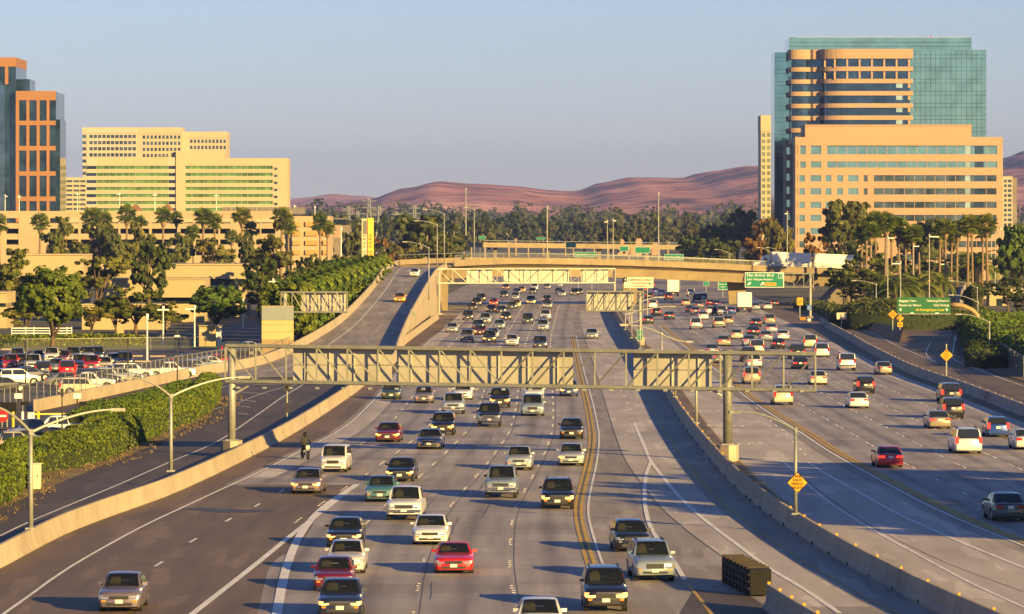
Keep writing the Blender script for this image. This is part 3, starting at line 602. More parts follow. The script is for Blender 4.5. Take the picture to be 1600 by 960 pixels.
# ---------------------------------------------------------------- sign gantries
def truss(o, a, b, z0, z1, n, dep, m='steel', fine=True, split=.5, cw=.26, dw=.16, cant=None):
    """box truss from a to b; members are parts"""
    t = (b-a).normalized(); nrm = V((-t.y, t.x, 0))*dep; L = (b-a).length; mbs = {}
    def put(kind, p, q, w):
        if fine: part(MB().bar(p, q, w), kind, m, o)
        else: mbs.setdefault(kind, MB()).bar(p, q, w)
    for f in (0, 1):
        for z in (z0, z1):
            p, q = a+nrm*f, b+nrm*f; put('chord', V((p.x, p.y, p.z+z)), V((q.x, q.y, q.z+z)), cw)
        for i in range(n+1):
            if f: break
            p = a.lerp(b, i/n)+nrm*f; put('upright', V((p.x, p.y, p.z+z0)), V((p.x, p.y, p.z+z1)), dw)
            if i < n:
                q = a.lerp(b, (i+1)/n)+nrm*f; zz = (z1, z0) if i < n*split else (z0, z1)
                put('diagonal', V((p.x, p.y, p.z+zz[0])), V((q.x, q.y, q.z+zz[1])), dw*.85)
    for i in range(0, n+1, 2):
        p = a.lerp(b, i/n)
        for z in (z0, z1): put('strut', V((p.x, p.y, p.z+z)), V((p.x+nrm.x, p.y+nrm.y, p.z+z)), dw*.8)
    for k, mb in mbs.items(): tag(part(mb, k+'s', m, o), kind='stuff')
def backpanel(o, p, q, z0, z1, th=.10, ribs=6, m='sign_back'):
    """sign seen from behind: sheet with upright stiffeners on this side"""
    dz = (p.z+q.z)/2; z0 += dz; z1 += dz; p = V((p.x, p.y, 0)); q = V((q.x, q.y, 0)); t = (q-p).normalized(); nrm = V((-t.y, t.x, 0)); c = [p, q, q+nrm*th, p+nrm*th]
    s = part(MB().prism([(v.x, v.y) for v in c], z0, z1), 'sign_panel', m, o)
    for k in range(ribs):
        e = p.lerp(q, (k+.5)/ribs)-nrm*.07; rb = MB().box(e.x-.05, e.x+.05, e.y-.06, e.y+.06, z0-.05, z1+.05).build('stiffener', 'sign_back', o)
    rb = MB().bar(p.lerp(q, .0)-nrm*.05+V((0, 0, (z0+z1)/2)), q-nrm*.05+V((0, 0, (z0+z1)/2)), .06).build('stiffener', 'steel', o)
def onl(a, b, px):
    """point of the ground line a-b seen in photo column px"""
    k = (px-800)/F; den = (b.x-a.x)-k*(b.y-a.y); t = (k*a.y-a.x)/den; return a+(b-a)*t
g = thing('sign_gantry', 'long steel truss gantry spanning the freeway in front, sign backs showing', 'gantry', V((-19.5, 308.5, 0)))
a, b = V(((352-800)/F*308, 308, .22)), V(((1274-800)/F*301, 301, -.17))
ZA, ZB = 5.02, 7.50
truss(g, a, b, ZA, ZB, 19, .6, m='gantry_steel', fine=True, split=.47, cw=.22, dw=.115)
t = (b-a).normalized(); nr = V((-t.y, t.x, 0))
for p0, p1, ribs in ((458, 612, 4), (620, 895, 6), (990, 1112, 3)):
    backpanel(g, onl(a+nr*.85, b+nr*.85, p0), onl(a+nr*.85, b+nr*.85, p1), ZA+.05, ZB-.02, ribs=ribs)
for px, zb, r in ((362, 1.0, .27), (1137, 1.0, .32)):
    p = onl(a+nr*.3, b+nr*.3, px); part(MB().tube([(p.x, p.y, .9), (p.x, p.y, ZB+.1)], r, 16), 'post', 'steel' if px < 800 else 'gantry_steel', g).data.polygons.foreach_set('use_smooth', [True]*18)
    part(MB().prism([(p.x+.75*math.cos(q), p.y+1.6*math.sin(q)) for q in np.arange(0, 6.28, .7854)], -.05, 1.12), 'footing', 'concrete', g)
    part(MB().box(p.x-.42, p.x+.42, p.y-.42, p.y+.42, 1.12, 1.18), 'base_plate', 'steel', g)
    part(MB().bar((p.x, p.y, ZA-.8), (p.x+(1.2 if px < 800 else -1.2), p.y, ZA-.1), .12), 'brace', 'steel', g)
for k in range(22):
    p = a.lerp(b, (k+.5)/22); part(MB().box(p.x-.14, p.x+.14, p.y-.2, p.y-.02, ZA-.28, ZA-.14), 'sign_lamp', 'steel_dark', g)
def gantry2(name, label, x0, x1, d0, d1, ya, yb, n, dep, panels, posts, split=.5):
    a, b = V(((x0-800)/F*d0, d0, 0)), V(((x1-800)/F*d1, d1, 0)); dm = (d0+d1)/2
    z0, z1 = A(0, yb, dm).z, A(0, ya, dm).z; g = thing(name, label, 'gantry', a)
    dep *= .55; truss(g, a, b, z0, z1, n, dep, m='gantry_steel' if x0 != 684 else 'steel', fine=False, split=split, cw=.20, dw=.11); t = (b-a).normalized(); nr = V((-t.y, t.x, 0))*(dep+.2)
    for p0, p1, r in panels: backpanel(g, onl(a+nr, b+nr, p0), onl(a+nr, b+nr, p1), z0+.05, z1-.02, ribs=r)
    for px, zb in posts:
        p = onl(a+nr*.4, b+nr*.4, px); part(MB().tube([(p.x, p.y, zb), (p.x, p.y, z1+.05)], .26, 12), 'post', 'steel', g)
        part(MB().box(p.x-.6, p.x+.6, p.y-.7, p.y+.7, -.05, zb+.2), 'footing', 'concrete', g)
    return g
gantry2('sign_gantry', 'pale gantry with sign backs just in front of the curved overpass', 684, 961, 806, 812, 420.5, 442.5, 12, 1.2, ((729, 769, 3), (787, 889, 6), (908, 950, 3)), ((686, .1), (960, .1)))
gantry2('sign_gantry', 'short cantilever gantry with one sign back on the median', 916, 1005, 598, 598, 456, 486, 5, .9, ((917, 990, 4),), ((1000, .9),), split=0)
gantry2('sign_gantry', 'cantilever gantry with one sign back in front of the clipped trees', 439, 543, 560, 560, 457, 488, 6, .9, ((471, 541, 4),), ((445, .05),), split=1)
g4 = gantry2('sign_gantry', 'cantilever gantry carrying the green airport exit sign', 1164, 1271, 777, 777, 428, 449, 7, .8, (), ((1266, .05),), split=0)
o = thing('road_sign', 'big green exit sign naming an airport, orange bar at its foot', 'road sign', A(1195, 437, 776.6))
a, b = A(1164, 449.5, 776.6), A(1224.5, 426, 776.6)
part(MB().box(a.x, b.x, 776.5, 776.6, a.z, b.z), 'border', 'sign_white', o); part(MB().box(a.x+.1, b.x-.1, 776.47, 776.52, a.z+.1, b.z-.1), 'panel', 'sign_green', o)
w, h = b.x-a.x, b.z-a.z
def T(s, fx, fz, size, m='sign_white', al='LEFT', oo=None, yy=776.43, sx=1.0): return text('lettering', s, size, (a.x+w*fx, yy, a.z+h*fz), m, oo or o, al, sx=sx)
T('Mac Arthur Blvd', .045, .81, .68, sx=1.04); T('John Wayne Airport', .05, .54, .55, sx=1.0); 
part(MB().box(a.x+w*.505, a.x+w*.805, 776.44, 776.46, a.z+h*.13, a.z+h*.32), 'yellow_bar', 'sign_yellow', o); T('EXIT ONLY', .655, .225, .34, 'black', 'CENTER')
part(MB().box(a.x+w*.855, b.x-.12, 776.44, 776.46, a.z+h*.60, b.z-.12), 'exit_tab', 'sign_white', o); part(MB().box(a.x+w*.865, b.x-.18, 776.42, 776.45, a.z+h*.62, b.z-.18), 'exit_tab', 'sign_green', o)
T('EXIT', .925, .88, .22, al='CENTER', yy=776.4); T('8', .925, .72, .42, al='CENTER', yy=776.4)
for fx in (.06, .40):
    c = V((a.x+w*(fx+.045), 776.44, a.z+h*.24)); mb = MB().bar(c+V((-.3, 0, -.26)), c+V((.08, 0, .1)), .16)
    mb.add([c+V((.32, -.05, .32)), c+V((-.14, -.05, .24)), c+V((.24, -.05, -.14))], [(0, 1, 2)]); part(mb, 'arrow', 'sign_white', o)
# carpool sign on its post
o = roadsign(975, 1021, 433.5, 450, 735, 'cream carpool sign with black text above the median', 'sign_cream', (), border=False)
a, b = A(975, 450, 734.9), A(1021, 433.5, 734.9); w, h = b.x-a.x, b.z-a.z
for s, fz, sz in (('CARPOOLS ONLY', .74, .50), ('2 OR MORE PERSONS', .44, .34), ('PER VEHICLE', .17, .34)): text('lettering', s, sz, (a.x+w*.55, 734.86, a.z+h*fz), 'black', o)
part(MB().box(a.x, a.x+.5, 734.85, 734.89, b.z-.75, b.z), 'diamond_tab', 'black', o); c = V((a.x+.25, 734.83, b.z-.37))
part(MB().add([c+V((0, 0, .26)), c+V((.13, 0, 0)), c+V((0, 0, -.26)), c+V((-.13, 0, 0))], [(3, 2, 1, 0)]), 'diamond', 'sign_white', o)
part(MB().bar((b.x-.35, 734.85, a.z+.55), (b.x-.6, 734.85, a.z+.8), .07), 'arrow', 'black', o)
# airport terminal sign on a curved arm
d = 603.0; o = thing('road_sign', 'wide green parking and baggage sign hung on a curved brown arm', 'road sign', G(1532, 538))
a, b = A(1402, 489.5, d), A(1485, 465, d); w, h = b.x-a.x, b.z-a.z
part(MB().box(a.x, b.x, d, d+.12, a.z, b.z), 'panel', 'sign_green_dark', o); part(MB().box(a.x+w*.494, a.x+w*.502, d-.03, d-.002, a.z+h*.1, b.z), 'seam', 'sign_green', o)
part(MB().box(a.x, b.x, d-.5, d-.35, a.z-.16, a.z-.06), 'light_rail', 'steel', o)
for fx in (.27, .74): part(MB().box(a.x+w*fx-.25, a.x+w*fx+.25, d-.62, d-.3, a.z-.06, a.z+.06), 'light', 'sign_white', o); 
for s, fx, fz, sz, m_, al in (('Baggage Claim', .03, .78, .43, 'sign_white', 'LEFT'), ('Rental Car Return', .03, .50, .43, 'sign_white', 'LEFT'), ('Ticketing/Check-in', .97, .78, .43, 'sign_white', 'RIGHT'), ('Valet Parking', .97, .50, .43, 'sign_white', 'RIGHT'), ('All Parking/Upper Level', .88, .2, .43, 'sign_yellow_bright', 'RIGHT')):
    text('lettering', s, sz, (a.x+w*fx, d-.03, a.z+h*fz), m_, o, al, shear=.2, spacing=.95)
for fx in (.06, .93):
    c = V((a.x+w*fx, d-.02, a.z+h*.22)); part(MB().bar(c+V((0, 0, .2)), c, .1).add([c+V((-.2, -.05, .04)), c+V((.2, -.05, .04)), c+V((0, -.05, -.2))], [(0, 2, 1)]), 'arrow', 'sign_white', o)
pts = [A(1485, 477, d+.4), A(1497, 477, d+.4), A(1508, 479.5, d+.4), A(1519, 485, d+.4), A(1527, 493, d+.4), A(1531, 503, d+.4), A(1532, 515, d+.4), A(1532, 539, d+.4)]
mat('monotube', (.36, .24, .10), .12, 1, .6, .1)
part(MB().tube(spline(pts, .6), .33, 14), 'curved_arm', 'monotube', o, 'thick brown curved tube').data.polygons.foreach_set('use_smooth', [True]*(14*(len(spline(pts, .6))-1)+2))
# diamonds and small signs
def diamond(px, py, d, half, label, words, base=None, m='sign_yellow', tm='black', zb=0.0, post=True, tsz=.3, dz=0, ph=None):
    c = A(px, py, d); r = half*d/F; o = thing('road_sign', label, 'road sign', (c.x, d, zb))
    def dm(k, y0, y1): return [c+V((0, y0, k)), c+V((-k, y0, 0)), c+V((0, y0, -k)), c+V((k, y0, 0)), c+V((0, y1, k)), c+V((-k, y1, 0)), c+V((0, y1, -k)), c+V((k, y1, 0))]
    fs = [(0, 1, 2, 3), (7, 6, 5, 4), (0, 4, 5, 1), (1, 5, 6, 2), (2, 6, 7, 3), (3, 7, 4, 0)]
    part(MB().add(dm(r, 0, .03), fs), 'border', 'black', o); part(MB().add(dm(r*.93, -.012, .02), fs), 'panel', m, o)
    for i, s in enumerate(words): text('lettering', s, r*tsz, (c.x, d-.03, c.z+r*.40*(len(words)-1)/2-i*r*.36+dz), tm, o)
    if post: part(MB().box(c.x-.06, c.x+.06, d+.04, d+.16, zb-.1, c.z+(ph or 0)), 'post', 'steel', o)
    return o, c, r
diamond(1246, 754.5, 230.5, 16.5, 'orange LANE ENDS MERGE RIGHT diamond sign on the median lamp post', ('LANE', 'ENDS', 'MERGE', 'RIGHT'), zb=1.05, post=False, tsz=.36)
diamond(1479, 555.5, 470, 10.5, 'orange diamond warning sign with text lines beside the exit barrier', ('LANE', 'ENDS', 'MERGE', 'LEFT'), tsz=.3, ph=1.2)
diamond(1395, 491.5, 640, 7.6, 'larger yellow diamond sign on the ivy bank', ('SLOW', 'TRAFFIC', 'AHEAD'), tsz=.34)
o, c, r = diamond(1406.5, 497.5, 634, 6.2, 'yellow curve arrow diamond above a speed plate on the ivy bank', ())
part(MB().tube([c+V((-.18, -.03, -.25)), c+V((-.18, -.03, .05)), c+V((-.02, -.03, .2)), c+V((.2, -.03, .18))], .06, 4), 'arrow', 'black', o); k = A(1406.5, 507.5, 634)
part(MB().box(k.x-.36, k.x+.36, 634, 634.04, k.z-.34, k.z+.34), 'speed_plate', 'sign_yellow', o); text('lettering', '25', .42, (k.x, 633.95, k.z), 'black', o)
roadsign(1245, 1255, 465, 477.5, 770, 'yellow ramp speed plate in front of the right abutment', 'sign_yellow', (('35', .5, .45, .42, 'CENTER'),), tm='black')
roadsign(1261, 1268, 477, 485, 770, 'small blue sign on the airport gantry post', 'sign_blue', (('CALL', .5, .66, .3, 'CENTER'), ('BOX', .5, .3, .3, 'CENTER')), post=False, border=False)
o = roadsign(1250, 1259, 495.5, 502, 760, 'orange and black striped hazard board at the gore', 'sign_yellow', (), tm='black')
a = A(1250, 502, 759.9); 
for i in range(4): part(MB().add([(a.x+.03, 759.93, a.z+.1+i*.19), (a.x+.95, 759.93, a.z+.02+i*.19+.1), (a.x+.95, 759.93, a.z+.02+i*.19+.17), (a.x+.03, 759.93, a.z+.1+i*.19+.07)], [(0, 1, 2, 3)]), 'stripe', 'black', o)
roadsign(1307, 1323, 488.5, 499.5, 690, 'white MUST EXIT sign on a post behind the shaded barrier', 'sign_cream', (('TRUCKS', .5, .8, .22, 'CENTER'), ('MUST', .5, .5, .25, 'CENTER'), ('EXIT', .5, .2, .25, 'CENTER')), tm='black')
roadsign(1443.5, 1454, 435.5, 440.5, 860, 'orange arrow plate on the tall lamp post by the palms', 'sign_yellow', (('→', .5, .5, .8, 'CENTER'),), tm='black', post=False)
roadsign(1448, 1454, 441.5, 448, 860, 'small white plate under the orange arrow plate', 'sign_white', (), post=False)
o = roadsign(995.5, 1004, 515.5, 532, 560, 'green and black mile marker on the median post', 'sign_green', (('405', .5, .55, .2, 'CENTER'), ('7', .5, .25, .25, 'CENTER')), border=True, post=False)
# stop, do-not-enter and roadside items on the left
# ============================================================ lamp posts
def arm(top, tip, n=7, lift=.55):
    """curved arm rising from the pole top to the lamp"""
    out = []
    for i in range(n+1):
        t = i/n; p = top.lerp(tip, t); p.z = top.z+(tip.z-top.z)*math.sin(t*math.pi/2)**.9 if lift else p.z; out.append(p)
    return out
def lamp_post(base, top, tips, label, r=.12, name='lamp_post', m='steel', group=None, head=1.0):
    o = thing(name, label, 'lamp post', base, group)
    part(MB().tube([base, base.lerp(top, .5), top], [r, r*.85, r*.7], 10), 'pole', m, o).data.polygons.foreach_set('use_smooth', [True]*22)
    part(MB().box(base.x-r*1.9, base.x+r*1.9, base.y-r*1.9, base.y+r*1.9, base.z-.05, base.z+.05), 'base_plate', m, o)
    for tip in tips:
        p = arm(top, tip); part(MB().tube(p, [r*.62-r*.28*i/len(p) for i in range(len(p))], 7), 'arm', m, o)
        e = (tip-p[-2]); e.z = 0; e.normalize(); s = V((-e.y, e.x, 0)); L = .62*head; w = .12*head
        vs = [tip+e*u+s*v*k+V((0, 0, z)) for z, k in ((-.10*head, .7), (.06*head, 1)) for u, v in ((-.2, -w*.6), (L*.5, -w), (L, -w*.5), (L, w*.5), (L*.5, w), (-.2, w*.6))]
        part(MB().add(vs, [tuple(range(6))[::-1], tuple(range(6, 12))]+[(i, (i+1) % 6, 6+(i+1) % 6, 6+i) for i in range(6)]), 'lamp_head', m, o)
    if len(tips) > 1 or r > .1: part(MB().tube([top+V((0, 0, -.12)), top+V((0, 0, .16))], r*1.25, 8), 'cap', m, o)
    return o
def LP(bx, by, zb, ty, tips, label, r=.12, td=None, m='steel', d=None):
    d = d or F*(CH-zb)/(by-HZ); b = V(((bx-800)*d/F, d, zb)); t = A(bx, ty, d)
    return lamp_post(b, t, [A(x, y, d+k) for x, y, k in tips], label, r, m=m)
LP(48, 826, 1.0, 676, [(-22, 634, -2.5), (178, 640, 2.5)], 'two armed lamp post on the barrier nearest the left edge', .13)
LP(267, 736, 1.0, 620, [(202, 590, -2), (376, 589.5, 2)], 'two armed lamp post on the barrier beside the clipped hedge', .13)
LP(1243, 803, 1.0, 673, [(1152, 643.5, -3)], 'lamp post on the median carrying the orange diamond sign', .11, m='steel_dark')
LP(1088, 661, 1.0, 572, [(1040, 560, -2), (1130, 561, 2)], 'median lamp post rising behind the long gantry panel', .12)
LP(1055, 620, 1.0, 556, [(1016, 547, -2), (1092, 548, 2)], 'median post just below the gantry, left of its brighter neighbour', .10)
LP(1034, 600, 1.0, 522, [(978, 508, -2), (1075, 534, 2)], 'median lamp post with long arms beyond the long gantry', .11)
LP(987, 528, 1.0, 480, [(1032, 464.5, 2)], 'median lamp post with its arm over the right carpool lane', .11)
LP(977, 515, 1.0, 492, [(1050, 479, 2)], 'thin median lamp post left of the mile marker', .10)
LP(1000, 545, 1.0, 500, [(975, 507, -1)], 'median post holding the green mile marker', .10)
for i, (bx, by, d, ty, tx, tyy, lab) in enumerate([(670, 470, 720, 388, 634, 378, 'lamp post on the ramp parapet nearest the camera'), (683, 421, 775, 352, 652, 345, 'lamp post on the ramp parapet between two like it'), (694, 416, 830, 335, 665, 327, 'lamp post on the ramp parapet farthest up the curve'),
        (741, 409, 885, 329, 729, 324, 'lamp post on the overpass, leftmost above the girder'), (1369, 502, None, 445, 1336, 438.5, 'lamp post in front of the tall palms by the exit'), (1546, 562, None, 504, 1500, 491, 'lamp post by the green hedge at the right edge'),
        (1528, 536, 650, 473, 1488, 461, 'lamp post behind the curved brown sign arm'), (1527, 520, 760, 450, 1488, 439, 'lamp post where the airport ramp begins to curve'), (1525, 500, 700, 490, 1496, 483, 'short lamp post under the curved brown sign arm'),
        (1206, 412, 930, 396, 1186, 387, 'first of three curved lamps at the right end of the overpass'), (1219, 416, 935, 395, 1200, 387, 'second of three curved lamps at the right end of the overpass'), (1140, 408, 1010, 397, 1120, 390, 'third of three curved lamps at the right end of the overpass')]):
    zb = A(bx, by, d).z if d else 0.0
    LP(bx, by, zb, ty, [(tx, tyy, -1)], lab, .11, d=d)
# straight masts
def mast(px, y0, y1, d, label, r=.16, m='steel', head=None):
    b, t = A(px, y1, d), A(px, y0, d); b.z = max(b.z, 0); o = thing('mast', label, 'mast', b)
    part(MB().tube([b, t], [r, r*.6], 8), 'pole', m, o)
    part(MB().tube([t+V((0, 0, -.1)), t+V((0, 0, .5))], r*1.4, 6), 'cap', m, o)
    if head:
        for s in head: part(MB().box(t.x+min(0, s), t.x+max(0, s), d-.15, d+.15, t.z-.12, t.z+.06), 'lamp_head', 'sign_white', o)
    return o
mast(728, 297, 372, 1400, 'tall thin mast above the overpass, left of the freeway', .22); mast(1029, 304, 411, 960, 'tall bare mast rising behind the middle of the overpass', .16)
mast(855, 326, 408, 900, 'thin lamp mast at the middle of the overpass'); mast(949, 347, 405, 1000, 'left of two thin masts close together on the overpass', .13, head=(-.7,)); mast(958, 345, 405, 1000, 'right of two thin masts close together on the overpass', .13, head=(.7,))
for px, y0, y1, d, hd, lab in [(1387, 372, 486, 800, (1.2,), 'tall pale parking lamp among the palms, leftmost'), (1407, 412, 480, 790, (-1.5,), 'pale parking lamp behind the airport sign panel'), (1452, 370, 470, 830, (1.8,), 'tallest pale parking lamp carrying the orange arrow plate'), (1427, 385, 470, 900, (1.2,), 'pale lamp between two taller palms'), (1478.5, 413, 448, 950, (-1.5,), 'short pale lamp above the airport ramp'), (1555, 365, 450, 980, (.01,), 'pale post left of the taller rightmost post'), (1563, 358, 444, 960, (1.0,), 'tall pale post, rightmost beside the tan office'), (1230, 334, 420, 905, (-.5,), 'thin lamp mast above the white lorry'), (1549, 361, 402, 1000, (.3,), 'short white post near the tan office corner')]:
    mast(px, y0, y1, d, lab, .13, head=hd)
for px, y0, y1, d, hd, lab in [(304, 483, 560, 590, (-1.2,), 'white lamp mast in the car park left of the round tree'), (255, 484, 540, 600, (-.8, .8), 'white T shaped lamp mast behind the car park'), (230, 497, 565, 525, (), 'thin white post at the car park edge'), (380, 472, 520, 690, (-1.,), 'lamp mast right of the round tree'), (445, 443, 470, 640, (-.8, .8), 'T shaped lamp above the small sign gantry'), (427, 440, 492, 760, (-.8, .8), 'T shaped lamp in front of the dark trees'), (533, 358, 412, 930, (.3,), 'white lamp post left of the tall pylon sign'), (8, 307, 335, 1280, (.8,), 'roof lamp on the parking garage, leftmost'), (30, 308, 335, 1280, (-.6, .6), 'roof lamp on the parking garage below the orange tower'), (121, 304, 335, 1290, (-.5, .5), 'roof lamp on the garage before the small office'), (187, 304, 335, 1290, (-.8, .2), 'roof lamp on the garage before the hotel left wing'), (242, 305, 335, 1290, (-.8, .8), 'roof lamp on the garage before the hotel middle'), (338, 306, 335, 1290, (-.8, .8), 'roof lamp on the garage before the hotel right wing'), (460, 323, 339, 1290, (.5,), 'roof lamp at the garage corner'), (492, 325, 340, 1290, (.3,), 'last roof lamp on the garage by the palms')]:
    mast(px, y0, y1, d, lab, .12, 'sign_white', hd)
for px, y0, y1, lab in [(40, 543, 640, 'dark lamp pole in the left rows of the car park'), (200, 537, 605, 'dark lamp pole behind the silver cars'), (277, 525, 600, 'dark lantern pole beside the capped pickup'), (97, 618, 690, 'dark pole beside the exit gate')]:
    mast(px, y0, y1, F*CH/(y1-HZ), lab, .08, 'car_trim', (-.25, .25) if px == 277 else None)
# lattice pylons in the haze
def pylon(px, y0, d, label):
    t = A(px, y0, d); h = t.z; o = thing('power_pylon', label, 'pylon', (t.x, d, 0)); mb = MB(); w0, w1 = h*.11, h*.02
    def c(k, z): w = w0+(w1-w0)*min(1, z/(h*.8)); return V((t.x+(w if k in (0, 1) else -w), d+(w if k in (0, 3) else -w), z))
    zs = [h*q for q in (0, .2, .38, .54, .68, .8, .9, 1)]
    for i in range(7):
        for k in range(4): mb.bar(c(k, zs[i]), c(k, zs[i+1]), .35); mb.bar(c(k, zs[i]), c((k+1) % 4, zs[i+1]), .22)
    part(mb, 'lattice', 'steel_dark', o)
    for q in (.72, .83, .94): part(MB().bar((t.x-h*.12, d, h*q), (t.x+h*.12, d, h*q), .4), 'crossarm', 'steel_dark', o)
    return o
for px, y0, d, lab in [(545, 322, 2600, 'power pylon left of the row, above the garage end'), (559, 330, 2300, 'low power pylon left of the pylon sign'), (577, 309, 2450, 'tallest power pylon directly above the pylon sign'), (593, 322, 2050, 'slim power pylon right of the pylon sign'), (620, 331, 2400, 'power pylon left of the ramp lamps'), (648, 321, 2700, 'faint power pylon behind the eucalyptus')]: pylon(px, y0, d, lab)
# ============================================================ buildings
def X(px, d): return (px-800)*d/F
def Z(py, d): return CH+(HZ-py)*d/F
def bld(name, label, d, px, cat='building'): return thing(name, label, cat, (X(px, d), d, 0))
def bx(o, name, m, p0, p1, y0, y1, d, dep, off=0.0, label=None, th=None):
    """block seen between photo columns p0-p1 and rows y0 (top) - y1; its face stands off metres in front of plane d"""
    return part(MB().box(X(p0, d), X(p1, d), d-off, d+dep, Z(y1, d) if y1 is not None else -.1, Z(y0, d)), name, m, o, label)
def strip(o, p0, p1, yc, h, d, m, mull=None, off=.05, name='window_strip', frame='louvre'):
    """row of panes with mullions"""
    x0, x1, z0, z1 = X(p0, d), X(p1, d), Z(yc+h/2, d), Z(yc-h/2, d)
    w = part(MB().box(x0, x1, d-off, d+.3, z0, z1), name, m, o)
    if mull:
        n = max(1, int(round((x1-x0)/mull))); mb = MB()
        for i in range(n+1): x = x0+(x1-x0)*i/n; mb.box(x-.07, x+.07, d-off-.09, d-off+.02, z0, z1)
        mb.box(x0, x1, d-off-.07, d-off+.02, z0-.05, z0+.06)
        tag(mb.build('mullions', frame, o), kind='stuff')
    return w
# --- orange and dark glass tower at the left edge
d = 1380; o = bld('office_tower', 'dark glass tower with orange stone grid at the left edge', d, 40)
bx(o, 'glass_block', 'glass_dark', 24.5, 87.5, 144, None, d, 26); bx(o, 'glass_shoulder', 'glass_dark', 60, 94, 187, None, d+6, 18); bx(o, 'upper_block', 'glass_dark', -60, 25, 91, None, d+2, 30); bx(o, 'upper_step', 'glass_dark', 20, 46.5, 124, None, d+8, 16)
cyl = MB(); c0 = (X(-12, d), d+8); rr = X(24.5, d)-c0[0]
cyl.prism([(c0[0]+rr*math.cos(q), c0[1]-rr*math.sin(q)*.95) for q in np.arange(-.4, 3.6, .14)], -.1, Z(133, d)); part(cyl, 'curved_glass', 'glass_blue', o)
mb = MB()
for k in range(22): z = Z(133, d)-k*2.0; mb.prism([(c0[0]+(rr+.05)*math.cos(q), c0[1]-(rr+.05)*math.sin(q)*.95) for q in np.arange(-.4, 3.6, .14)], z-.06, z+.06)
tag(mb.build('curved_mullions', 'glass_dark', o), kind='stuff')
bx(o, 'parapet_band', 'wall_orange', 25, 87.5, 142.5, 157, d, 1, .7); bx(o, 'parapet_band', 'wall_orange', -60, 25.3, 90, 104.5, d+2, 30.2, .7)
for p0, p1 in ((25, 30), (41.5, 46), (57.5, 62), (73, 77.5)): bx(o, 'pier', 'wall_orange', p0, p1, 157.1, None, d, 1, .62)
bx(o, 'pier', 'wall_orange', 8, 13, 104.6, 132, d+2, 1, .62)
for y in (192.5, 232, 271.5, 311): bx(o, 'orange_band', 'wall_orange', 25, 87, y-3.5, y+3.5, d, .5, .72)
# --- pale gridded high-rise far behind the hotel
d = 2830; o = bld('office_tower', 'tall pale office block with a grid of small windows behind the hotel', d, 240)
for p0, p1, yt, dd, wy0, nr, w0, w1, n, wid, m in ((129, 213.5, 200, d, 213.5, 12, 139, 213, 11, 5.2, 'wall_pale'), (213.5, 283, 200, d+.5, 214.5, 12, 222, 283, 10, 3.8, 'wall_white'), (283, 354.5, 206.5, d+9, 221, 12, 296, 354, 10, 3.6, 'wall_white')):
    bx(o, 'wall', m, p0, p1, yt, None, dd, 30)
    bx(o, 'cornice', m, p0-.4, p1+.4, yt-.5, yt+9, dd, 30.4, .5)
    for r in range(nr):
        y = wy0+9.6*r; mb = MB()
        for k in range(n):
            c = w0+(w1-w0)*(k+.5)/n; mb.box(X(c-wid/2, dd), X(c+wid/2, dd), dd-.12, dd+.2, Z(y+2.6, dd), Z(y-2.6, dd))
        tag(mb.build('window_row', 'glass_office', o), kind='stuff')
mb = MB(); [mb.box(X(128.8, d), X(135, d), d-.14, d+.2, Z(216+9.6*r, d), Z(211+9.6*r, d)) for r in range(13)]; tag(mb.build('window_row', 'glass_office', o), kind='stuff')
bx(o, 'corner_pier', 'wall_pale', 135, 138.5, 208, None, d, 1, .35)
# --- small pale office left of the hotel
d = 2100; o = bld('office_building', 'small cream office with dark window rows beside the orange tower', d, 112)
bx(o, 'wall', 'wall_white', 92.5, 136, 277.5, None, d, 25)
for r in range(8):
    y = 283.5+7.2*r
    for p0, p1 in ((94.5, 102), (104, 113), (115, 124), (125.5, 133.5)): strip(o, p0, p1, y, 3.2, d, 'glass_office', None, .12, 'window')
# --- hotel
d = 1819; o = bld('hotel', 'long cream hotel with green window rows above the parking garage', d, 290)
bx(o, 'glass_core', 'glass_green', 151, 426, 262, None, d+.9, 20); bx(o, 'end_core', 'glass_teal', 135.2, 151, 262, None, d+.8, 20)
bx(o, 'blank_wall', 'wall_white', 426, 449.5, 247.5, None, d, 21); bx(o, 'stair_core', 'wall_white', 275, 289.5, 236.5, None, d, 21, .5)
bx(o, 'roof_block', 'wall_white', 263, 352, 236, 247.5, d+2, 16); bx(o, 'roof_block', 'louvre', 248, 262, 243.5, 246, d+2, 8)
for p0, p1, m in ((150.5, 263.2, 'wall_white'), (289.5, 426, 'wall_white'), (135, 150.5, 'wall_pale'), (263.2, 275, 'wall_pale')):
    top = 246 if p0 < 270 else 247.5
    bx(o, 'parapet', m, p0, p1, top, 259.5, d, 1.0)
    for r in range(9):
        y0 = 264.5+11*r; bx(o, 'spandrel', m, p0, p1, y0, y0+6, d, 1.0)
    for r in range(9):
        y = 262+11*r; g = 'glass_green'
        if p0 > 200 and p0 < 270: g = 'glass_dark'
        if p0 < 140: g = 'glass_dark'
        strip(o, p0+.3, p1-.3, y, 5.2, d+.7, g, 2.6 if g == 'glass_green' else None, .04, frame='wall_white')
for r in range(9): strip(o, 428.5, 433.5, 264+11*r, 4, d, 'glass_office', None, .1, 'window')
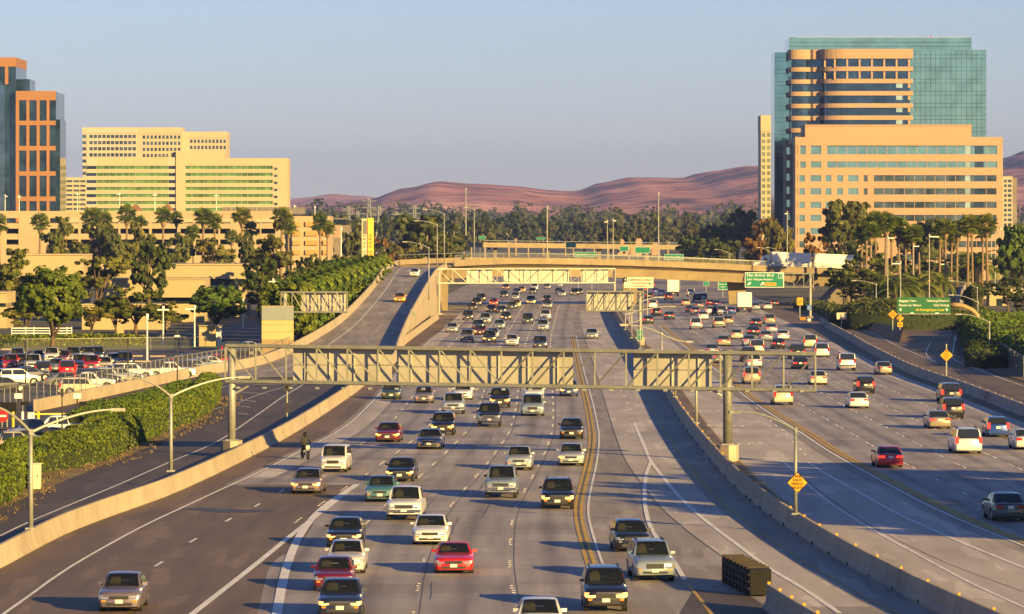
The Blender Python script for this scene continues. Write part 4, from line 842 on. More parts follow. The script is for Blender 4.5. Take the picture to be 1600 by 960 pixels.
# --- parking garage
d = 1273; o = bld('parking_garage', 'long cream parking garage behind the palms', d, 250)
ops = [(10, 29), (78, 122), (126, 185), (188, 233), (237, 277), (282, 301), (306, 341), (344, 360), (400, 406), (408, 430)]
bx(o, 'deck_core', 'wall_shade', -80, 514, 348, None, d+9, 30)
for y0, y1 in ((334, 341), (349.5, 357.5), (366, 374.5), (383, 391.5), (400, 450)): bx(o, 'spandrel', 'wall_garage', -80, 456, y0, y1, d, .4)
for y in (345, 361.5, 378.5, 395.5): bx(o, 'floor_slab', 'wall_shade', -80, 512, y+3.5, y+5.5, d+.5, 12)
prev = -80
for a_, b_ in ops+[(456, 456)]:
    if a_ > prev: bx(o, 'wall_panel', 'wall_garage', prev, a_, 333.5, None, d, .5, .06)
    prev = b_
bx(o, 'wall_panel', 'wall_garage', 430, 456, 333.6, None, d, .5, .07); bx(o, 'parapet', 'wall_garage', -80, 456, 330, 334.5, d, .6, .12)
e = d-3
bx(o, 'end_block', 'wall_garage', 456, 514.5, 338, None, e+.6, 28)
for r in range(4):
    for p0, p1 in ((457, 469), (477, 497), (504.5, 513.5)):
        y = 350.5+14.7*r; bx(o, 'screen_panel', 'orange_screen', p0, p1, y-3.6, y+3.6, e, .8, .0)
bx(o, 'roof_plant', 'louvre', 347, 475, 324, 334.5, d+6, 10); 
for p in (360, 380, 400, 421, 441): bx(o, 'plant_post', 'wall_garage', p, p+1.2, 323.5, 334, d+6, .4, .2)
for p0 in (197, 247):
    x0, x1 = X(p0, d), X(p0+24, d); zt, zb = Z(318.5, d), Z(331, d)
    part(MB().add([(x0, d+4, zb), (x1, d+4, zb), ((x0+x1)/2, d+4, zt), (x0, d+9, zb), (x1, d+9, zb), ((x0+x1)/2, d+9, zt)], [(0, 1, 2), (3, 5, 4), (0, 2, 5, 3), (1, 4, 5, 2)]), 'stair_roof', 'roof_brown', o)
# --- low cream buildings in front of it
def low(label, p0, p1, y0, y1, d, dep=18, joints=(), side=None, glass=None):
    o = bld('low_building', label, d, (p0+p1)/2)
    bx(o, 'wall', 'wall_cream', p0, p1, y0, y1, d, dep); bx(o, 'coping', 'wall_cream', p0-.5, p1+.5, y0-.8, y0+1.2, d, dep+.2, .25)
    for j in joints: bx(o, 'wall_joint', 'wall_pale', j, j+.5, y0+1.2, y1, d, .1, .03)
    if glass: bx(o, 'window_band', 'glass_dark', p0+2, p1-2, y1, y1+glass, d+2.0, dep-4); bx(o, 'base_wall', 'wall_cream', p0, p1, y1+glass, None, d+1.0, dep-3)
    return o
low('flat cream building behind the left trees', 40, 131, 398, 447, 800, 16, (60, 90), glass=8)
low('cream building with a deep flat fascia behind the middle trees', 176, 383, 413.5, 436, 790, 20, (230, 297, 320, 345), glass=10)
low('lower cream block in front of the middle trees', 150, 319.5, 436, 465, 745, 14, (195, 240, 270, 310), glass=10)
low('small cream block cut by the left edge', -60, 11, 457, 474, 700, 12, (), glass=6)
low('low cream garden wall building behind the car park', 128, 260, 476, 486, 690, 10, (), glass=8)
o = bld('guard_booth', 'small yellow kiosk beside the car park drive', 600, 323); bx(o, 'wall', 'wall_cream', 311, 337, 510, None, 592, 3); bx(o, 'roof', 'sign_white', 337, 346, 510.5, None, 593, 2.5); bx(o, 'roof_slab', 'wall_cream', 310, 346.5, 508.6, 510, 592, 3.2, .3)
o = bld('garden_wall', 'low cream garden wall below the trees', 640, 230, 'wall'); bx(o, 'wall', 'wall_cream', 183, 288, 524, None, 630, .5); bx(o, 'wall', 'wall_cream', 183, 193, 508, None, 632, 1.0); bx(o, 'coping', 'wall_cream', 182.5, 288.5, 523.4, 524.4, 630, .55, .1)
o = bld('rail_fence', 'white rail fence behind the big round tree', 640, 60, 'fence')
for y in (513, 517, 521): bx(o, 'rail', 'sign_white', 18, 112, y-.7, y+.7, 612, .1)
for p in (18, 40, 53, 78, 105, 112): bx(o, 'post', 'sign_white', p-.6, p+.6, 511, None, 612.2, .12)
# --- dark low building left of the pylon sign
o = bld('office_building', 'dark low building between the garage and the pylon sign', 1500, 527); bx(o, 'wall', 'wall_shade', 514, 545, 352, None, 1500, 20); bx(o, 'window_band', 'glass_blue', 516, 541, 342.5, 350, 1500, 16, .2); bx(o, 'roof', 'louvre', 513, 543, 341, 343, 1500, 18, .5); bx(o, 'wall_panel', 'wall_tan', 521, 533, 352.5, 372, 1500, 1, .2)
# --- pylon sign, corner towards the road
d = 1000; o = bld('pylon_sign', 'tall yellow pylon sign reading PARK up its sides', d, 574, 'sign')
cx, w = X(574.5, d), 9.2*d/F; zt = Z(341, d)
mat('pylon_yellow', (.80, .50, .05), .05, 1, .6); mat('pylon_cream', (.72, .60, .38), .05, 1, .6)
part(MB().box(cx, cx+w, d, d+w, -.1, zt), 'right_half', 'pylon_yellow', o); part(MB().box(cx-w, cx-.002, d+.25, d+w, -.1, zt-.15), 'left_half', 'pylon_cream', o)
part(MB().box(cx-w*.8, cx-w*.18, d+.18, d+.3, Z(366, d), Z(345, d)), 'louvre_panel', 'louvre', o)
for dx, m_, yy in ((-w*.5, 'black', d+.22), (w*.5, 'sign_red', d-.03)): text('lettering', 'THE PARK', 1.15, (cx+dx, yy, Z(380, d)-.95), m_, o, rot=(R(90), R(-90), 0), spacing=1.25)
# --- glass tower on the right
d = 1450; o = bld('office_tower', 'tall teal glass tower with rounded tan stone bands', d, 1375)
bx(o, 'glass_wing', 'glass_teal', 1400, 1541, 78, None, d, 30); bx(o, 'top_block', 'glass_teal', 1233, 1518, 58.5, 120, d+3, 22); bx(o, 'glass_wing', 'glass_teal', 1210, 1262, 82, None, d+8, 20)
mb = MB()
for k in range(20):
    y = 84+9.5*k if k else 84
    for p0, p1, yy, dd in ((1424, 1541.2, 86+19*k, d), (1424, 1541.2, 92+19*k, d), (1209.8, 1233, 90+19*k, d+8), (1209.8, 1233, 96+19*k, d+8)):
        if yy < 330: mb.box(X(p0, dd), X(p1, dd), dd-.07, dd+.1, Z(yy+.3, dd), Z(yy-.3, dd))
for y in (66, 72): mb.box(X(1233, d), X(1518, d), d+2.9, d+3.1, Z(y+.3, d), Z(y-.3, d))
for p in range(1430, 1541, 8): mb.box(X(p, d)-.05, X(p, d)+.05, d-.05, d+.1, 0, Z(78, d))
tag(mb.build('glazing_bars', 'glass_dark', o), kind='stuff')
# plan of the rounded stone front: a small bay, a notch, then a big quarter round into a straight run
def plan(out=0.0):
    pts = []; xs = X(1232, d); s = d/F
    for k in range(9): q = math.pi-(math.pi*.80)*k/8; pts.append((X(1251, d)+(18.5*s+out)*math.cos(q), d+1-(11*s+out)*math.sin(q)))
    pts.append((X(1270, d), d-1.2-out)); pts.append((X(1280, d), d-1.6-out))
    for k in range(9): q = math.pi-(math.pi/2)*k/8; pts.append((X(1322, d)+(42*s+out)*math.cos(q), d-1.5-(26*s+out)*math.sin(q)))
    pts += [(X(1423.5, d)+out, d-1.5-26*s-out), (X(1423.5, d)+out, d+6), (X(1232, d)-out, d+6)]; return pts
part(MB().prism(plan(-.9), -.1, Z(82, d)), 'curved_glass', 'glass_blue', o)
part(MB().prism(plan(), Z(93, d), Z(78, d)), 'stone_band', 'wall_tan', o)
for k in range(9): y = 109+19*k; part(MB().prism(plan(), Z(y+3.4, d), Z(y-3.4, d)), 'stone_band', 'wall_tan', o)
for r in range(2):
    for k in range(8): px = 1304.5+19.3*(k-1) if k else 1289; bx(o, 'mullion_post', 'wall_tan', px-1.4, px+1.4, 93+19*r, 105.4+19*r, d-6.7 if k else d-4, .6)
for r in range(5): y = 131.5+19*r; bx(o, 'pale_pane', 'glass_bright', 1400, 1410, y-6, y+6, d-6.65, .5); bx(o, 'mullion_post', 'wall_tan', 1418.5, 1422.5, y-6, y+6, d-6.75, .6)
part(MB().box(X(1249, d), X(1518, d), d+6, d+14, Z(58.4, d), Z(57, d)), 'roof_plant', 'sign_cream', o)
for px, py in ((1454, 55), (1266, 186)):
    c = A(px, py, d-9 if px < 1300 else d+3); part(MB().tube([c+V((0, 0, -.9)), c], .12, 5), 'beacon', 'sign_red', o)
# --- tan office in front of it
d = 1330; o = bld('office_building', 'broad tan stone office with long dark window bands in front of the glass tower', d, 1405)
bx(o, 'glass_core', 'glass_office', 1246, 1563, 228, None, d+.5, 26); bx(o, 'roof_block', 'wall_tan', 1258, 1518, 196, 216, d+2, 20); bx(o, 'end_wall', 'wall_tan', 1242.8, 1246.5, 214, None, d+.2, 30); bx(o, 'end_wall', 'wall_tan', 1562, 1567, 215.5, None, d+.2, 28); bx(o, 'roof_kerb', 'wall_tan', 1257.5, 1518.5, 195, 197, d+2, 20.5, .3)
rows = [236, 257.5, 279, 299.5, 320.5, 341, 361.5, 382, 402]
bx(o, 'parapet', 'wall_tan', 1242.5, 1567, 214.5, 227.5, d, 1.2)
hh = 8.2; prev = 227.5
for i, y in enumerate(rows):
    t_, b_ = y-(8.2 if i == 0 else 5), y+(5.5 if i == 0 else 5)
    if t_ > prev: bx(o, 'stone_band', 'wall_tan', 1242.6, 1566.9, prev, t_, d, 1.0)
    prev = b_
    ws = [(1250.5, 1259), (1266.5, 1283), (1292, 1558)] if i < 2 else [(1249, 1257.5), (1266, 1283), (1290, 1299), (1308, 1317), (1325, 1341), (1349.5, 1355.5), (1365, 1557)]
    if i > 6: ws = [(1249, 1257.5), (1290, 1299), (1308, 1317), (1400, 1557)]
    x = 1246.4
    for p0, p1 in ws+[(1562.1, 1563)]:
        if p0-x > .3: bx(o, 'stone_pier', 'wall_tan', x, p0, t_+.02, b_-.02, d+.04, .9)
        if p1 < 1562 and p1 > p0:
            strip(o, p0, p1, y, b_-t_, d+.48, 'glass_teal' if i < 2 or p1 < 1345 else 'glass_office', 3.0 if p1-p0 > 12 else None, .06, 'window' if p1-p0 < 30 else 'window_strip', frame='wall_tan')
            if p1 > 1500 and i < 6: bx(o, 'pale_pane', 'glass_bright', 1508, 1516, t_+.5, b_-.5, d+.3, .3); bx(o, 'dark_pane', 'glass_dark', 1523, 1537, t_+.5, b_-.5, d+.3, .3)
        x = p1
bx(o, 'base_wall', 'wall_tan', 1242.6, 1567, prev, None, d, 1.0)
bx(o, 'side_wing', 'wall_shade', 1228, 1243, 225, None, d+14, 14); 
for i in range(9): strip(o, 1229, 1238, 236+20.5*i, 11, d+14, 'glass_teal', None, .12, 'window')
# --- slim white tower, far small block, low sheds
d = 1600; o = bld('office_tower', 'slim cream tower beside the glass tower', d, 1198); bx(o, 'wall', 'wall_white', 1189, 1208.5, 181, None, d, 18); bx(o, 'cornice', 'wall_white', 1188.5, 1209, 180.4, 206, d, 18, .4)
for r in range(14):
    for p0, p1 in ((1191, 1196), (1199, 1203)): strip(o, p0, p1, 211+10*r, 6, d, 'glass_bright', None, .1, 'window')
for r in range(14): strip(o, 1204.5, 1208, 211+10*r, 6, d, 'louvre', None, .1, 'window')
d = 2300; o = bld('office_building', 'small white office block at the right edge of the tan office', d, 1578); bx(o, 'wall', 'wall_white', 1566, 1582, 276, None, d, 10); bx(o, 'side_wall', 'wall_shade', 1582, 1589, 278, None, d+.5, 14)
for r in range(10):
    for p0, p1 in ((1569, 1573), (1575, 1580.5)): strip(o, p0, p1, 283+7.6*r, 4.4, d, 'glass_office', None, .12, 'window')
d = 900; o = bld('shed', 'small cream shed beside the airport ramp', d, 1558); bx(o, 'wall', 'wall_cream', 1546, 1574, 459, None, d, 6); bx(o, 'roof', 'wall_pale', 1545, 1575, 457, 459.5, d, 7, .4); bx(o, 'window', 'glass_dark', 1557, 1566, 467, 480, d, .3, .05)
d = 1500; o = bld('low_building', 'low pale roof seen between the right palms', d, 1530); bx(o, 'wall', 'wall_tan', 1500, 1560, 372, None, d, 20); bx(o, 'roof', 'wall_pale', 1498, 1562, 369, 373, d, 21, .4)
# far houses between the trees
for i, (p0, p1, y, lab) in enumerate([(965, 982, 371, 'far orange roofed house left of its neighbours'), (985, 1003, 369.5, 'far orange roofed house, largest of three'), (1018, 1030, 371, 'far orange roofed house beside the tall mast')]):
    d = 2500; o = bld('house', lab, d, p0); bx(o, 'wall', 'wall_tan', p0, p1, y+2, None, d, 12); x0, x1 = X(p0-.6, d), X(p1+.6, d)
    part(MB().add([(x0, d-1, Z(y+2, d)), (x1, d-1, Z(y+2, d)), (x1, d+13, Z(y+2, d)), (x0, d+13, Z(y+2, d)), (x0+1, d+6, Z(y-1, d)), (x1-1, d+6, Z(y-1, d))], [(0, 1, 5, 4), (2, 3, 4, 5), (1, 2, 5), (3, 0, 4)]), 'roof', 'wall_orange', o)
# --- monument sign on the left verge
d = 548; o = bld('monument_sign', 'square cream panel with a grey top beside the small gantry', d, 433, 'sign')
mat('panel_grey', (.22, .25, .26), .08, 1, .6); mat('panel_cream', (.50, .38, .17), .05, 1, .6)
bx(o, 'grey_panel', 'panel_grey', 409, 458.5, 479, 500.5, d, .6); bx(o, 'rim', 'panel_cream', 408.5, 459, 478.2, 479, d, .7, .03)
for y0, y1 in ((500.9, 507.9), (508.3, 518.9), (519.3, 531)): bx(o, 'cream_panel', 'panel_cream', 409, 458.5, y0, y1, d, .6)
bx(o, 'base', 'monotube', 409, 458.5, 531.3, None, d, .6)
# ============================================================ vegetation
nrg = np.random.default_rng(11)
def quads_mesh(name, c, nrm, size, mats, core=None):
    """many leaf-sized faces: centres c, normals nrm, half sizes"""
    n = len(c); r = nrg.normal(size=(n, 3)); u = np.cross(nrm, r); u /= np.linalg.norm(u, axis=1, keepdims=True)+1e-9; w = np.cross(nrm, u)
    s = np.asarray(size).reshape(-1, 1); a = nrg.uniform(.55, 1.0, (n, 1))
    v = np.stack([c-u*s, c-w*s*a, c+u*s, c+w*s*a], 1).reshape(-1, 3)
    nv = len(v); cv = np.array(core[0]) if core else np.zeros((0, 3)); cf = core[1] if core else []
    me = bpy.data.meshes.new(name); me.vertices.add(nv+len(cv)); me.vertices.foreach_set('co', np.concatenate([v, cv]).astype(np.float32).ravel())
    li = np.concatenate([np.arange(nv), np.array([i+nv for f in cf for i in f], dtype=int)]); tot = np.concatenate([np.full(n, 4), np.array([len(f) for f in cf], dtype=int)]).astype(int)
    me.loops.add(len(li)); me.loops.foreach_set('vertex_index', li.astype(np.int32)); me.polygons.add(len(tot))
    me.polygons.foreach_set('loop_start', np.concatenate([[0], np.cumsum(tot)[:-1]]).astype(np.int32))
    for m in mats: me.materials.append(M[m])
    if core: me.polygons.foreach_set('material_index', np.concatenate([np.zeros(n), np.full(len(cf), len(mats)-1)]).astype(np.int32))
    me.update(calc_edges=True); return me
def unit(n): d = nrg.normal(size=(n, 3)); return d/np.linalg.norm(d, axis=1, keepdims=True)
def clumps(blobs, nsub, nleaf, leaf, fill=.5, sub=.30):
    """leaf clumps over the surface of the blobs, leaves around each clump"""
    vol = np.array([(b[3]*b[4]*b[5])**.667 for b in blobs]); pick = nrg.choice(len(blobs), nsub, p=vol/vol.sum()); C = []; Nn = []; S = []
    for k in pick:
        b = blobs[k]; dr = unit(1)[0]; dr[2] = dr[2]*.9+.12; rad = np.array(b[3:6]); rr = nrg.uniform(fill, 1.0)
        cc = np.array(b[:3])+dr*rad*rr; sr = sub*rad.mean()*nrg.uniform(.6, 1.25); m = max(3, int(nleaf*nrg.uniform(.6, 1.4))); e = unit(m)
        C.append(cc+e*sr*nrg.uniform(.35, 1, (m, 1))*np.array([1, 1, .75])); nn = e*.55+dr*.5+unit(m)*.45; Nn.append(nn/np.linalg.norm(nn, axis=1, keepdims=True)); S.append(leaf*nrg.uniform(.6, 1.2, m))
    return np.concatenate(C), np.concatenate(Nn), np.concatenate(S)
def trunk(h, r, limbs, m='bark', lean=.0):
    mb = MB(); mb.tube([(0, 0, -.2), (lean*.3, 0, h*.4), (lean, .1, h)], [r*1.25, r*.9, r*.7], 8)
    for (x, y, z), f in limbs: mb.tube([(lean*.8, 0, h*f), (lean*.5+x*.5, y*.5, h*f+(z-h*f)*.6), (x, y, z)], [r*.6, r*.4, r*.16], 6)
    return mb.mesh('trunk', m, True)
KIND = {}
def kind(name, blobs, nsub, nleaf, leaf, lm, th, tr, fill=.5, sub=.3, tm='bark'):
    b = blobs; c, n, s = clumps(b, nsub, nleaf, leaf, fill, sub)
    limbs = [((q[0]*.8, q[1]*.8, q[2]), .55+.4*(i % 3)/2) for i, q in enumerate(b[:9])]
    zt = max(q[2]+q[5] for q in b); wd = max(abs(q[0])+q[3] for q in b)
    KIND[name] = (quads_mesh(name+'_crown', c, n, s, [lm]), trunk(th, tr, limbs, tm), zt, wd)
def rb(n, R_, z0, z1, r0, r1, flat=.8):
    out = []
    for i in range(n):
        q = 2*math.pi*i/n+rnd.uniform(-.4, .4); k = rnd.uniform(.25, 1); r = rnd.uniform(r0, r1); out.append((R_*k*math.cos(q), R_*k*math.sin(q), rnd.uniform(z0, z1), r, r, r*flat))
    return out
kind('round_a', [(0, 0, 6.4, 3.6, 3.6, 3.4)]+rb(10, 3.1, 4.6, 8.0, 1.5, 2.1), 270, 46, .29, 'leaf_round', 2.6, .32, .68, .24)
kind('round_b', [(0, 0, 6.0, 3.2, 3.2, 3.0)]+rb(9, 3.3, 4.4, 7.6, 1.3, 2.2), 240, 46, .29, 'leaf_round', 3.0, .3, .62, .24)
kind('loose_a', rb(13, 4.0, 4.2, 9.5, 1.1, 1.9), 150, 40, .28, 'leaf_loose', 4.6, .24, .35, .36)
kind('loose_b', rb(15, 3.6, 3.8, 10, .9, 1.7), 150, 38, .28, 'leaf_loose', 4.2, .22, .35, .36)
kind('dark_a', rb(12, 3.4, 4, 10, 1.5, 2.3)+[(0, 0, 7, 2.6, 2.6, 3)], 130, 38, .33, 'leaf_dark', 4, .3, .45, .3)
kind('euc_a', rb(9, 3.6, 9, 15, 1.5, 2.6)+rb(5, 4.4, 6, 11, 1.2, 1.8), 160, 36, .44, 'leaf_euc', 8, .42, .4, .34, 'bark_pale')
kind('euc_b', rb(8, 2.8, 8, 17, 1.3, 2.3)+rb(5, 3.2, 5, 11, 1.1, 1.8), 150, 36, .44, 'leaf_euc', 9, .4, .4, .34, 'bark_pale')
kind('euc_c', [(0, 0, 9, 4.2, 4.2, 3.6)]+rb(9, 4.6, 5, 12, 1.8, 3.0), 150, 34, .46, 'leaf_euc', 6, .45, .5, .3)
kind('brown_a', rb(11, 3.8, 5, 11, 1.5, 2.5), 110, 32, .42, 'leaf_brown', 6, .35, .4, .32)
kind('far_a', [(0, 0, 9, 4.5, 4.5, 5)]+rb(6, 4, 5, 14, 2, 3.2), 60, 20, .85, 'leaf_far', 7, .5, .5, .32, 'bark_pale')
kind('far_b', rb(8, 3.6, 6, 16, 2, 3.2), 56, 20, .85, 'leaf_far', 9, .5, .45, .34, 'bark_pale')
kind('shrub', [(0, 0, .8, 1.1, 1.1, .9)]+rb(5, .8, .5, 1.2, .5, .8), 60, 26, .16, 'leaf_round', .5, .08, .5, .3)
kind('clipped', [(x, y, z, 1.9, 2.4, 1.9) for x in (-2.2, 0, 2.2) for y in (-5, -1.7, 1.7, 5) for z in (3.2, 5.4, 7.4)], 420, 38, .34, 'leaf_hedge', 2.6, .3, .72, .26)
TREES = []
def tree(k, px, base_d, top, label, w=None, name='tree', cat='tree', rot=None, group=None, x=None, z=0.0, sy=None):
    """a tree at photo column px, base_d metres away, whose crown reaches photo row top and is w pixels wide"""
    cr, tk, zt, wd = KIND[k]; d = base_d; h = Z(top, d)-z; s = h/zt; sx = s if w is None else (w*1.12*d/F)/(2*wd)
    o = thing(name, label, cat, (X(px, d) if x is None else x, d, z), group, (0, 0, rnd.uniform(0, 6.28) if rot is None else rot), (sx, sx if sy is None else sy, s))
    link('trunk', tk, o); link('crown', cr, o); return o
ORD = ['first', 'second', 'third', 'fourth', 'fifth', 'sixth', 'seventh', 'eighth', 'ninth', 'tenth', 'eleventh', 'twelfth', 'thirteenth', 'fourteenth', 'fifteenth', 'sixteenth', 'seventeenth', 'eighteenth', 'nineteenth', 'twentieth'] 
ORD += ['twenty-'+q for q in ORD[:9]]+['thirtieth']+['thirty-'+q for q in ORD[:9]]+['fortieth']+['forty-'+q for q in ORD[:9]]
# left side
for a in [('round_a', 82, 557, 416, 'big round dense green tree behind the left car park', 112), ('round_b', 337, 650, 447, 'round bright green tree right of the white lamp mast', 88), ('loose_a', 22, 720, 388, 'wide loose tree at the left edge behind the round tree', 105),
          ('dark_a', 232, 735, 373, 'tall dark green tree in the middle of the cream buildings', 72), ('loose_b', 152, 722, 398, 'airy pale tree before the cream fascia', 92), ('loose_a', 212, 640, 447, 'broad olive tree behind the T shaped lamp', 105), ('loose_b', 143, 630, 478, 'small thin tree right of the big round tree', 58),
          ('loose_b', 40, 620, 468, 'small tree half hidden left of the big round tree', 70), ('loose_a', 258, 650, 470, 'small olive tree left of the round bright one', 60), ('loose_b', 181, 640, 470, 'slender tree with a bare trunk by the garden wall', 60), ('dark_a', 404, 780, 402, 'dark tree behind the drive, left of the gantry', 70), ('euc_b', 427, 830, 346, 'tall slim eucalyptus with a bare lower trunk', 60),
          ('dark_a', 455, 860, 420, 'dark tree just above the small gantry', 60), ('dark_a', 375, 800, 430, 'dark low tree right of the cream block', 60), ('dark_a', 480, 900, 398, 'dark tree before the garage end', 55), ('dark_a', 512, 950, 402, 'dark tree under the twin palms', 50),
          ('loose_a', 100, 1150, 338, 'grey green tree before the garage, left', 66), ('loose_b', 150, 1160, 345, 'grey green tree before the garage, second', 64), ('euc_c', 178, 1150, 352, 'low grey tree before the garage, third', 56), ('loose_a', 218, 1150, 345, 'olive tree before the garage under the palms', 52), ('euc_c', 278, 1100, 365, 'bushy olive tree before the garage middle', 60), ('loose_b', 330, 1100, 372, 'bushy tree before the garage right of the palms', 62), ('loose_a', 355, 950, 398, 'dry tree above the cream fascia', 60), ('euc_c', 390, 1000, 362, 'bushy tree left of the slim eucalyptus', 40),
          ('euc_a', 664, 1150, 334, 'big spreading eucalyptus behind the ramp lamps', 92), ('euc_b', 706, 1250, 350, 'dark eucalyptus right of the spreading one', 58), ('euc_c', 632, 1200, 368, 'low dark tree left of the spreading eucalyptus', 60), ('brown_a', 603, 1100, 368, 'brown leaved tree right of the pylon sign', 42), ('euc_c', 552, 1150, 349, 'grey green tree left of the pylon sign', 44), ('dark_a', 590, 1050, 380, 'dark bush at the foot of the pylon sign', 50), ('dark_a', 690, 1120, 372, 'dark tree close behind the overpass end', 60)]: tree(*a)
# clipped row along the ramp
for i in range(12):
    d = 588+21*i; tree('clipped', 0, d, Z(0, d)*0+HZ-(8.6+.19*i-CH)*F/d, '%s clipped tree of the row along the ramp, counting from the gantry' % ORD[i], name='clipped_tree', x=-29.6+.17*i, rot=0.02*i, group='clipped trees along the ramp')
# right side
for a in [('euc_a', 1322, 1060, 312, 'spreading dark eucalyptus before the tan office', 84), ('euc_c', 1152, 1500, 326, 'tall green tree left of the slim tower', 62), ('brown_a', 1186, 1250, 340, 'orange brown tree under the slim tower', 66), ('euc_c', 1218, 1200, 342, 'olive tree left of the thin lamp mast', 56), ('euc_c', 1104, 1500, 352, 'blue green tree behind the curved lamps', 70), ('dark_a', 1085, 1350, 368, 'dark tree behind the small white sign', 70), ('dark_a', 1132, 1250, 372, 'dark tree right of the curved lamps', 60),
          ('brown_a', 1270, 1100, 358, 'brown tree behind the white lorry cab', 44), ('brown_a', 1297, 1120, 372, 'small brown tree under the spreading eucalyptus', 40), ('dark_a', 1345, 1000, 372, 'dark tree behind the first palms', 60), ('euc_c', 1430, 1250, 345, 'olive tree before the office windows', 66), ('euc_c', 1470, 1250, 338, 'broad olive tree before the office, right of its twin', 60), ('dark_a', 1390, 980, 400, 'dark tree filling the palm grove, left', 80), ('dark_a', 1450, 1000, 405, 'dark tree filling the palm grove, middle', 80), ('dark_a', 1500, 1020, 400, 'dark tree filling the palm grove, right', 80), ('loose_a', 1322, 905, 405, 'loose tree against the right end of the overpass', 70), ('loose_b', 1350, 890, 420, 'thin olive tree left of the palm trunks', 50),
          ('round_b', 1592, 900, 350, 'bright green tree at the right edge', 70), ('dark_a', 1575, 820, 430, 'dark tree overhanging the shed', 60), ('dark_a', 1604, 760, 455, 'dark tree cut by the right edge', 50), ('dark_a', 1580, 1100, 385, 'dark tree behind the bright one at the right edge', 50), ('brown_a', 1338, 950, 410, 'brown bush beside the lorry trailer', 40), ('dark_a', 1362, 880, 425, 'dark leafy tree low among the palm trunks', 60), ('dark_a', 1410, 890, 432, 'dark leafy tree low behind the airport sign', 70), ('dark_a', 1330, 900, 438, 'dark leafy tree at the end of the overpass', 50), ('dark_a', 1450, 950, 425, 'dark leafy tree low behind the arrow plate', 60), ('dark_a', 1535, 900, 440, 'dark leafy tree above the shed roof', 50), ('loose_a', 1370, 900, 395, 'loose olive tree between the first palms', 60)]: tree(*a)
# palms
def washingtonia(seed):
    q = random.Random(seed); mb = MB(); H = 16.0
    for i in range(46):
        az = q.uniform(0, 6.28); el = q.uniform(-.75, 1.35); L = q.uniform(1.3, 1.9); dr = V((math.cos(az)*math.cos(el), math.sin(az)*math.cos(el), math.sin(el))); s = dr.cross(V((0, 0, 1))).normalized(); u = s.cross(dr)
        c = V((0, 0, H))+dr*L*.55
        for k in range(9):
            t = (k-4)/4*1.25; e = (dr*math.cos(t)+s*math.sin(t))*L*.9+V((0, 0, -.35*abs(t))); wd = s*math.cos(t)*.10-dr*math.sin(t)*.10
            mb.add([c-wd, c+wd, c+e*.75+wd*1.2+u*.05, c+e+V((0, 0, -.12)), c+e*.75-wd*1.2+u*.05], [(0, 1, 2, 3, 4)])
        mb.add([V((0, 0, H))-s*.04, V((0, 0, H))+s*.04, c+s*.04, c-s*.04], [(0, 1, 2, 3)])
    sk = MB(); sk.tube([(0, 0, H-2.6), (0, 0, H-1.2), (0, 0, H-.1)], [.32, .75, .35], 9); tk = MB(); tk.tube([(0, 0, -.2), (.06, 0, H*.5), (0, 0, H)], [.34, .24, .2], 8)
    return mb.mesh('fan_crown', 'leaf_palm'), tk.mesh('palm_trunk', 'palm_bark', True), sk.mesh('skirt', 'skirt', True)
WP = [washingtonia(s) for s in (1, 2, 3)]
def palm(px, d, top, label, k=None, w=None):
    cr, tk, sk = WP[(k if k is not None else int(px)) % 3]; h = Z(top, d); s = h/18.0; c = (w or 24)*1.15*d/F/3.8
    o = thing('palm_tree', label, 'palm', (X(px, d), d, 0), 'fan palms', (rnd.uniform(-.03, .03), rnd.uniform(-.03, .03), rnd.uniform(0, 6))); o.scale = (1, 1, 1)
    H = h-1.9*c; link('trunk', tk, o, scale=(c*1.05, c*1.05, H/16.0)); link('crown', cr, o, loc=(0, 0, H-16*c), scale=(c, c, c)); link('skirt', sk, o, loc=(0, 0, H-16*c), scale=(c, c, c)); return o
for i, (px, d, top, w, lab) in enumerate([(61, 1190, 334, 24, 'fan palm standing alone before the blank garage wall'), (-1, 1190, 336, 24, 'fan palm cut by the left edge'), (140, 1200, 324, 26, 'fan palm under the small cream office'), (165, 1180, 331, 22, 'shorter fan palm beside the one under the small office'), (200, 1190, 321, 24, 'fan palm before the left stair roof'), (218, 1170, 337, 18, 'short fan palm between the stair roofs'), (254, 1190, 324, 23, 'fan palm before the right stair roof'), (275, 1200, 331, 18, 'thin fan palm right of the right stair roof'), (317, 1190, 325, 24, 'fan palm before the hotel stair core'), (334, 1180, 334, 22, 'fan palm with a brown skirt right of its taller twin'), (303, 1150, 352, 20, 'short brown skirted fan palm'), (377, 1190, 324, 24, 'fan palm before the dark roof plant'), (362, 1150, 360, 18, 'low fan palm left of the slim eucalyptus'), (391, 1160, 347, 20, 'fan palm behind the slim eucalyptus'), (438, 1150, 324, 26, 'fan palm before the garage corner'), (451, 1140, 343, 22, 'lower fan palm at the garage corner'), (501, 1100, 335, 24, 'left of the twin palms at the garage end'), (510, 1110, 345, 20, 'right of the twin palms at the garage end')]): palm(px, d, top, lab, i, w)
for i, (px, d, top, w) in enumerate([(1345, 905, 352, 22), (1352, 930, 340, 26), (1360, 900, 348, 26), (1371, 920, 331, 26), (1383, 890, 333, 28), (1392, 940, 346, 24), (1404, 910, 340, 26), (1415, 930, 356, 24), (1427, 905, 350, 26), (1437, 940, 360, 22), (1467, 950, 350, 24), (1477, 920, 342, 24), (1486, 960, 356, 22), (1495, 930, 345, 24), (1512, 930, 335, 26), (1520, 950, 342, 22), (1544, 930, 335, 26), (1534, 960, 350, 22)]): palm(px, d, top, '%s fan palm from the left in the grove before the tan office' % ORD[i], i, w)
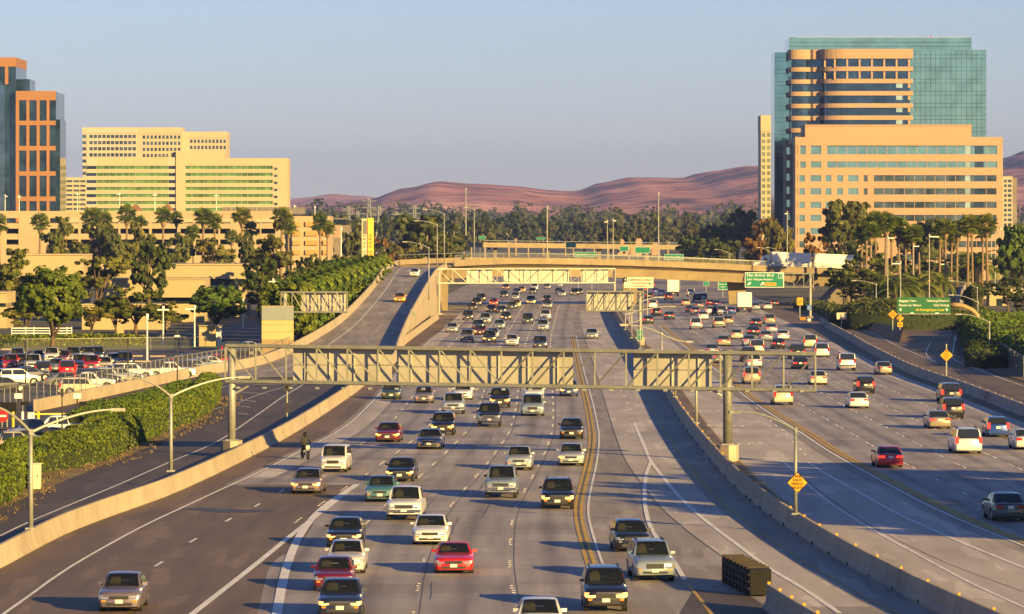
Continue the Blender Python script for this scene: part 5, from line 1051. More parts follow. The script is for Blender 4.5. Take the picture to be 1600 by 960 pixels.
def canary():
    mb = MB(); q = random.Random(5); H = 3.2
    for i in range(46):
        az = q.uniform(0, 6.28); el = q.uniform(.05, 1.35); L = q.uniform(3.6, 4.6); prev = V((0, 0, H)); h = V((math.cos(az), math.sin(az), 0)); s = V((-h.y, h.x, 0))
        for k in range(10):
            e2 = el-(k/9)**1.3*1.6; nx = prev+(h*math.cos(e2)+V((0, 0, math.sin(e2))))*L/10
            for sg in (1, -1):
                ll = (.75 if k > 1 else .35)*(1-.45*k/9); tip = s*sg*ll+V((0, 0, -.30))+(nx-prev)*1.2
                mb.add([prev, nx.lerp(prev, .35), nx.lerp(prev, .1)+tip], [(0, 1, 2)]); mb.add([prev.lerp(nx, .5), nx, nx.lerp(prev, -.4)+tip], [(0, 1, 2)])
            prev = nx
    return mb.mesh('frond_crown', 'leaf_palm'), MB().tube([(0, 0, -.2), (0, 0, H)], [.6, .5], 9).mesh('palm_trunk', 'palm_bark', True)
CP = canary()
for i, (px, d, s, lab) in enumerate([(1400, 820, 1.25, 'feather palm with arching fronds left of the orange arrow plate'), (1436, 840, 1.3, 'feather palm behind the tallest parking lamp'), (1470, 870, 1.1, 'smaller feather palm above the ramp parapet'), (1528, 1010, 1.7, 'largest feather palm, right of the ramp curve'), (1375, 850, 1.0, 'feather palm at the foot of the tall palm trunks')]):
    o = thing('palm_tree', lab, 'palm', (X(px, d), d, 1.2 if px > 1440 else 0), 'feather palms', (0, 0, i), (s, s, s)); link('trunk', CP[1], o); link('crown', CP[0], o)
# trees behind the overpass, then the far woods as one mass
k = 0
for px in range(470, 1230, 17):
    d = rnd.uniform(1900, 2600); px2 = px+rnd.uniform(-6, 6); top = rnd.uniform(332, 356); tree(rnd.choice(['far_a', 'far_b']), px2, d, top, '%s olive tree from the left in the row far behind the overpass' % ORD[k], rnd.uniform(26, 40), group='trees far behind the overpass'); k += 1
C = []; Nn = []; S = []
for i in range(900):
    d = 2500+2700*nrg.random()**.8; px = nrg.uniform(-350, 1950); h = nrg.uniform(18, 30)*(1.45 if d > 3600 else 1); r = nrg.uniform(6, 11); x = X(px, d)
    c, n, s = clumps([(x, d, h*.62, r, r, h*.36), (x+r*.5, d, h*.45, r*.7, r*.7, h*.3)], 14, 9, 1.9, .5, .36); C.append(c); Nn.append(n); S.append(s)
tag(link('far_woods', quads_mesh('far_woods', np.concatenate(C), np.concatenate(Nn), np.concatenate(S), ['leaf_far'])), 'far belt of woods below the hills', kind='stuff')
C = []; Nn = []; S = []
for i in range(170):
    d = nrg.uniform(1330, 1900); px = nrg.uniform(-200, 520) if i % 2 else nrg.uniform(1060, 1800); h = nrg.uniform(6, 11); r = nrg.uniform(3, 5); x = X(px, d)
    c, n, s = clumps([(x, d, h*.6, r, r, h*.38)], 12, 9, 1.2, .5, .36); C.append(c); Nn.append(n); S.append(s)
tag(link('scrub', quads_mesh('scrub', np.concatenate(C), np.concatenate(Nn), np.concatenate(S), ['leaf_far'])), 'scrub between the far buildings', kind='stuff')
# hedges: leaves over a lumpy core
def hedge(path, w, h, label, n, leaf=.17, lm='leaf_hedge', name='hedge', lump=.35, cat='hedge'):
    path = resample(path, 1.2); prof = [(-w/2, 0), (-w/2*1.04, h*.55), (-w/2*.85, h*.88), (-w*.22, h), (w*.22, h), (w/2*.85, h*.88), (w/2*1.04, h*.55), (w/2, 0)]; vs = []; m = len(prof)
    for i, p in enumerate(path):
        t = path[min(i+1, len(path)-1)]-path[max(i-1, 0)]; t.z = 0; t.normalize(); r = V((t.y, -t.x, 0)); end = min(1, .45+.28*min(i, len(path)-1-i))
        for o_, hh in prof:
            q = p+r*o_*end; k = 1+lump*.5*mn.noise(V((q.x*.22, q.y*.16, hh*.3)))+lump*.35*mn.noise(V((q.x*.6, q.y*.5, hh)))
            vs.append(p+r*o_*end*k+V((0, 0, hh*k*(.6+.4*end))))
    fs = [(i*m+k, i*m+k+1, (i+1)*m+k+1, (i+1)*m+k) for i in range(len(path)-1) for k in range(m-1)]+[tuple(range(m)), tuple((len(path)-1)*m+k for k in range(m))]
    A_ = np.array([tuple(v) for v in vs]); F4 = np.array([f for f in fs if len(f) == 4]); a, b, c, e = (A_[F4[:, j]] for j in range(4)); nn = np.cross(b-a, e-a); ar = np.linalg.norm(nn, axis=1); nn = -nn/(ar[:, None]+1e-9)
    k = nrg.choice(len(F4), n, p=ar/ar.sum()); u, v = nrg.random((n, 1)), nrg.random((n, 1)); p = (a[k]*(1-u)+b[k]*u)*(1-v)+(e[k]*(1-u)+c[k]*u)*v
    mid = A_.mean(0); out = nn[k]; out = np.where((out[:, 2:3] < -.2), -out, out); p = p+out*nrg.uniform(-.06, leaf*2.0, (n, 1)); nr = out*.6+unit(n)*.8; nr /= np.linalg.norm(nr, axis=1, keepdims=True)
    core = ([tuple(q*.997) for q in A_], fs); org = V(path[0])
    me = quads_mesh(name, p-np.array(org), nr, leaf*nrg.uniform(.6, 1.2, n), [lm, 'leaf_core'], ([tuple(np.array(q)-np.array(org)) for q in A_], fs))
    return tag(link(name, me, None, org), label, cat)
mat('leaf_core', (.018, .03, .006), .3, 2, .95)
off = lambda pts, dx, dy=0: [p+V((dx, dy, 0)) for p in pts]
HB = spline([G(-90, 835), G(-20, 803), G(30, 776), G(62, 742), G(140, 728), G(190, 709), G(230, 690), G(272, 672), G(312, 655), G(340, 632), G(345, 618)], 3)
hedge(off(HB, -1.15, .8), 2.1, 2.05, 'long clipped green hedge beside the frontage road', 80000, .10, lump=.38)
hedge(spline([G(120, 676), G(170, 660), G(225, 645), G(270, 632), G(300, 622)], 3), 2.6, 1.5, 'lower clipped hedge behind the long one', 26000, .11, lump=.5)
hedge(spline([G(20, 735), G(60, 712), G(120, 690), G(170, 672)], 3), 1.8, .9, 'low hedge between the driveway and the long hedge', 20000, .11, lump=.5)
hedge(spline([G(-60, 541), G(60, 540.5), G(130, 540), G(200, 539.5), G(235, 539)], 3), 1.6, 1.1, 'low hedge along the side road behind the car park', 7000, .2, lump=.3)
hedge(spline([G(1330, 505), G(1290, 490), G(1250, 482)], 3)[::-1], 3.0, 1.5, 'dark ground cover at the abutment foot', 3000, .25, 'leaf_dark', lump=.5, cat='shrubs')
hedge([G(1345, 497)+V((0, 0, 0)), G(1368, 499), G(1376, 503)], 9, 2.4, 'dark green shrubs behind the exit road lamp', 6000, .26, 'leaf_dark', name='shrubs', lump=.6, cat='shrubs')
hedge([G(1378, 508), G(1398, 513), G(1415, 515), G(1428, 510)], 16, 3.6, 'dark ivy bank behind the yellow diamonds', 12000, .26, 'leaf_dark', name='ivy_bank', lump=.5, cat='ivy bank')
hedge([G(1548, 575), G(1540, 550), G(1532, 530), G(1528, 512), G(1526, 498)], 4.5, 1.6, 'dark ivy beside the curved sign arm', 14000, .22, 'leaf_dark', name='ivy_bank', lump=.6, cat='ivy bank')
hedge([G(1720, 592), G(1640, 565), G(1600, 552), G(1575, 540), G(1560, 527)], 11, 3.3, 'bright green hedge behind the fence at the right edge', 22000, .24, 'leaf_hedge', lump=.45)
hedge([A(1508, 505, 800)*1, A(1535, 480, 800)], 14, 5.5, 'green slope below the airport ramp', 6000, .3, 'leaf_dark', name='ivy_bank', lump=.4, cat='ivy bank')
# dry tufts by the barriers and under the hedge
C = []; Nn = []; S = []
for i in range(260):
    k = nrg.integers(2, len(HB)-2); p = HB[k]+V((nrg.uniform(-.3, 2.0), nrg.uniform(-1, 1), 0)); m = 5
    C.append(np.array(p)+np.stack([nrg.uniform(-.2, .2, m), nrg.uniform(-.2, .2, m), nrg.uniform(.02, .22, m)], 1)); e = unit(m); e[:, 2] *= .3; Nn.append(e/np.linalg.norm(e, axis=1, keepdims=True)); S.append(np.full(m, .07))
mat('tuft', (.17, .12, .055), .4, 3, .95)
tag(link('dry_tufts', quads_mesh('dry_tufts', np.concatenate(C), np.concatenate(Nn), np.concatenate(S), ['tuft'])), 'dry weeds at the foot of the hedge', kind='stuff')
for i, (px, py) in enumerate([(90, 752), (340, 640), (350, 626)]): tree('shrub', px, F*CH/(py-HZ), 0, ['pale dry shrub by the cabinet', 'dry shrub at the hedge end', 'dead shrub behind the gantry post'][i], name='shrub', cat='shrub') if False else None

# unseen gum trees added beyond the right edge to cast shade across the lanes
for i in range(9):
    yy = 192+8.2*i; tree('euc_c' if i % 2 else 'euc_b', 0, yy, HZ+(CH-rnd.uniform(15, 20))*F/yy, '%s unseen gum tree added for shade beyond the right edge, counting away' % ORD[i], None, x=rnd.uniform(51, 58), group='unseen shade trees beyond the right edge')
for i, (x_, y_, h_) in enumerate([(66, 296, 9)]): tree('euc_c', 0, y_, HZ+(CH-h_)*F/y_, '%s smaller unseen gum tree added for shade by the exit road' % ORD[i], None, x=x_, group='unseen shade trees beyond the right edge')
# ============================================================ vehicles (x forward, z up, origin on the ground at the middle)
def loft(mb, rings, mi=0, caps=True):
    m = len(rings[0]); vs = [p for r in rings for p in r]; n = len(rings)
    fs = [(i*m+k, (i+1)*m+k, (i+1)*m+(k+1) % m, i*m+(k+1) % m) for i in range(n-1) for k in range(m)]
    if caps: fs += [tuple(range(m)), tuple((n-1)*m+k for k in range(m))[::-1]]
    mb.add(vs, fs, mi)
CT = dict(  # L, W, H, hood nose z, cowl z, belt z, deck z, windscreen foot/top x, roof end x, rear glass foot x, wheelbase, wheel r, ground clearance
    sedan=dict(L=4.75, W=1.80, H=1.44, nose=.78, cowl=.93, belt=.93, deck=.98, ws0=1.05, ws1=.25, rf=-.95, rg=-1.62, wb=2.72, r=.32, gc=.20, tum=.74),
    coupe=dict(L=4.65, W=1.84, H=1.34, nose=.74, cowl=.88, belt=.88, deck=.90, ws0=.75, ws1=0.0, rf=-.75, rg=-1.45, wb=2.70, r=.34, gc=.18, tum=.72),
    hatch=dict(L=3.95, W=1.72, H=1.50, nose=.84, cowl=1.0, belt=.96, deck=1.0, ws0=1.12, ws1=.30, rf=-1.45, rg=-1.82, wb=2.5, r=.30, gc=.20, tum=.74),
    suv=dict(L=4.70, W=1.86, H=1.72, nose=.92, cowl=1.13, belt=1.10, deck=1.1, ws0=1.02, ws1=.35, rf=-1.95, rg=-2.22, wb=2.72, r=.37, gc=.28, tum=.76),
    boxy=dict(L=4.35, W=1.78, H=1.74, nose=.92, cowl=1.10, belt=1.06, deck=1.1, ws0=1.25, ws1=.82, rf=-2.0, rg=-2.12, wb=2.6, r=.34, gc=.24, tum=.86),
    jeep=dict(L=4.6, W=1.95, H=1.92, nose=1.12, cowl=1.24, belt=1.20, deck=1.2, ws0=.85, ws1=.55, rf=-2.1, rg=-2.24, wb=2.8, r=.42, gc=.36, tum=.88),
    van=dict(L=5.0, W=1.96, H=1.76, nose=.88, cowl=1.12, belt=1.05, deck=1.05, ws0=1.45, ws1=.62, rf=-2.2, rg=-2.42, wb=3.0, r=.34, gc=.22, tum=.78),
    pickup=dict(L=5.55, W=1.92, H=1.80, nose=1.02, cowl=1.18, belt=1.12, deck=1.14, ws0=1.05, ws1=.45, rf=-.75, rg=-.95, wb=3.45, r=.39, gc=.36, tum=.78))
def car_parts(kind):
    c = CT[kind]; L, W, hw = c['L'], c['W'], c['W']/2; P_ = []; h2 = L/2; r = c['r']; fx, rx = c['wb']/2+.08, -c['wb']/2+.08
    truck = kind == 'pickup'; tall = c['rg'] < -h2+.35
    st = [h2, h2-.05, h2-.16, h2-.42]
    for x in (fx, rx): st += [x+(r+.09)*k for k in (1, .97, .72, 0, -.72, -.97, -1)]
    st += [c['ws0'], .3, -.3, c['rg'], -h2+.42, -h2+.14, -h2+.04, -h2]; st = sorted(set(round(s, 3) for s in st), reverse=True)
    def ztop(x):
        if x > c['ws0']: k = (x-c['ws0'])/(h2-c['ws0']); return c['cowl']+(c['nose']-c['cowl'])*k**1.6
        if x > c['rg'] or tall: return c['belt']+.02
        k = (c['rg']-x)/(c['rg']+h2); return c['deck']-.05*k
    def plan(x):
        e = min(1, max(0, (h2-abs(x))/.55)); return hw*(.80+.20*math.sqrt(max(0, 1-(1-e)**2)))
    rings = []
    for x in st:
        w = plan(x); zt = ztop(x); zb = c['gc']
        for ax in (fx, rx):
            u = abs(x-ax)/(r+.09)
            if u < .999: zb = max(zb, r+(r+.07)*math.sqrt(max(0, 1-u*u)))
        if abs(x) > h2-.1: zt -= .06*(1-(h2-abs(x))/.1); zb += .05
        zs = zt-.09; zm = max(.55*zs+.45*c['gc'], zb+.03); zl = max(zb+.015, min(.36, zm-.02)) if zb < .4 else zb+.012
        zs = max(zs, zm+.03)
        half = [(w*.93, zb), (w*.985, zl), (w, zm), (w*.965, zs), (w*.86, zt-.015), (w*.45, zt+.012)]
        rings.append([(x, y, z) for y, z in half]+[(x, -y, z) for y, z in half[::-1]])
    b = MB(); loft(b, rings); P_.append(('body', b, 'car_paint', True))
    P_.append(('underbody', MB().box(-h2+.25, h2-.25, -hw+.2, hw-.2, c['gc']-.02, c['belt']-.25), 'car_trim', False))
    # cabin
    bw, tw, H = hw*.93, hw*c['tum'], c['H']; z0 = c['belt']-.02
    S = [(c['ws0'], c['cowl']-.03, bw*.93), (c['ws0']*.45+c['ws1']*.55, c['cowl']+(H-c['cowl'])*.60, tw*.3+bw*.68), (c['ws1'], H-.05, tw), (c['ws1']-.35, H-.008, tw), ((c['ws1']+c['rf'])/2, H, tw), (c['rf']+.25, H-.03, tw*.99), (c['rf'], H-.07, tw*.97), (c['rg'], (c['deck'] if not tall else c['belt'])+.0, bw*.95)]
    rings = []
    for x, z, w in S:
        k = (z-z0)/(H-z0); ww = bw+(tw-bw)*min(1, max(0, k)); rings.append([(x, bw if 0 < k else bw*.97, z0-.05), (x, ww, z-.05*k), (x, ww*.86, z), (x, ww*.4, z+.018*k), (x, -ww*.4, z+.018*k), (x, -ww*.86, z), (x, -ww, z-.05*k), (x, -bw, z0-.05)])
    cb = MB(); m8 = 8; nR = len(rings)
    cb.add([p for r_ in rings for p in r_], [(i*m8+k, (i+1)*m8+k, (i+1)*m8+(k+1) % m8, i*m8+(k+1) % m8) for i in range(nR-1) for k in range(7) if not (i in (0, 1, 6) and k in (2, 3, 4))]); P_.append(('cabin', cb, 'car_paint', True))
    P_.append(('interior', MB().box(c['rg']+.06, c['ws0']-.10, -bw*.9, bw*.9, c['belt']-.2, c['belt']+.035).box(c['ws0']-.62, c['ws0']-.16, -bw*.86, bw*.86, c['belt']+.03, c['cowl']+.02), 'car_inside', False))
    for s in (1, -1):
        x_ = c['ws1']-.45; P_.append(('seat', MB().add([(x_+.06, s*.38-.22, z0), (x_+.06, s*.38+.22, z0), (x_-.10, s*.38+.20, z0+(H-z0)*.58), (x_-.10, s*.38-.20, z0+(H-z0)*.58), (x_-.08, s*.38-.22, z0), (x_-.08, s*.38+.22, z0), (x_-.20, s*.38+.20, z0+(H-z0)*.58), (x_-.20, s*.38-.20, z0+(H-z0)*.58)], [(0, 1, 2, 3), (7, 6, 5, 4), (3, 2, 6, 7), (0, 3, 7, 4), (1, 5, 6, 2)]).box(x_-.2, x_-.08, s*.38-.12, s*.38+.12, z0+(H-z0)*.60, z0+(H-z0)*.84), 'car_seat', False))
    # screens follow the cabin, just proud of it
    def screen(st, f0, f1, wf):
        mb = MB(); vs = []; n = 5
        for j in range(n+1):
            u = (f0+(f1-f0)*j/n)*(len(st)-1); i = min(int(u), len(st)-2); u -= i; (xa, za, _), (xb, zb, _) = st[i], st[i+1]; x, z = xa+(xb-xa)*u, za+(zb-za)*u
            nn = V((abs(zb-za), 0, abs(xb-xa))).normalized()*.022; nn.x *= 1 if xa > 0 else -1
            k = min(1, max(0, (z-z0)/(H-z0))); w = (bw+(tw-bw)*k)*wf
            for y in (-1, -.5, 0, .5, 1): vs.append(V((x, y*w, z+.018*k*(1 if abs(y) < .6 else .2)))+nn)
        mb.add(vs, [(i*5+k, i*5+k+1, (i+1)*5+k+1, (i+1)*5+k) for i in range(n) for k in range(4)]); return mb
    P_.append(('windscreen', screen(S[0:3], .02, .98, .88), 'car_screen', True))
    P_.append(('rear_window', screen([S[7], S[6]], .04 if not tall else .10, .93, .88), 'car_glass', True))
    def side(xa, xb, xc, xd, s):       # lower rear, lower front, upper front, upper rear
        yl, yu = bw+.012, bw+(tw-bw)*.82+.014; zl, zu = z0+.05, z0+(H-z0)*.82; q = [(xa, yl*s, zl), (xb, yl*s, zl), (xc, yu*s, zu), (xd, yu*s, zu)]
        return MB().add(q if s < 0 else q[::-1], [(0, 1, 2, 3)])
    mid = (c['ws1']+c['rf'])/2-(.05 if not truck else -.1)
    for s in (1, -1):
        P_.append(('side_window', side(mid+.05, c['ws0']-.32, c['ws1']+.02, mid+.05, s), 'car_glass', False))
        if truck: P_.append(('side_window', side(c['rg']+.10, mid-.05, mid-.05, c['rf']-.02, s), 'car_glass', False))
        else: P_.append(('side_window', side(c['rg']+(.35 if not tall else .12), mid-.05, mid-.05, c['rf']+.0, s), 'car_glass', False))
    for x in (fx, rx):
        for s in (1, -1):
            y = s*(hw-.13); t = MB(); t.tube([(x, y-.11, r), (x, y+.11, r)], r, 16); P_.append(('wheel', t, 'rubber', False))
            m = MB(); yo = y+s*.113; m.add([(x+.66*r*math.cos(a), yo, r+.66*r*math.sin(a)) for a in np.arange(0, 6.28, .5236)], [tuple(range(12))]); m.tube([(x, yo, r), (x, yo+s*.02, r)], .07, 6); P_.append(('rim', m, 'rim', False))
    # nose
    nz = c['nose']; e = h2+.012; ny = hw*.80
    def blk(name, y0, y1, z0_, z1_, m, xf, dep=.14): P_.append((name, MB().box(min(xf, xf-dep), max(xf, xf-dep), y0, y1, z0_, z1_), m, False))
    big = kind in ('suv', 'jeep', 'pickup', 'boxy', 'van'); gh = .22 if big else .14
    gw = .40 if not truck else .5; gz = nz-.10-gh
    blk('grille', -gw, gw, gz, gz+gh, 'chrome' if kind in ('pickup', 'jeep') else 'car_trim', e, .1)
    if kind in ('pickup', 'jeep'): blk('grille_opening', -gw+.08, gw-.08, gz+.05, gz+gh-.05, 'car_trim', e+.012, .1)
    elif kind in ('sedan', 'suv', 'van'): blk('grille_bar', -gw, gw, gz+gh-.02, gz+gh+.015, 'chrome', e+.01, .1)
    for s in (1, -1):
        lz = .16 if not big else .22; vs = []
        for q_, lo, hi in ((gw+.03, .04, -.015), (gw+.14, .01, .0), (hw*.80, .01, .005), (hw*.88, .03, .01), (hw*.945, .07, .01)):
            if q_ > hw*.8: w_ = (q_/hw-.8)/.2; ee = 1-math.sqrt(max(0, 1-w_*w_)); xx = h2-.55*ee
            else: xx = h2
            vs += [(xx+.012, s*(q_+(.02 if q_ > hw*.85 else 0)), gz+lo), (xx-.012, s*(q_+(.012 if q_ > hw*.85 else 0)), gz+lz+hi)]
        P_.append(('headlight', MB().add(vs, [(2*i, 2*i+2, 2*i+3, 2*i+1) for i in range(4)]), 'lamp_clear', False))
        ya, yb = sorted((s*hw*.62, s*hw*.80)); blk('indicator', ya, yb, gz-.10, gz-.03, 'lamp_amber' if kind in ('sedan', 'pickup', 'suv') else 'lamp_clear', e+.004, .1)
    blk('lower_intake', -hw*.60, hw*.60, c['gc']+.09, max(gz-.17, c['gc']+.20), 'car_trim', e, .1)
    if kind in ('pickup', 'jeep'): blk('bumper', -hw*.93, hw*.93, gz-.20, gz-.04, 'chrome' if truck else 'car_trim', e+.05, .2)
    blk('number_plate', -.16, .16, gz-.16, gz-.01, 'plate', e+.07 if kind in ('pickup', 'jeep') else e+.016, .03)
    # tail
    dz = c['deck'] if not tall else c['belt']; te = -h2-.012
    for s in (1, -1):
        if tall or truck: ya, yb, za, zb = *sorted((s*hw*.70, s*hw*.93)), dz-.32, dz+(.12 if tall else -.02)
        else: ya, yb, za, zb = *sorted((s*hw*.42, s*hw*.90)), dz-.28, dz-.12
        P_.append(('tail_lamp', MB().box(te, te+.22, ya, yb, za, zb), 'lamp_red', False))
    P_.append(('number_plate', MB().box(te-.006, te+.03, -.16, .16, dz-.30, dz-.14), 'plate', False))
    P_.append(('rear_bumper', MB().box(te-.05, te+.3, -hw*.86, hw*.86, c['gc']+.12, c['gc']+.30), 'car_trim' if kind in ('pickup', 'jeep', 'boxy') else 'car_paint', False))
    for s in (1, -1):
        mb = MB(); x = c['ws0']-.38; y = s*(bw+.09); mb.add([(x+.07, y-s*.1, z0+.06), (x+.02, y+s*.10, z0+.07), (x+.02, y+s*.10, z0+.19), (x+.07, y-s*.1, z0+.19), (x-.08, y-s*.1, z0+.06), (x-.06, y+s*.09, z0+.08), (x-.06, y+s*.09, z0+.18), (x-.08, y-s*.1, z0+.19)], [(0, 1, 2, 3), (7, 6, 5, 4), (0, 4, 5, 1), (1, 5, 6, 2), (2, 6, 7, 3), (3, 7, 4, 0)]); P_.append(('mirror', mb, 'car_paint' if kind not in ('pickup', 'jeep') else 'car_trim', False))
    if truck:
        P_.append(('bed', MB().box(-h2+.12, c['rg']-.18, -hw+.16, hw-.16, c['deck']-.10, c['deck']-.02+.03), 'car_trim', False))
    if kind in ('suv', 'jeep', 'van'):
        for s in (1, -1): P_.append(('roof_rail', MB().bar((c['ws1']-.3, s*tw*.88, H+.035), (c['rf']+.25, s*tw*.88, H+.02), .05), 'car_trim', False))
    return P_
CARM = {}
def car_meshes(kind):
    if kind in CARM: return CARM[kind]
    ps = car_parts(kind); near = []; mats = []; far = MB()
    for nm, mb, m, smth in ps:
        near.append((nm, mb.mesh(nm, m, smth, angle=38 if smth else None)))
        if m not in mats: mats.append(m)
        far.add(mb.v, mb.f, mats.index(m))
    fm = far.mesh('car_'+kind, mats, True, angle=38)
    lit = fm.copy(); lit.materials[mats.index('lamp_clear')] = M['lamp_lit']; brk = fm.copy(); brk.materials[mats.index('lamp_red')] = M['lamp_brake']
    CARM[kind] = (near, fm, lit, brk); return CARM[kind]
LITM = {}
def litmesh(me, m):
    k = (me.name, m)
    if k not in LITM: c = me.copy(); c.materials[0] = M[m]; LITM[k] = c
    return LITM[k]
RGB = dict(black=(.010, .010, .012), dark=(.022, .024, .032), navy=(.016, .022, .05), white=(.72, .71, .68), silver=(.30, .335, .38), grey=(.15, .155, .16), tan=(.36, .30, .20), red=(.50, .012, .015), maroon=(.13, .008, .014), blue=(.02, .07, .30), teal=(.06, .17, .18), green=(.025, .05, .042), yellow=(.70, .36, .01), mauve=(.17, .14, .17), bluegrey=(.20, .25, .32), cream=(.62, .54, .36), orange=(.6, .2, .01))
NM = dict(dark='dark', navy='navy blue', bluegrey='blue grey', teal='teal', mauve='mauve grey', cream='cream', green='dark green')
KN = dict(sedan='sedan', coupe='coupe', hatch='small hatchback', suv='SUV', boxy='boxy wagon', jeep='square off-roader', van='minivan', pickup='pickup truck')
CARS = []
def car(px, py, kind, col, lit=0, face=1, ang=None, z=None, zone=None, label=None, d=None, sc_=1.0, near=None):
    """near end of the car seen at photo column px with its wheels on row py; face=1 towards the camera"""
    zz = z or 0.0; p = G(px, py, zz) if d is None else V((X(px, d), d, zz)); L = CT[kind]['L']*sc_
    if ang is None:
        ln = YELL if px < 960 else YELR; e = 12.0; dx = (xat(ln, p.y+e)-xat(ln, p.y-e))/(2*e)
        if px < 960: k = (p.x-xat(EDGL, p.y))/max(1, xat(YELL, p.y)-xat(EDGL, p.y)); dl = (xat(EDGL, p.y+e)-xat(EDGL, p.y-e))/(2*e); dx = dl*(1-k)+dx*k
        t = V((dx, 1, 0)).normalized()
    else: t = V((math.sin(R(ang)), math.cos(R(ang)), 0))
    ctr = p+t*L/2 if ang is None else p; f = -t if face else t
    CARS.append(dict(c=ctr, f=f, kind=kind, col=col, lit=lit, label=label, zone=zone, d=p.y, x=p.x, sc=sc_, face=face, near=p.y < 470 if near is None else near, pitch=0.0)); return CARS[-1]
Zn = 'near the camera'
L_ = [  # oncoming carriageway, in front of the long gantry
 (186, 958, 'sedan', 'mauve', 0, 'grey sedan alone on the asphalt merging lane at the lower left'), (531, 968, 'sedan', 'navy', 1, 'dark sedan with lit headlamps cut by the bottom edge'), (520, 926, 'sedan', 'maroon', 0, 'maroon sedan directly behind the dark one at the bottom edge'),
 (540, 898, 'sedan', 'white', 0, 'white sedan half hidden behind the maroon sedan'), (537, 857, 'sedan', 'black', 1, 'black sedan with lit headlamps left of the white pickup'), (672, 853, 'sedan', 'white', 0, 'white sedan between the white pickup and the red coupe'), (709, 898, 'coupe', 'red', 0, 'bright red coupe in the middle foreground'),
 (631, 815, 'pickup', 'white', 0, 'large white pickup truck with a chrome grille'), (593, 786, 'sedan', 'teal', 0, 'teal sedan peeking out left of the white pickup'), (624, 754, 'sedan', 'black', 1, 'black sedan with lit headlamps above the teal sedan'), (477, 773, 'sedan', 'mauve', 1, 'dark sedan with lit headlamps beside the painted gore'),
 (520, 739, 'boxy', 'white', 0, 'white boxy wagon right of the motorcycle'), (782, 780, 'pickup', 'bluegrey', 0, 'blue grey pickup truck in the middle lanes'), (871, 797, 'suv', 'black', 1, 'black SUV with lit headlamps left of the double yellow line'), (810, 736, 'sedan', 'silver', 0, 'silver sedan above the blue grey pickup'),
 (892, 729, 'sedan', 'silver', 1, 'silver sedan with lit headlamps beside the yellow line'), (893, 687, 'sedan', 'black', 0, 'black sedan beside the yellow line below the gantry'), (670, 703, 'sedan', 'grey', 0, 'grey sedan right of the maroon one with red lamps'), (605, 692, 'sedan', 'maroon', 1, 'maroon sedan with glowing lamps near the left lane'),
 (691, 681, 'suv', 'black', 1, 'black SUV with lit headlamps above the grey sedan'), (764, 668, 'pickup', 'black', 0, 'tall black pickup truck with a chrome bumper'), (708, 648, 'pickup', 'silver', 0, 'silver pickup truck just below the gantry'), (781, 638, 'suv', 'black', 1, 'black SUV behind the tall black pickup'), (723, 626, 'sedan', 'white', 0, 'white sedan right under the gantry panel'),
 (662, 631, 'sedan', 'mauve', 0, 'mauve grey sedan under the gantry'), (611, 625, 'sedan', 'green', 0, 'dark green sedan leftmost under the gantry'), (834, 629, 'suv', 'white', 0, 'white SUV under the middle of the gantry'), (832, 651, 'van', 'bluegrey', 0, 'blue grey minivan in front of the white SUV'), (889, 620, 'sedan', 'blue', 1, 'blue sedan with lit headlamps under the gantry by the yellow line'),
 (989, 864, 'hatch', 'black', 0, 'small black hatchback in the lane right of the yellow line'), (1024, 910, 'suv', 'bluegrey', 0, 'blue grey SUV close left of the crash cushion'), (947, 958, 'suv', 'black', 1, 'black SUV with lit headlamps at the bottom edge'), (845, 1003, 'sedan', 'white', 0, 'white roof of a car just entering the bottom edge')]
for px, py, k, c, l, lab in L_: car(px, py, k, c, l, label=lab)
B_ = [(925, 530, 'sedan', 'silver'), (800, 541, 'sedan', 'white', 1), (844, 546, 'suv', 'navy'), (729.5, 535, 'suv', 'grey'), (764.5, 537, 'suv', 'black', 1), (770, 529, 'sedan', 'silver'), (706, 520, 'sedan', 'silver'), (750, 524, 'coupe', 'maroon', 1), (747, 514.6, 'sedan', 'dark'), (780, 514.6, 'sedan', 'bluegrey'), (848, 518, 'suv', 'silver'), (758, 506, 'van', 'silver'), (731, 501, 'suv', 'dark'), (824.6, 506.5, 'boxy', 'green'), (852, 501, 'pickup', 'white'), (790.5, 501, 'sedan', 'black', 1), (737.7, 485, 'sedan', 'dark'), (767.7, 488.6, 'sedan', 'black', 1), (783, 490, 'sedan', 'navy'), (745, 478.5, 'suv', 'dark', 1), (751.5, 471.5, 'suv', 'black', 1), (771, 478, 'sedan', 'red', 1), (800, 483.4, 'sedan', 'green'), (806.7, 480.5, 'sedan', 'cream'), (829.5, 475.6, 'van', 'cream', 1), (855.5, 482, 'sedan', 'bluegrey', 1), (854.7, 472, 'sedan', 'black', 1), (787, 466, 'suv', 'dark'), (805, 469, 'suv', 'silver'), (815, 457, 'sedan', 'yellow'), (835, 454, 'suv', 'white'), (854.7, 452, 'sedan', 'grey'), (832, 459.4, 'sedan', 'dark'), (807.5, 460, 'sedan', 'navy'), (790.5, 453, 'sedan', 'maroon', 1), (872.5, 459.4, 'sedan', 'dark'), (878, 463.4, 'sedan', 'silver'), (898, 462, 'suv', 'black', 1), (905, 460, 'sedan', 'dark'), (874, 449, 'sedan', 'silver')]
for a in B_: car(*a[:4], a[4] if len(a) > 4 else 0, zone='in the oncoming lanes beyond the long gantry')
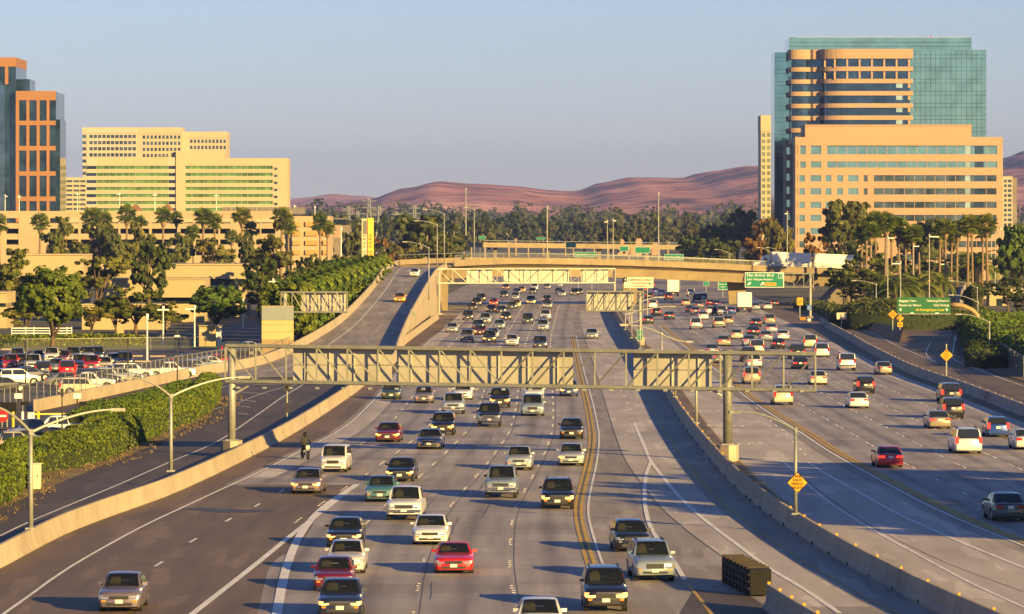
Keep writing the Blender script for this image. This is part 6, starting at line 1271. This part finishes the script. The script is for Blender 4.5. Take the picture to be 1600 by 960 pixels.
A_ = [(1175, 601, 'suv', 'tan', 1, 'tan SUV seen through the truss right of the post'), (1279, 602, 'sedan', 'cream', 0, 'cream sedan at the right end of the truss'), (1324, 580, 'jeep', 'white', 0, 'white square off-roader right of the truss end'), (1382, 586, 'sedan', 'tan', 0, 'tan sedan beside the pale edge strip, right of the off-roader'), (1353, 616, 'suv', 'black', 1, 'black SUV with red lamps below the white off-roader'), (1224, 634, 'suv', 'cream', 0, 'cream SUV just below the truss end'), (1342.5, 639, 'sedan', 'white', 0, 'white sedan below the black SUV'), (1487, 629, 'van', 'dark', 1, 'dark minivan by the shaded right barrier'), (1490, 655, 'suv', 'black', 1, 'black SUV in front of the dark minivan'), (1469, 671, 'sedan', 'tan', 1, 'tan sedan left of the blue hatchback'), (1560, 684, 'hatch', 'blue', 1, 'bright blue hatchback near the right edge'), (1514, 710, 'van', 'white', 1, 'white minivan with a dark rear window near the right edge'), (1392, 732, 'sedan', 'red', 1, 'red sedan alone in the lane beside the yellow line'), (1606, 704, 'sedan', 'white', 0, 'white car cut by the right edge'), (1580, 816, 'sedan', 'green', 0, 'dark green sedan at the right edge, nearest on its side')]
for px, py, k, c, l, lab in A_: car(px, py, k, c, l, 0, label=lab)
F_ = [(1251, 577.5, 'coupe', 'black', 1), (1247, 562, 'pickup', 'black'), (1126, 568, 'sedan', 'grey', 1), (1170, 566, 'suv', 'black', 1), (1179, 575, 'sedan', 'white', 1), (1113, 556, 'sedan', 'bluegrey'), (1284.6, 558.7, 'van', 'white'), (1266.5, 544, 'van', 'cream'), (1183, 556, 'jeep', 'cream'), (1216.6, 546, 'sedan', 'black', 1), (1131.4, 541.5, 'sedan', 'tan', 1), (1171.3, 541.5, 'sedan', 'silver', 1), (1223.9, 531.5, 'sedan', 'white'), (1197.6, 533.3, 'sedan', 'silver'), (1151.4, 530.6, 'sedan', 'cream'), (1177.7, 526, 'sedan', 'black', 1), (1205.8, 520.6, 'sedan', 'silver', 1), (1203, 507, 'van', 'tan'), (1181.3, 511.6, 'sedan', 'black', 1), (1020, 482.5, 'suv', 'white'), (1025.4, 495, 'suv', 'black', 1), (1012.7, 507, 'sedan', 'green', 1), (1046, 500, 'sedan', 'green', 1), (1088, 515.5, 'pickup', 'white', 1), (1124, 513, 'pickup', 'cream'), (1099, 500, 'sedan', 'white', 1), (1138, 507, 'sedan', 'tan'), (1079, 489.5, 'sedan', 'dark'), (1087, 492.5, 'sedan', 'grey', 1), (1109.7, 490.7, 'sedan', 'white', 1), (1120.6, 493.4, 'suv', 'black'), (1128.7, 494, 'pickup', 'white'), (1143, 491.6, 'sedan', 'blue'), (1181, 485, 'sedan', 'silver'), (1199.4, 484, 'sedan', 'white'), (1210, 479, 'sedan', 'dark', 1), (1071.6, 478, 'sedan', 'tan', 1), (1092.5, 482.6, 'sedan', 'grey'), (1109.7, 478.6, 'sedan', 'maroon', 1), (1119.7, 480.4, 'sedan', 'navy'), (1089, 471.7, 'suv', 'dark'), (1099, 470.8, 'suv', 'silver'), (1079.8, 463.5, 'pickup', 'white'), (1033.6, 462.6, 'sedan', 'white'), (1014.5, 469, 'suv', 'black'), (1044.4, 470, 'pickup', 'maroon'), (1024.5, 460, 'sedan', 'blue'), (1005, 457, 'sedan', 'dark', 1), (1018, 451, 'suv', 'dark', 1), (1000, 463, 'suv', 'grey')]
for a in F_: car(*a[:4], a[4] if len(a) > 4 else 0, 0, zone='in the departing lanes beyond the long gantry')
# ramp cars stand on the sloping ramp
def onramp(px, u, kind, col, lab, d):
    i = min(range(len(rl)), key=lambda k: abs((rl[k].y+rrs[k].y)/2-d)); a, b = rl[i], rrs[i]; k = (X(px, d)-a.x)/(b.x-a.x); zc = a.z+(b.z-a.z)*k
    t = (rl[min(i+1, 59)]+rrs[min(i+1, 59)]-rl[i-1]-rrs[i-1]).normalized(); c = car(px, 0, kind, col, 1, 1, ang=math.degrees(math.atan2(t.x, t.y)), d=d, z=zc+.02, label=lab, near=True); c['pitch'] = math.asin(t.z)
onramp(648, 0, 'sedan', 'white', 'white car coming down the upper part of the ramp', 792); onramp(625, 0, 'sedan', 'yellow', 'yellow taxi coming down the lower part of the ramp', 690)
PK = [(17, 578, 'suv', 'red', 0, 176), (33, 577, 'suv', 'dark', 0, 176), (52, 580, 'pickup', 'white', 0, 176), (68, 589, 'suv', 'navy', 1, 176), (88.5, 581, 'sedan', 'silver', 0, 176), (81, 567, 'suv', 'white', 0, 176), (98, 567, 'sedan', 'maroon', 0, 176), (106, 588, 'van', 'red', 1, 176), (125, 578, 'pickup', 'white', 0, 176), (143, 580, 'suv', 'red', 0, 176), (151, 565, 'suv', 'navy', 0, 176), (163.5, 579, 'sedan', 'cream', 0, 176), (178, 575, 'suv', 'white', 0, 176), (195, 575.4, 'pickup', 'black', 0, 176),
      (3, 577, 'sedan', 'grey', 0, 176), (136, 565, 'pickup', 'silver', 0, 176), (5, 612, 'sedan', 'dark', 0, 60), (27, 603, 'suv', 'white', 0, 62), (45, 595, 'sedan', 'navy', 0, 62), (12, 598, 'sedan', 'silver', 0, 62), (129, 618, 'suv', 'cream', 1, 262), (138, 610, 'pickup', 'white', 1, 262), (168, 602, 'suv', 'silver', 1, 262), (190, 597, 'sedan', 'silver', 1, 262), (163, 596, 'sedan', 'green', 1, 262), (266, 591, 'pickup', 'white', 1, 262), (291, 585, 'sedan', 'navy', 1, 262), (306, 582, 'sedan', 'silver', 1, 262), (318, 579, 'sedan', 'bluegrey', 1, 262), (331, 576, 'sedan', 'white', 1, 262), (343, 573, 'sedan', 'red', 1, 262), (300, 572, 'sedan', 'dark', 1, 262), (374, 556, 'suv', 'navy', 1, 262), (392, 552, 'sedan', 'silver', 1, 262), (108, 604, 'sedan', 'grey', 1, 262), (152, 604, 'suv', 'dark', 1, 262), (182, 590, 'sedan', 'white', 1, 262), (206, 593, 'suv', 'white', 1, 262), (62, 566, 'sedan', 'silver', 0, 176), (115, 566, 'suv', 'grey', 0, 176), (28, 566, 'suv', 'silver', 0, 176),
      (22, 714, 'pickup', 'tan', 1, 262), (6, 734, 'sedan', 'maroon', 1, 262), (36, 702, 'sedan', 'silver', 1, 262), (52, 692, 'pickup', 'black', 1, 262), (88, 686, 'pickup', 'white', 0, 262)]
for px, py, k, c, fc, an in PK:
    car(px, py, k, c, 0, fc, ang=an, zone='parked by the hedge at the left edge' if py > 650 else 'in the fenced car park', near=py > 600)
# every car gets a label of its own: colour, kind, place, then its rank among its likes
def rank(i, n): return 'nearest' if i == 0 else 'farthest' if i == n-1 else ORD[i]+' nearest'
grp = {}
for c in CARS:
    if not c['label']: grp.setdefault((c['zone'], c['col'], c['kind']), []).append(c)
for (zone, col, kd), cs in grp.items():
    cs.sort(key=lambda c: c['d']); base = '%s %s %s' % (NM.get(col, col), KN[kd], zone)
    for i, c in enumerate(cs): c['label'] = base if len(cs) == 1 else base+', %s of %s' % (rank(i, len(cs)), ['two', 'three', 'four', 'five', 'six', 'seven', 'eight', 'nine'][len(cs)-2])
for c in CARS:
    near, fm, lit, brk = car_meshes(c['kind']); rz_ = math.atan2(c['f'].y, c['f'].x); rot = (0, -c['pitch'] if False else 0, rz_); v = .85+.3*rnd.random(); col = (*[min(1, q*v) for q in RGB[c['col']]], 1); g = ('cars parked on the left' if c['zone'] and 'lanes' not in c['zone'] else 'cars on the freeway')
    sv = (s0 := c['sc'])*rnd.uniform(.96, 1.04), s0*rnd.uniform(.98, 1.03), s0*rnd.uniform(.97, 1.05); nm = {'pickup': 'pickup_truck', 'van': 'minivan', 'suv': 'suv'}.get(c['kind'], 'car'); s = c['sc']; cat = {'pickup': 'pickup truck', 'van': 'minivan', 'suv': 'SUV'}.get(c['kind'], 'car')
    if c['pitch']: rot = (Matrix.Rotation(rz_, 3, 'Z') @ Matrix.Rotation(c['pitch']*(1 if c['face'] else -1), 3, 'Y')).to_euler()
    if not c['near']:
        o = link(nm, (lit if c['face'] else brk) if c['lit'] else fm, None, c['c'], rot, sv, col); tag(o, c['label'], cat, g); continue
    o = thing(nm, c['label'], cat, c['c'], g, rot, sv); wh = None
    for pn, me in near:
        if pn == 'headlight' and c['lit'] and c['face']: me = litmesh(me, 'lamp_lit')
        if pn == 'tail_lamp' and c['lit'] and not c['face']: me = litmesh(me, 'lamp_brake')
        if pn in ('roof_rail', 'underbody', 'grille_bar') and c['d'] > 330: continue
        q = link(pn, me, wh if pn == 'rim' else o, color=col)
        if pn == 'wheel': wh = q
# ---------------------------------------------------------------- lorries
def box_truck(px, py, d_, label, w=2.5, h=3.9, L=8.0, cabc='truck_white'):
    p = G(px, py); ln = YELR; dx = (xat(ln, p.y+12)-xat(ln, p.y-12))/24; o = thing('box_truck', label, 'truck', p, None, (0, 0, math.atan2(1, dx)-math.pi/2)); ORG[o.name] = V((0, 0, 0))
    bxm = MB().box(-w/2, w/2, 0, L, 1.05, h); part(bxm, 'cargo_box', 'truck_white', o)
    for k in range(7): z = 1.25+(h-1.5)*k/6; part(MB().box(-w/2+.12, w/2-.12, -.03, .01, z, z+.33), 'door_slat', 'truck_white', o)
    for s in (-1, 1): part(MB().box(s*w/2-.06, s*w/2+.06, -.05, .1, 1.0, h+.02), 'door_post', 'sign_white', o)
    part(MB().box(-w/2+.1, w/2-.1, .2, L, .7, 1.04), 'chassis', 'car_trim', o); part(MB().box(-w/2, w/2, -.08, .1, .55, .72), 'bumper', 'car_trim', o); part(MB().box(-1.05, 1.05, L+.2, L+2.0, .6, 2.6), 'cab', 'truck_white', o)
    for s in (-1, 1):
        part(MB().box(s*w*.36-.14, s*w*.36+.14, -.09, -.02, .76, .92), 'tail_lamp', 'lamp_red', o)
        for y in (1.2, 2.4, L+1.2): part(MB().tube([(s*(w/2-.3), y, .5), (s*(w/2-.02), y, .5)], .5, 14), 'wheel', 'rubber', o)
    part(MB().box(-.2, .2, -.1, -.05, .58, .7), 'number_plate', 'plate', o); return o
box_truck(1163.7, 488.5, 0, 'white box truck right of the dark pier', 2.5, 3.7); box_truck(1052, 463, 0, 'white box truck far off under the overpass', 2.5, 3.9)
# articulated lorry crossing the overpass
i0 = min(range(len(ctr)), key=lambda k: abs(ctr[k].x-X(1205, 910))); i1 = min(range(len(ctr)), key=lambda k: abs(ctr[k].x-X(1330, 910))); a, b = ctr[i0], ctr[i1]; t = (b-a).normalized(); o = thing('semi_truck', 'white articulated lorry with two trailers crossing the overpass', 'truck', a+V((0, -3.2, -.97)), None, (0, -math.asin(t.z), math.atan2(t.y, t.x))); ORG[o.name] = V((0, 0, 0))
x0 = -1.8
def S_(nm, *b_, m='truck_white'): return part(MB().box(*b_), nm, m, o)
pr = [(x0, .75), (x0, 1.35), (x0+.25, 1.62), (x0+1.55, 1.75), (x0+2.0, 2.75), (x0+2.3, 3.0), (x0+3.3, 3.35), (x0+3.3, .75)]
mb = MB(); n = len(pr); mb.add([(x, -1.15, z) for x, z in pr]+[(x, 1.15, z) for x, z in pr], [tuple(range(n)), tuple(range(n, 2*n))[::-1]]+[(i, n+i, n+(i+1) % n, (i+1) % n) for i in range(n)]); part(mb, 'tractor', 'truck_white', o)
S_('side_window', x0+2.05, x0+2.8, -1.17, -1.1, 1.9, 2.6, m='car_glass'); part(MB().add([(x0+1.54, -.95, 1.80), (x0+1.54, .95, 1.80), (x0+1.96, .95, 2.7), (x0+1.96, -.95, 2.7)], [(0, 1, 2, 3)]), 'windscreen', 'car_glass', o); S_('bumper', x0-.12, x0+.1, -1.15, 1.15, .45, .78, m='chrome')
for xa, xb in ((2.0, 10.2), (10.9, 19.0)):
    S_('trailer', xa, xb, -1.28, 1.28, 1.05, 3.95); S_('chassis', xa+.3, xb-.3, -1.0, 1.0, .7, 1.04, m='car_trim')
    k = xa+.4
    while k < xb-.3: S_('trailer_rib', k, k+.07, -1.31, -1.27, 1.1, 3.9, m='sign_white'); k += 1.0
for x in (x0+.75, 2.3, 3.4, 8.6, 9.6, 11.6, 17.3, 18.3):
    for s in (-1, 1): part(MB().tube([(x, s*.95, .5), (x, s*1.25, .5)], .5, 14), 'wheel', 'rubber', o)
# ---------------------------------------------------------------- motorcycle and rider
p = G(477, 718); o = thing('motorcycle', 'motorcycle with one lit round headlamp near the left shoulder', 'motorcycle', p, None, (0, 0, math.radians(18))); ORG[o.name] = V((0, 0, 0))
def ring(y, r, w, m): 
    mb = MB(); n = 18; mb.tube([(0, y+(r-.07)*math.cos(q), r+(r-.07)*math.sin(q)) for q in np.linspace(0, 6.283, n)], .07, 6, cap=False); return part(mb, 'wheel', m, o)
ring(-.72, .33, .12, 'rubber'); ring(.72, .33, .14, 'rubber')
for y in (-.72, .72): part(MB().tube([(-.03, y, .33), (.03, y, .33)], .2, 12), 'wheel_hub', 'rim', o)
mb = MB()
for s in (-.09, .09): mb.tube([(s, -.72, .33), (s, -.5, .95)], .03, 6)
part(mb, 'fork', 'chrome', o); part(MB().tube([(-.36, -.38, 1.08), (-.2, -.5, 1.0), (.2, -.5, 1.0), (.36, -.38, 1.08)], .02, 6), 'handlebar', 'car_trim', o)
part(MB().tube([(0, -.60, .86), (0, -.68, .86)], [.12, .13], 12), 'headlight', 'lamp_lit', o); part(MB().tube([(0, -.42, .86), (0, -.2, .92), (0, .1, .84)], [.10, .18, .12], 10), 'fuel_tank', 'car_trim', o)
part(MB().box(-.2, .2, -.25, .35, .3, .68), 'engine', 'steel_dark', o); part(MB().tube([(0, .05, .8), (0, .4, .78), (0, .8, .84)], [.14, .16, .08], 8), 'seat', 'rubber', o); part(MB().tube([(.17, -.1, .35), (.2, .4, .3), (.2, .95, .36)], [.04, .05, .06], 8), 'exhaust', 'chrome', o)
def skinned(name, verts, edges, radii, m, sub=2):
    me = bpy.data.meshes.new(name); me.from_pydata(verts, edges, []); ob = bpy.data.objects.new(name, me); COL.objects.link(ob); md = ob.modifiers.new('s', 'SKIN')
    for v, r_ in zip(me.skin_vertices[0].data, radii): v.radius = (r_, r_)
    me.skin_vertices[0].data[0].use_root = True; ob.modifiers.new('u', 'SUBSURF').levels = sub; dg = bpy.context.evaluated_depsgraph_get(); nm = bpy.data.meshes.new_from_object(ob.evaluated_get(dg)); bpy.data.objects.remove(ob); nm.materials.clear(); nm.materials.append(M[m]); nm.polygons.foreach_set('use_smooth', [True]*len(nm.polygons)); nm.name = name; return nm
vs = [(0, .28, .86), (0, .22, 1.1), (0, .12, 1.36), (0, .06, 1.5), (0, .03, 1.58), (.21, .10, 1.42), (-.21, .10, 1.42), (.33, -.10, 1.2), (-.33, -.10, 1.2), (.33, -.34, 1.1), (-.33, -.34, 1.1), (.15, .2, .84), (-.15, .2, .84), (.27, -.2, .78), (-.27, -.2, .78), (.27, .02, .38), (-.27, .02, .38), (.27, -.14, .30), (-.27, -.14, .30), (.33, -.42, 1.08), (-.33, -.42, 1.08)]
es = [(0, 1), (1, 2), (2, 3), (3, 4), (2, 5), (2, 6), (5, 7), (6, 8), (7, 9), (8, 10), (0, 11), (0, 12), (11, 13), (12, 14), (13, 15), (14, 16), (15, 17), (16, 18), (9, 19), (10, 20)]
rr2 = [.17, .17, .18, .08, .07, .09, .09, .06, .06, .045, .045, .11, .11, .085, .085, .06, .06, .05, .05, .045, .045]
bpy.context.view_layer.update()
rd = thing('person', 'motorcycle rider in dark clothes and a dark helmet, seated upright', 'person', p, None, (0, 0, math.radians(18))); ORG[rd.name] = V((0, 0, 0))
link('body', skinned('body', vs, es, rr2, 'cloth_dark'), rd)
hm = MB(); hm.add(*(lambda bm: ([v.co*1 for v in bm.verts], [[v.index for v in f.verts] for f in bm.faces]))((lambda bm: (bmesh.ops.create_uvsphere(bm, u_segments=16, v_segments=10, radius=.15), bm.verts.index_update(), bm)[-1])(bmesh.new())))
hm.v = [(x, y*1.15+.02, z*1.1+1.72) for x, y, z in hm.v]; part(hm, 'helmet', 'black', rd); part(MB().add([(q*.11, -.135, 1.70+e*.05) for q, e in ((-1, -1), (1, -1), (1, 1), (-1, 1))]+[(q*.13, -.06, 1.70+e*.06) for q, e in ((-1, -1), (1, -1), (1, 1), (-1, 1))], [(0, 1, 2, 3), (0, 4, 5, 1), (2, 6, 7, 3), (1, 5, 6, 2), (0, 3, 7, 4)]), 'visor', 'car_glass', rd)
# ============================================================ car park edge and small roadside things
barrier([p for p in WALLL if p.x > G(32, 648).x], 'sunlit low concrete wall below the car park fence', name='concrete_wall', cat='wall', h=1.05, prof=[(-.15, 0), (-.15, 1), (.15, 1), (.15, 0)])
def fence(path, h, label, step=2.6, m='steel', mesh=True, cat='fence'):
    o = thing('chain_link_fence', label, cat, path[0]); pts = resample(path, step)
    for p in pts: part(MB().tube([p, p+V((0, 0, h))], .032, 6), 'post', m, o)
    part(MB().strip([p+V((0, 0, .05)) for p in pts], [p+V((0, 0, h-.03)) for p in pts]), 'mesh', 'chain_link', o); part(MB().tube([p+V((0, 0, h)) for p in pts], .03, 5), 'top_rail', m, o); return o
fence([p+V((-.8, .6, 0)) for p in spline([G(-40, 668), G(32, 648), G(100, 634), G(200, 612), G(300, 590), G(400, 572), G(440, 563), G(470, 555)], 3)], 2.35, 'chain link fence along the car park above the low wall', 2.9)
fence([G(-60, 550), G(60, 549), G(180, 548), G(330, 545)], 1.6, 'thin wire fence behind the car park', 8.5)
fence(spline([G(1740, 640), G(1640, 606), G(1600, 590), G(1575, 574), G(1556, 558), G(1550, 540)], 3), 2.3, 'shaded fence in front of the bright hedge at the right edge', 2.6, 'steel_dark')
# wheel stops
WS = [71, 18, 50, 110, 177, 211, 247, 286, 223, 105, 12, 138]
for i, (px, py) in enumerate([(71, 590), (18, 557), (50, 556), (110, 557), (177, 557.5), (211, 557.5), (247, 558), (286, 558), (223, 566), (105, 589.5), (12, 547), (138, 547)]):
    p = G(px, py); tag(MB().box(p.x-.95, p.x+.95, p.y-.12, p.y+.12, 0, .16).add([(p.x-.95, p.y-.06, .16), (p.x+.95, p.y-.06, .16), (p.x+.95, p.y+.06, .19), (p.x-.95, p.y+.06, .19)], [(0, 1, 2, 3)]).build('wheel_stop', 'concrete', None, p), 'concrete wheel stop lying in the car park, %s from the left' % ORD[sorted(WS).index(px)], 'wheel stop', 'wheel stops in the car park')
# exit gate
p = G(50, 668); o = thing('barrier_gate', 'car park exit gate with a yellow arm and yellow posts', 'gate', p)
mat('gate_yellow', (.72, .48, .03), .1, 2, .6)
part(MB().bar(p+V((.2, 0, 1.05)), p+V((3.0, .6, 1.05)), .12), 'gate_arm', 'gate_yellow', o); part(MB().box(p.x-.3, p.x+.2, p.y-.3, p.y+.3, 0, 1.2), 'cabinet', 'sign_white', o)
for dx, c in ((-1.5, 'gate_yellow'), (-.75, 'sign_white'), (.5, 'gate_yellow'), (3.3, 'gate_yellow'), (3.9, 'gate_yellow')): q = p+V((dx, .1*dx, 0)); part(MB().tube([q, q+V((0, 0, 1.25))], .11, 10), 'bollard', c, o)
for dx in (-1.1, 3.6): q = p+V((dx, .2, 0)); part(MB().tube([q, q+V((0, 0, 2.6))], .07, 8), 'pole', 'car_trim', o); part(MB().box(q.x-.3, q.x+.3, q.y-.2, q.y+.1, 2.3, 2.7), 'camera_box', 'sign_white', o); part(MB().box(q.x+.15, q.x+.75, q.y-.1, q.y, 1.75, 2.05), 'display', 'black', o)
p = G(48, 665); o = thing('fire_hydrant_post', 'red hydrant post beside the exit gate', 'hydrant', p); part(MB().tube([p, p+V((0, 0, .8)), p+V((0, 0, .95))], [.14, .14, .05], 10), 'barrel', 'sign_red', o); part(MB().tube([p+V((-.22, 0, .6)), p+V((.22, 0, .6))], .07, 8), 'outlet', 'sign_red', o)
p = G(3, 690); o = thing('road_sign', 'round red no entry sign at the left edge', 'road sign', p); c = V((p.x, p.y, 1.9)); part(MB().tube([p, c+V((0, .06, 0))], .05, 6), 'post', 'steel', o); part(MB().tube([c+V((0, -.02, 0)), c+V((0, .03, 0))], .48, 20), 'disc', 'sign_red', o); part(MB().box(c.x-.33, c.x+.33, c.y-.05, c.y-.03, c.z-.07, c.z+.07), 'white_bar', 'sign_white', o)
p = G(11, 668); o = thing('sign_board', 'dark rectangular board facing the exit lane', 'sign', p); part(MB().box(p.x-.75, p.x+.75, p.y, p.y+.1, 1.15, 2.0), 'board', 'black', o); part(MB().box(p.x-.05, p.x+.05, p.y+.1, p.y+.2, 0, 1.9), 'post', 'steel', o)
p = G(55, 764); o = thing('utility_cabinet', 'cream utility cabinet at the end of the hedge', 'cabinet', p); part(MB().box(p.x-.3, p.x+.32, p.y-.2, p.y+.5, 0, 1.5), 'housing', 'sign_cream', o); part(MB().box(p.x-.24, p.x+.26, p.y-.225, p.y-.198, .15, 1.4), 'door', 'sign_cream', o); part(MB().box(p.x-.36, p.x+.38, p.y-.26, p.y+.56, 1.5, 1.56), 'lid', 'sign_cream', o); part(MB().box(p.x+.14, p.x+.18, p.y-.25, p.y-.22, .7, .85), 'handle', 'black', o)
p = G(448.5, 655); o = thing('traffic_signal', 'ramp meter signal seen from behind beside the frontage road', 'signal', p); part(MB().tube([p, p+V((0, 0, 2.6))], .07, 8), 'pole', 'steel', o)
part(MB().box(p.x-.27, p.x+.27, p.y-.15, p.y+.15, 2.35, 3.45), 'signal_head', 'car_trim', o); part(MB().box(p.x-.12, p.x+.16, p.y-.15, p.y+.15, .55, 1.35), 'lower_head', 'car_trim', o)
for z in (2.65, 3.1): part(MB().tube([(p.x, p.y-.17, z), (p.x, p.y-.14, z)], .13, 10), 'cap', 'black', o)
# yield sign seen from behind on the ramp parapet
k = min(range(60), key=lambda i: abs(rrs[i].y-640)); p = rrs[k]+V((.25, 0, 1.05)); o = thing('road_sign', 'diamond sign seen from behind on the ramp parapet', 'road sign', p); c = A(631, 491, p.y); part(MB().tube([p, V((p.x, p.y, c.z))], .05, 6), 'post', 'steel', o); r_ = .75
part(MB().add([(p.x, p.y-.06, c.z+r_), (p.x-r_, p.y-.06, c.z), (p.x, p.y-.06, c.z-r_), (p.x+r_, p.y-.06, c.z), (p.x, p.y-.03, c.z+r_), (p.x-r_, p.y-.03, c.z), (p.x, p.y-.03, c.z-r_), (p.x+r_, p.y-.03, c.z)], [(0, 1, 2, 3), (7, 6, 5, 4), (0, 4, 5, 1), (1, 5, 6, 2), (2, 6, 7, 3), (3, 7, 4, 0)]), 'plate', 'steel_dark', o)
p = G(316, 552); o = thing('road_sign', 'red stop sign on a white post behind the car park', 'road sign', p); c = A(316, 517, p.y); part(MB().tube([p, V((p.x, p.y+.05, c.z))], .06, 6), 'post', 'sign_white', o); part(MB().prism([(.4*math.cos(q), .4*math.sin(q)) for q in np.arange(.3927, 6.6, .7854)][:8], 0, .04), 'plate', 'sign_red', o); q = o.children[-1]; q.location = V((c.x, c.y, c.z))-ORG[o.name]; q.rotation_euler = (R(90), 0, 0)
for v in q.data.vertices: v.co = v.co+ORG[o.name]
text('lettering', 'STOP', .26, (c.x, c.y-.06, c.z), 'sign_white', o)
p = G(1588, 578); o = thing('traffic_cone', 'small orange traffic cone by the exit road', 'cone', p); mat('cone_orange', (.75, .12, .02), .1, 3, .6); part(MB().tube([p+V((0, 0, .04)), p+V((0, 0, .75))], [.17, .04], 10), 'cone', 'cone_orange', o); part(MB().box(p.x-.22, p.x+.22, p.y-.22, p.y+.22, 0, .05), 'foot', 'cone_orange', o); part(MB().tube([p+V((0, 0, .38)), p+V((0, 0, .52))], [.118, .09], 10), 'white_band', 'sign_white', o)
bm = bmesh.new(); bmesh.ops.create_icosphere(bm, subdivisions=2, radius=.42); me = bpy.data.meshes.new('bag')
for v in bm.verts: v.co *= 1+.25*mn.noise(v.co*4); v.co.z = v.co.z*.7+.26
bm.to_mesh(me); bm.free(); me.materials.append(M['sign_white']); tag(link('litter_bag', me, None, G(1264, 503)), 'white litter bag lying at the gore', 'bag')
# ---------------------------------------------------------------- haze
hz = bpy.data.materials.new('haze'); hz.use_nodes = True; t = hz.node_tree; t.nodes.clear(); pv = t.nodes.new('ShaderNodeVolumePrincipled'); ou = t.nodes.new('ShaderNodeOutputMaterial')
pv.inputs['Color'].default_value = (.25, .38, 1.0, 1); pv.inputs['Density'].default_value = 5.6e-5; pv.inputs['Anisotropy'].default_value = 0.0; t.links.new(pv.outputs[0], ou.inputs['Volume'])
hb = MB().box(-9600, 9600, -400, 14300, -14, 240).mesh('haze', []); hb.materials.append(hz); tag(link('haze', hb), 'blue evening haze', kind='stuff')
# lettering becomes plain meshes
bpy.context.view_layer.update(); dg = bpy.context.evaluated_depsgraph_get()
for o in FONTS:
    me = bpy.data.meshes.new_from_object(o.evaluated_get(dg)); n = o.name; par = o.parent; mx = (o.location.copy(), o.rotation_euler.copy(), o.scale.copy())
    bpy.data.objects.remove(o); q = bpy.data.objects.new(n, me); COL.objects.link(q); q.parent = par; q.location, q.rotation_euler, q.scale = mx
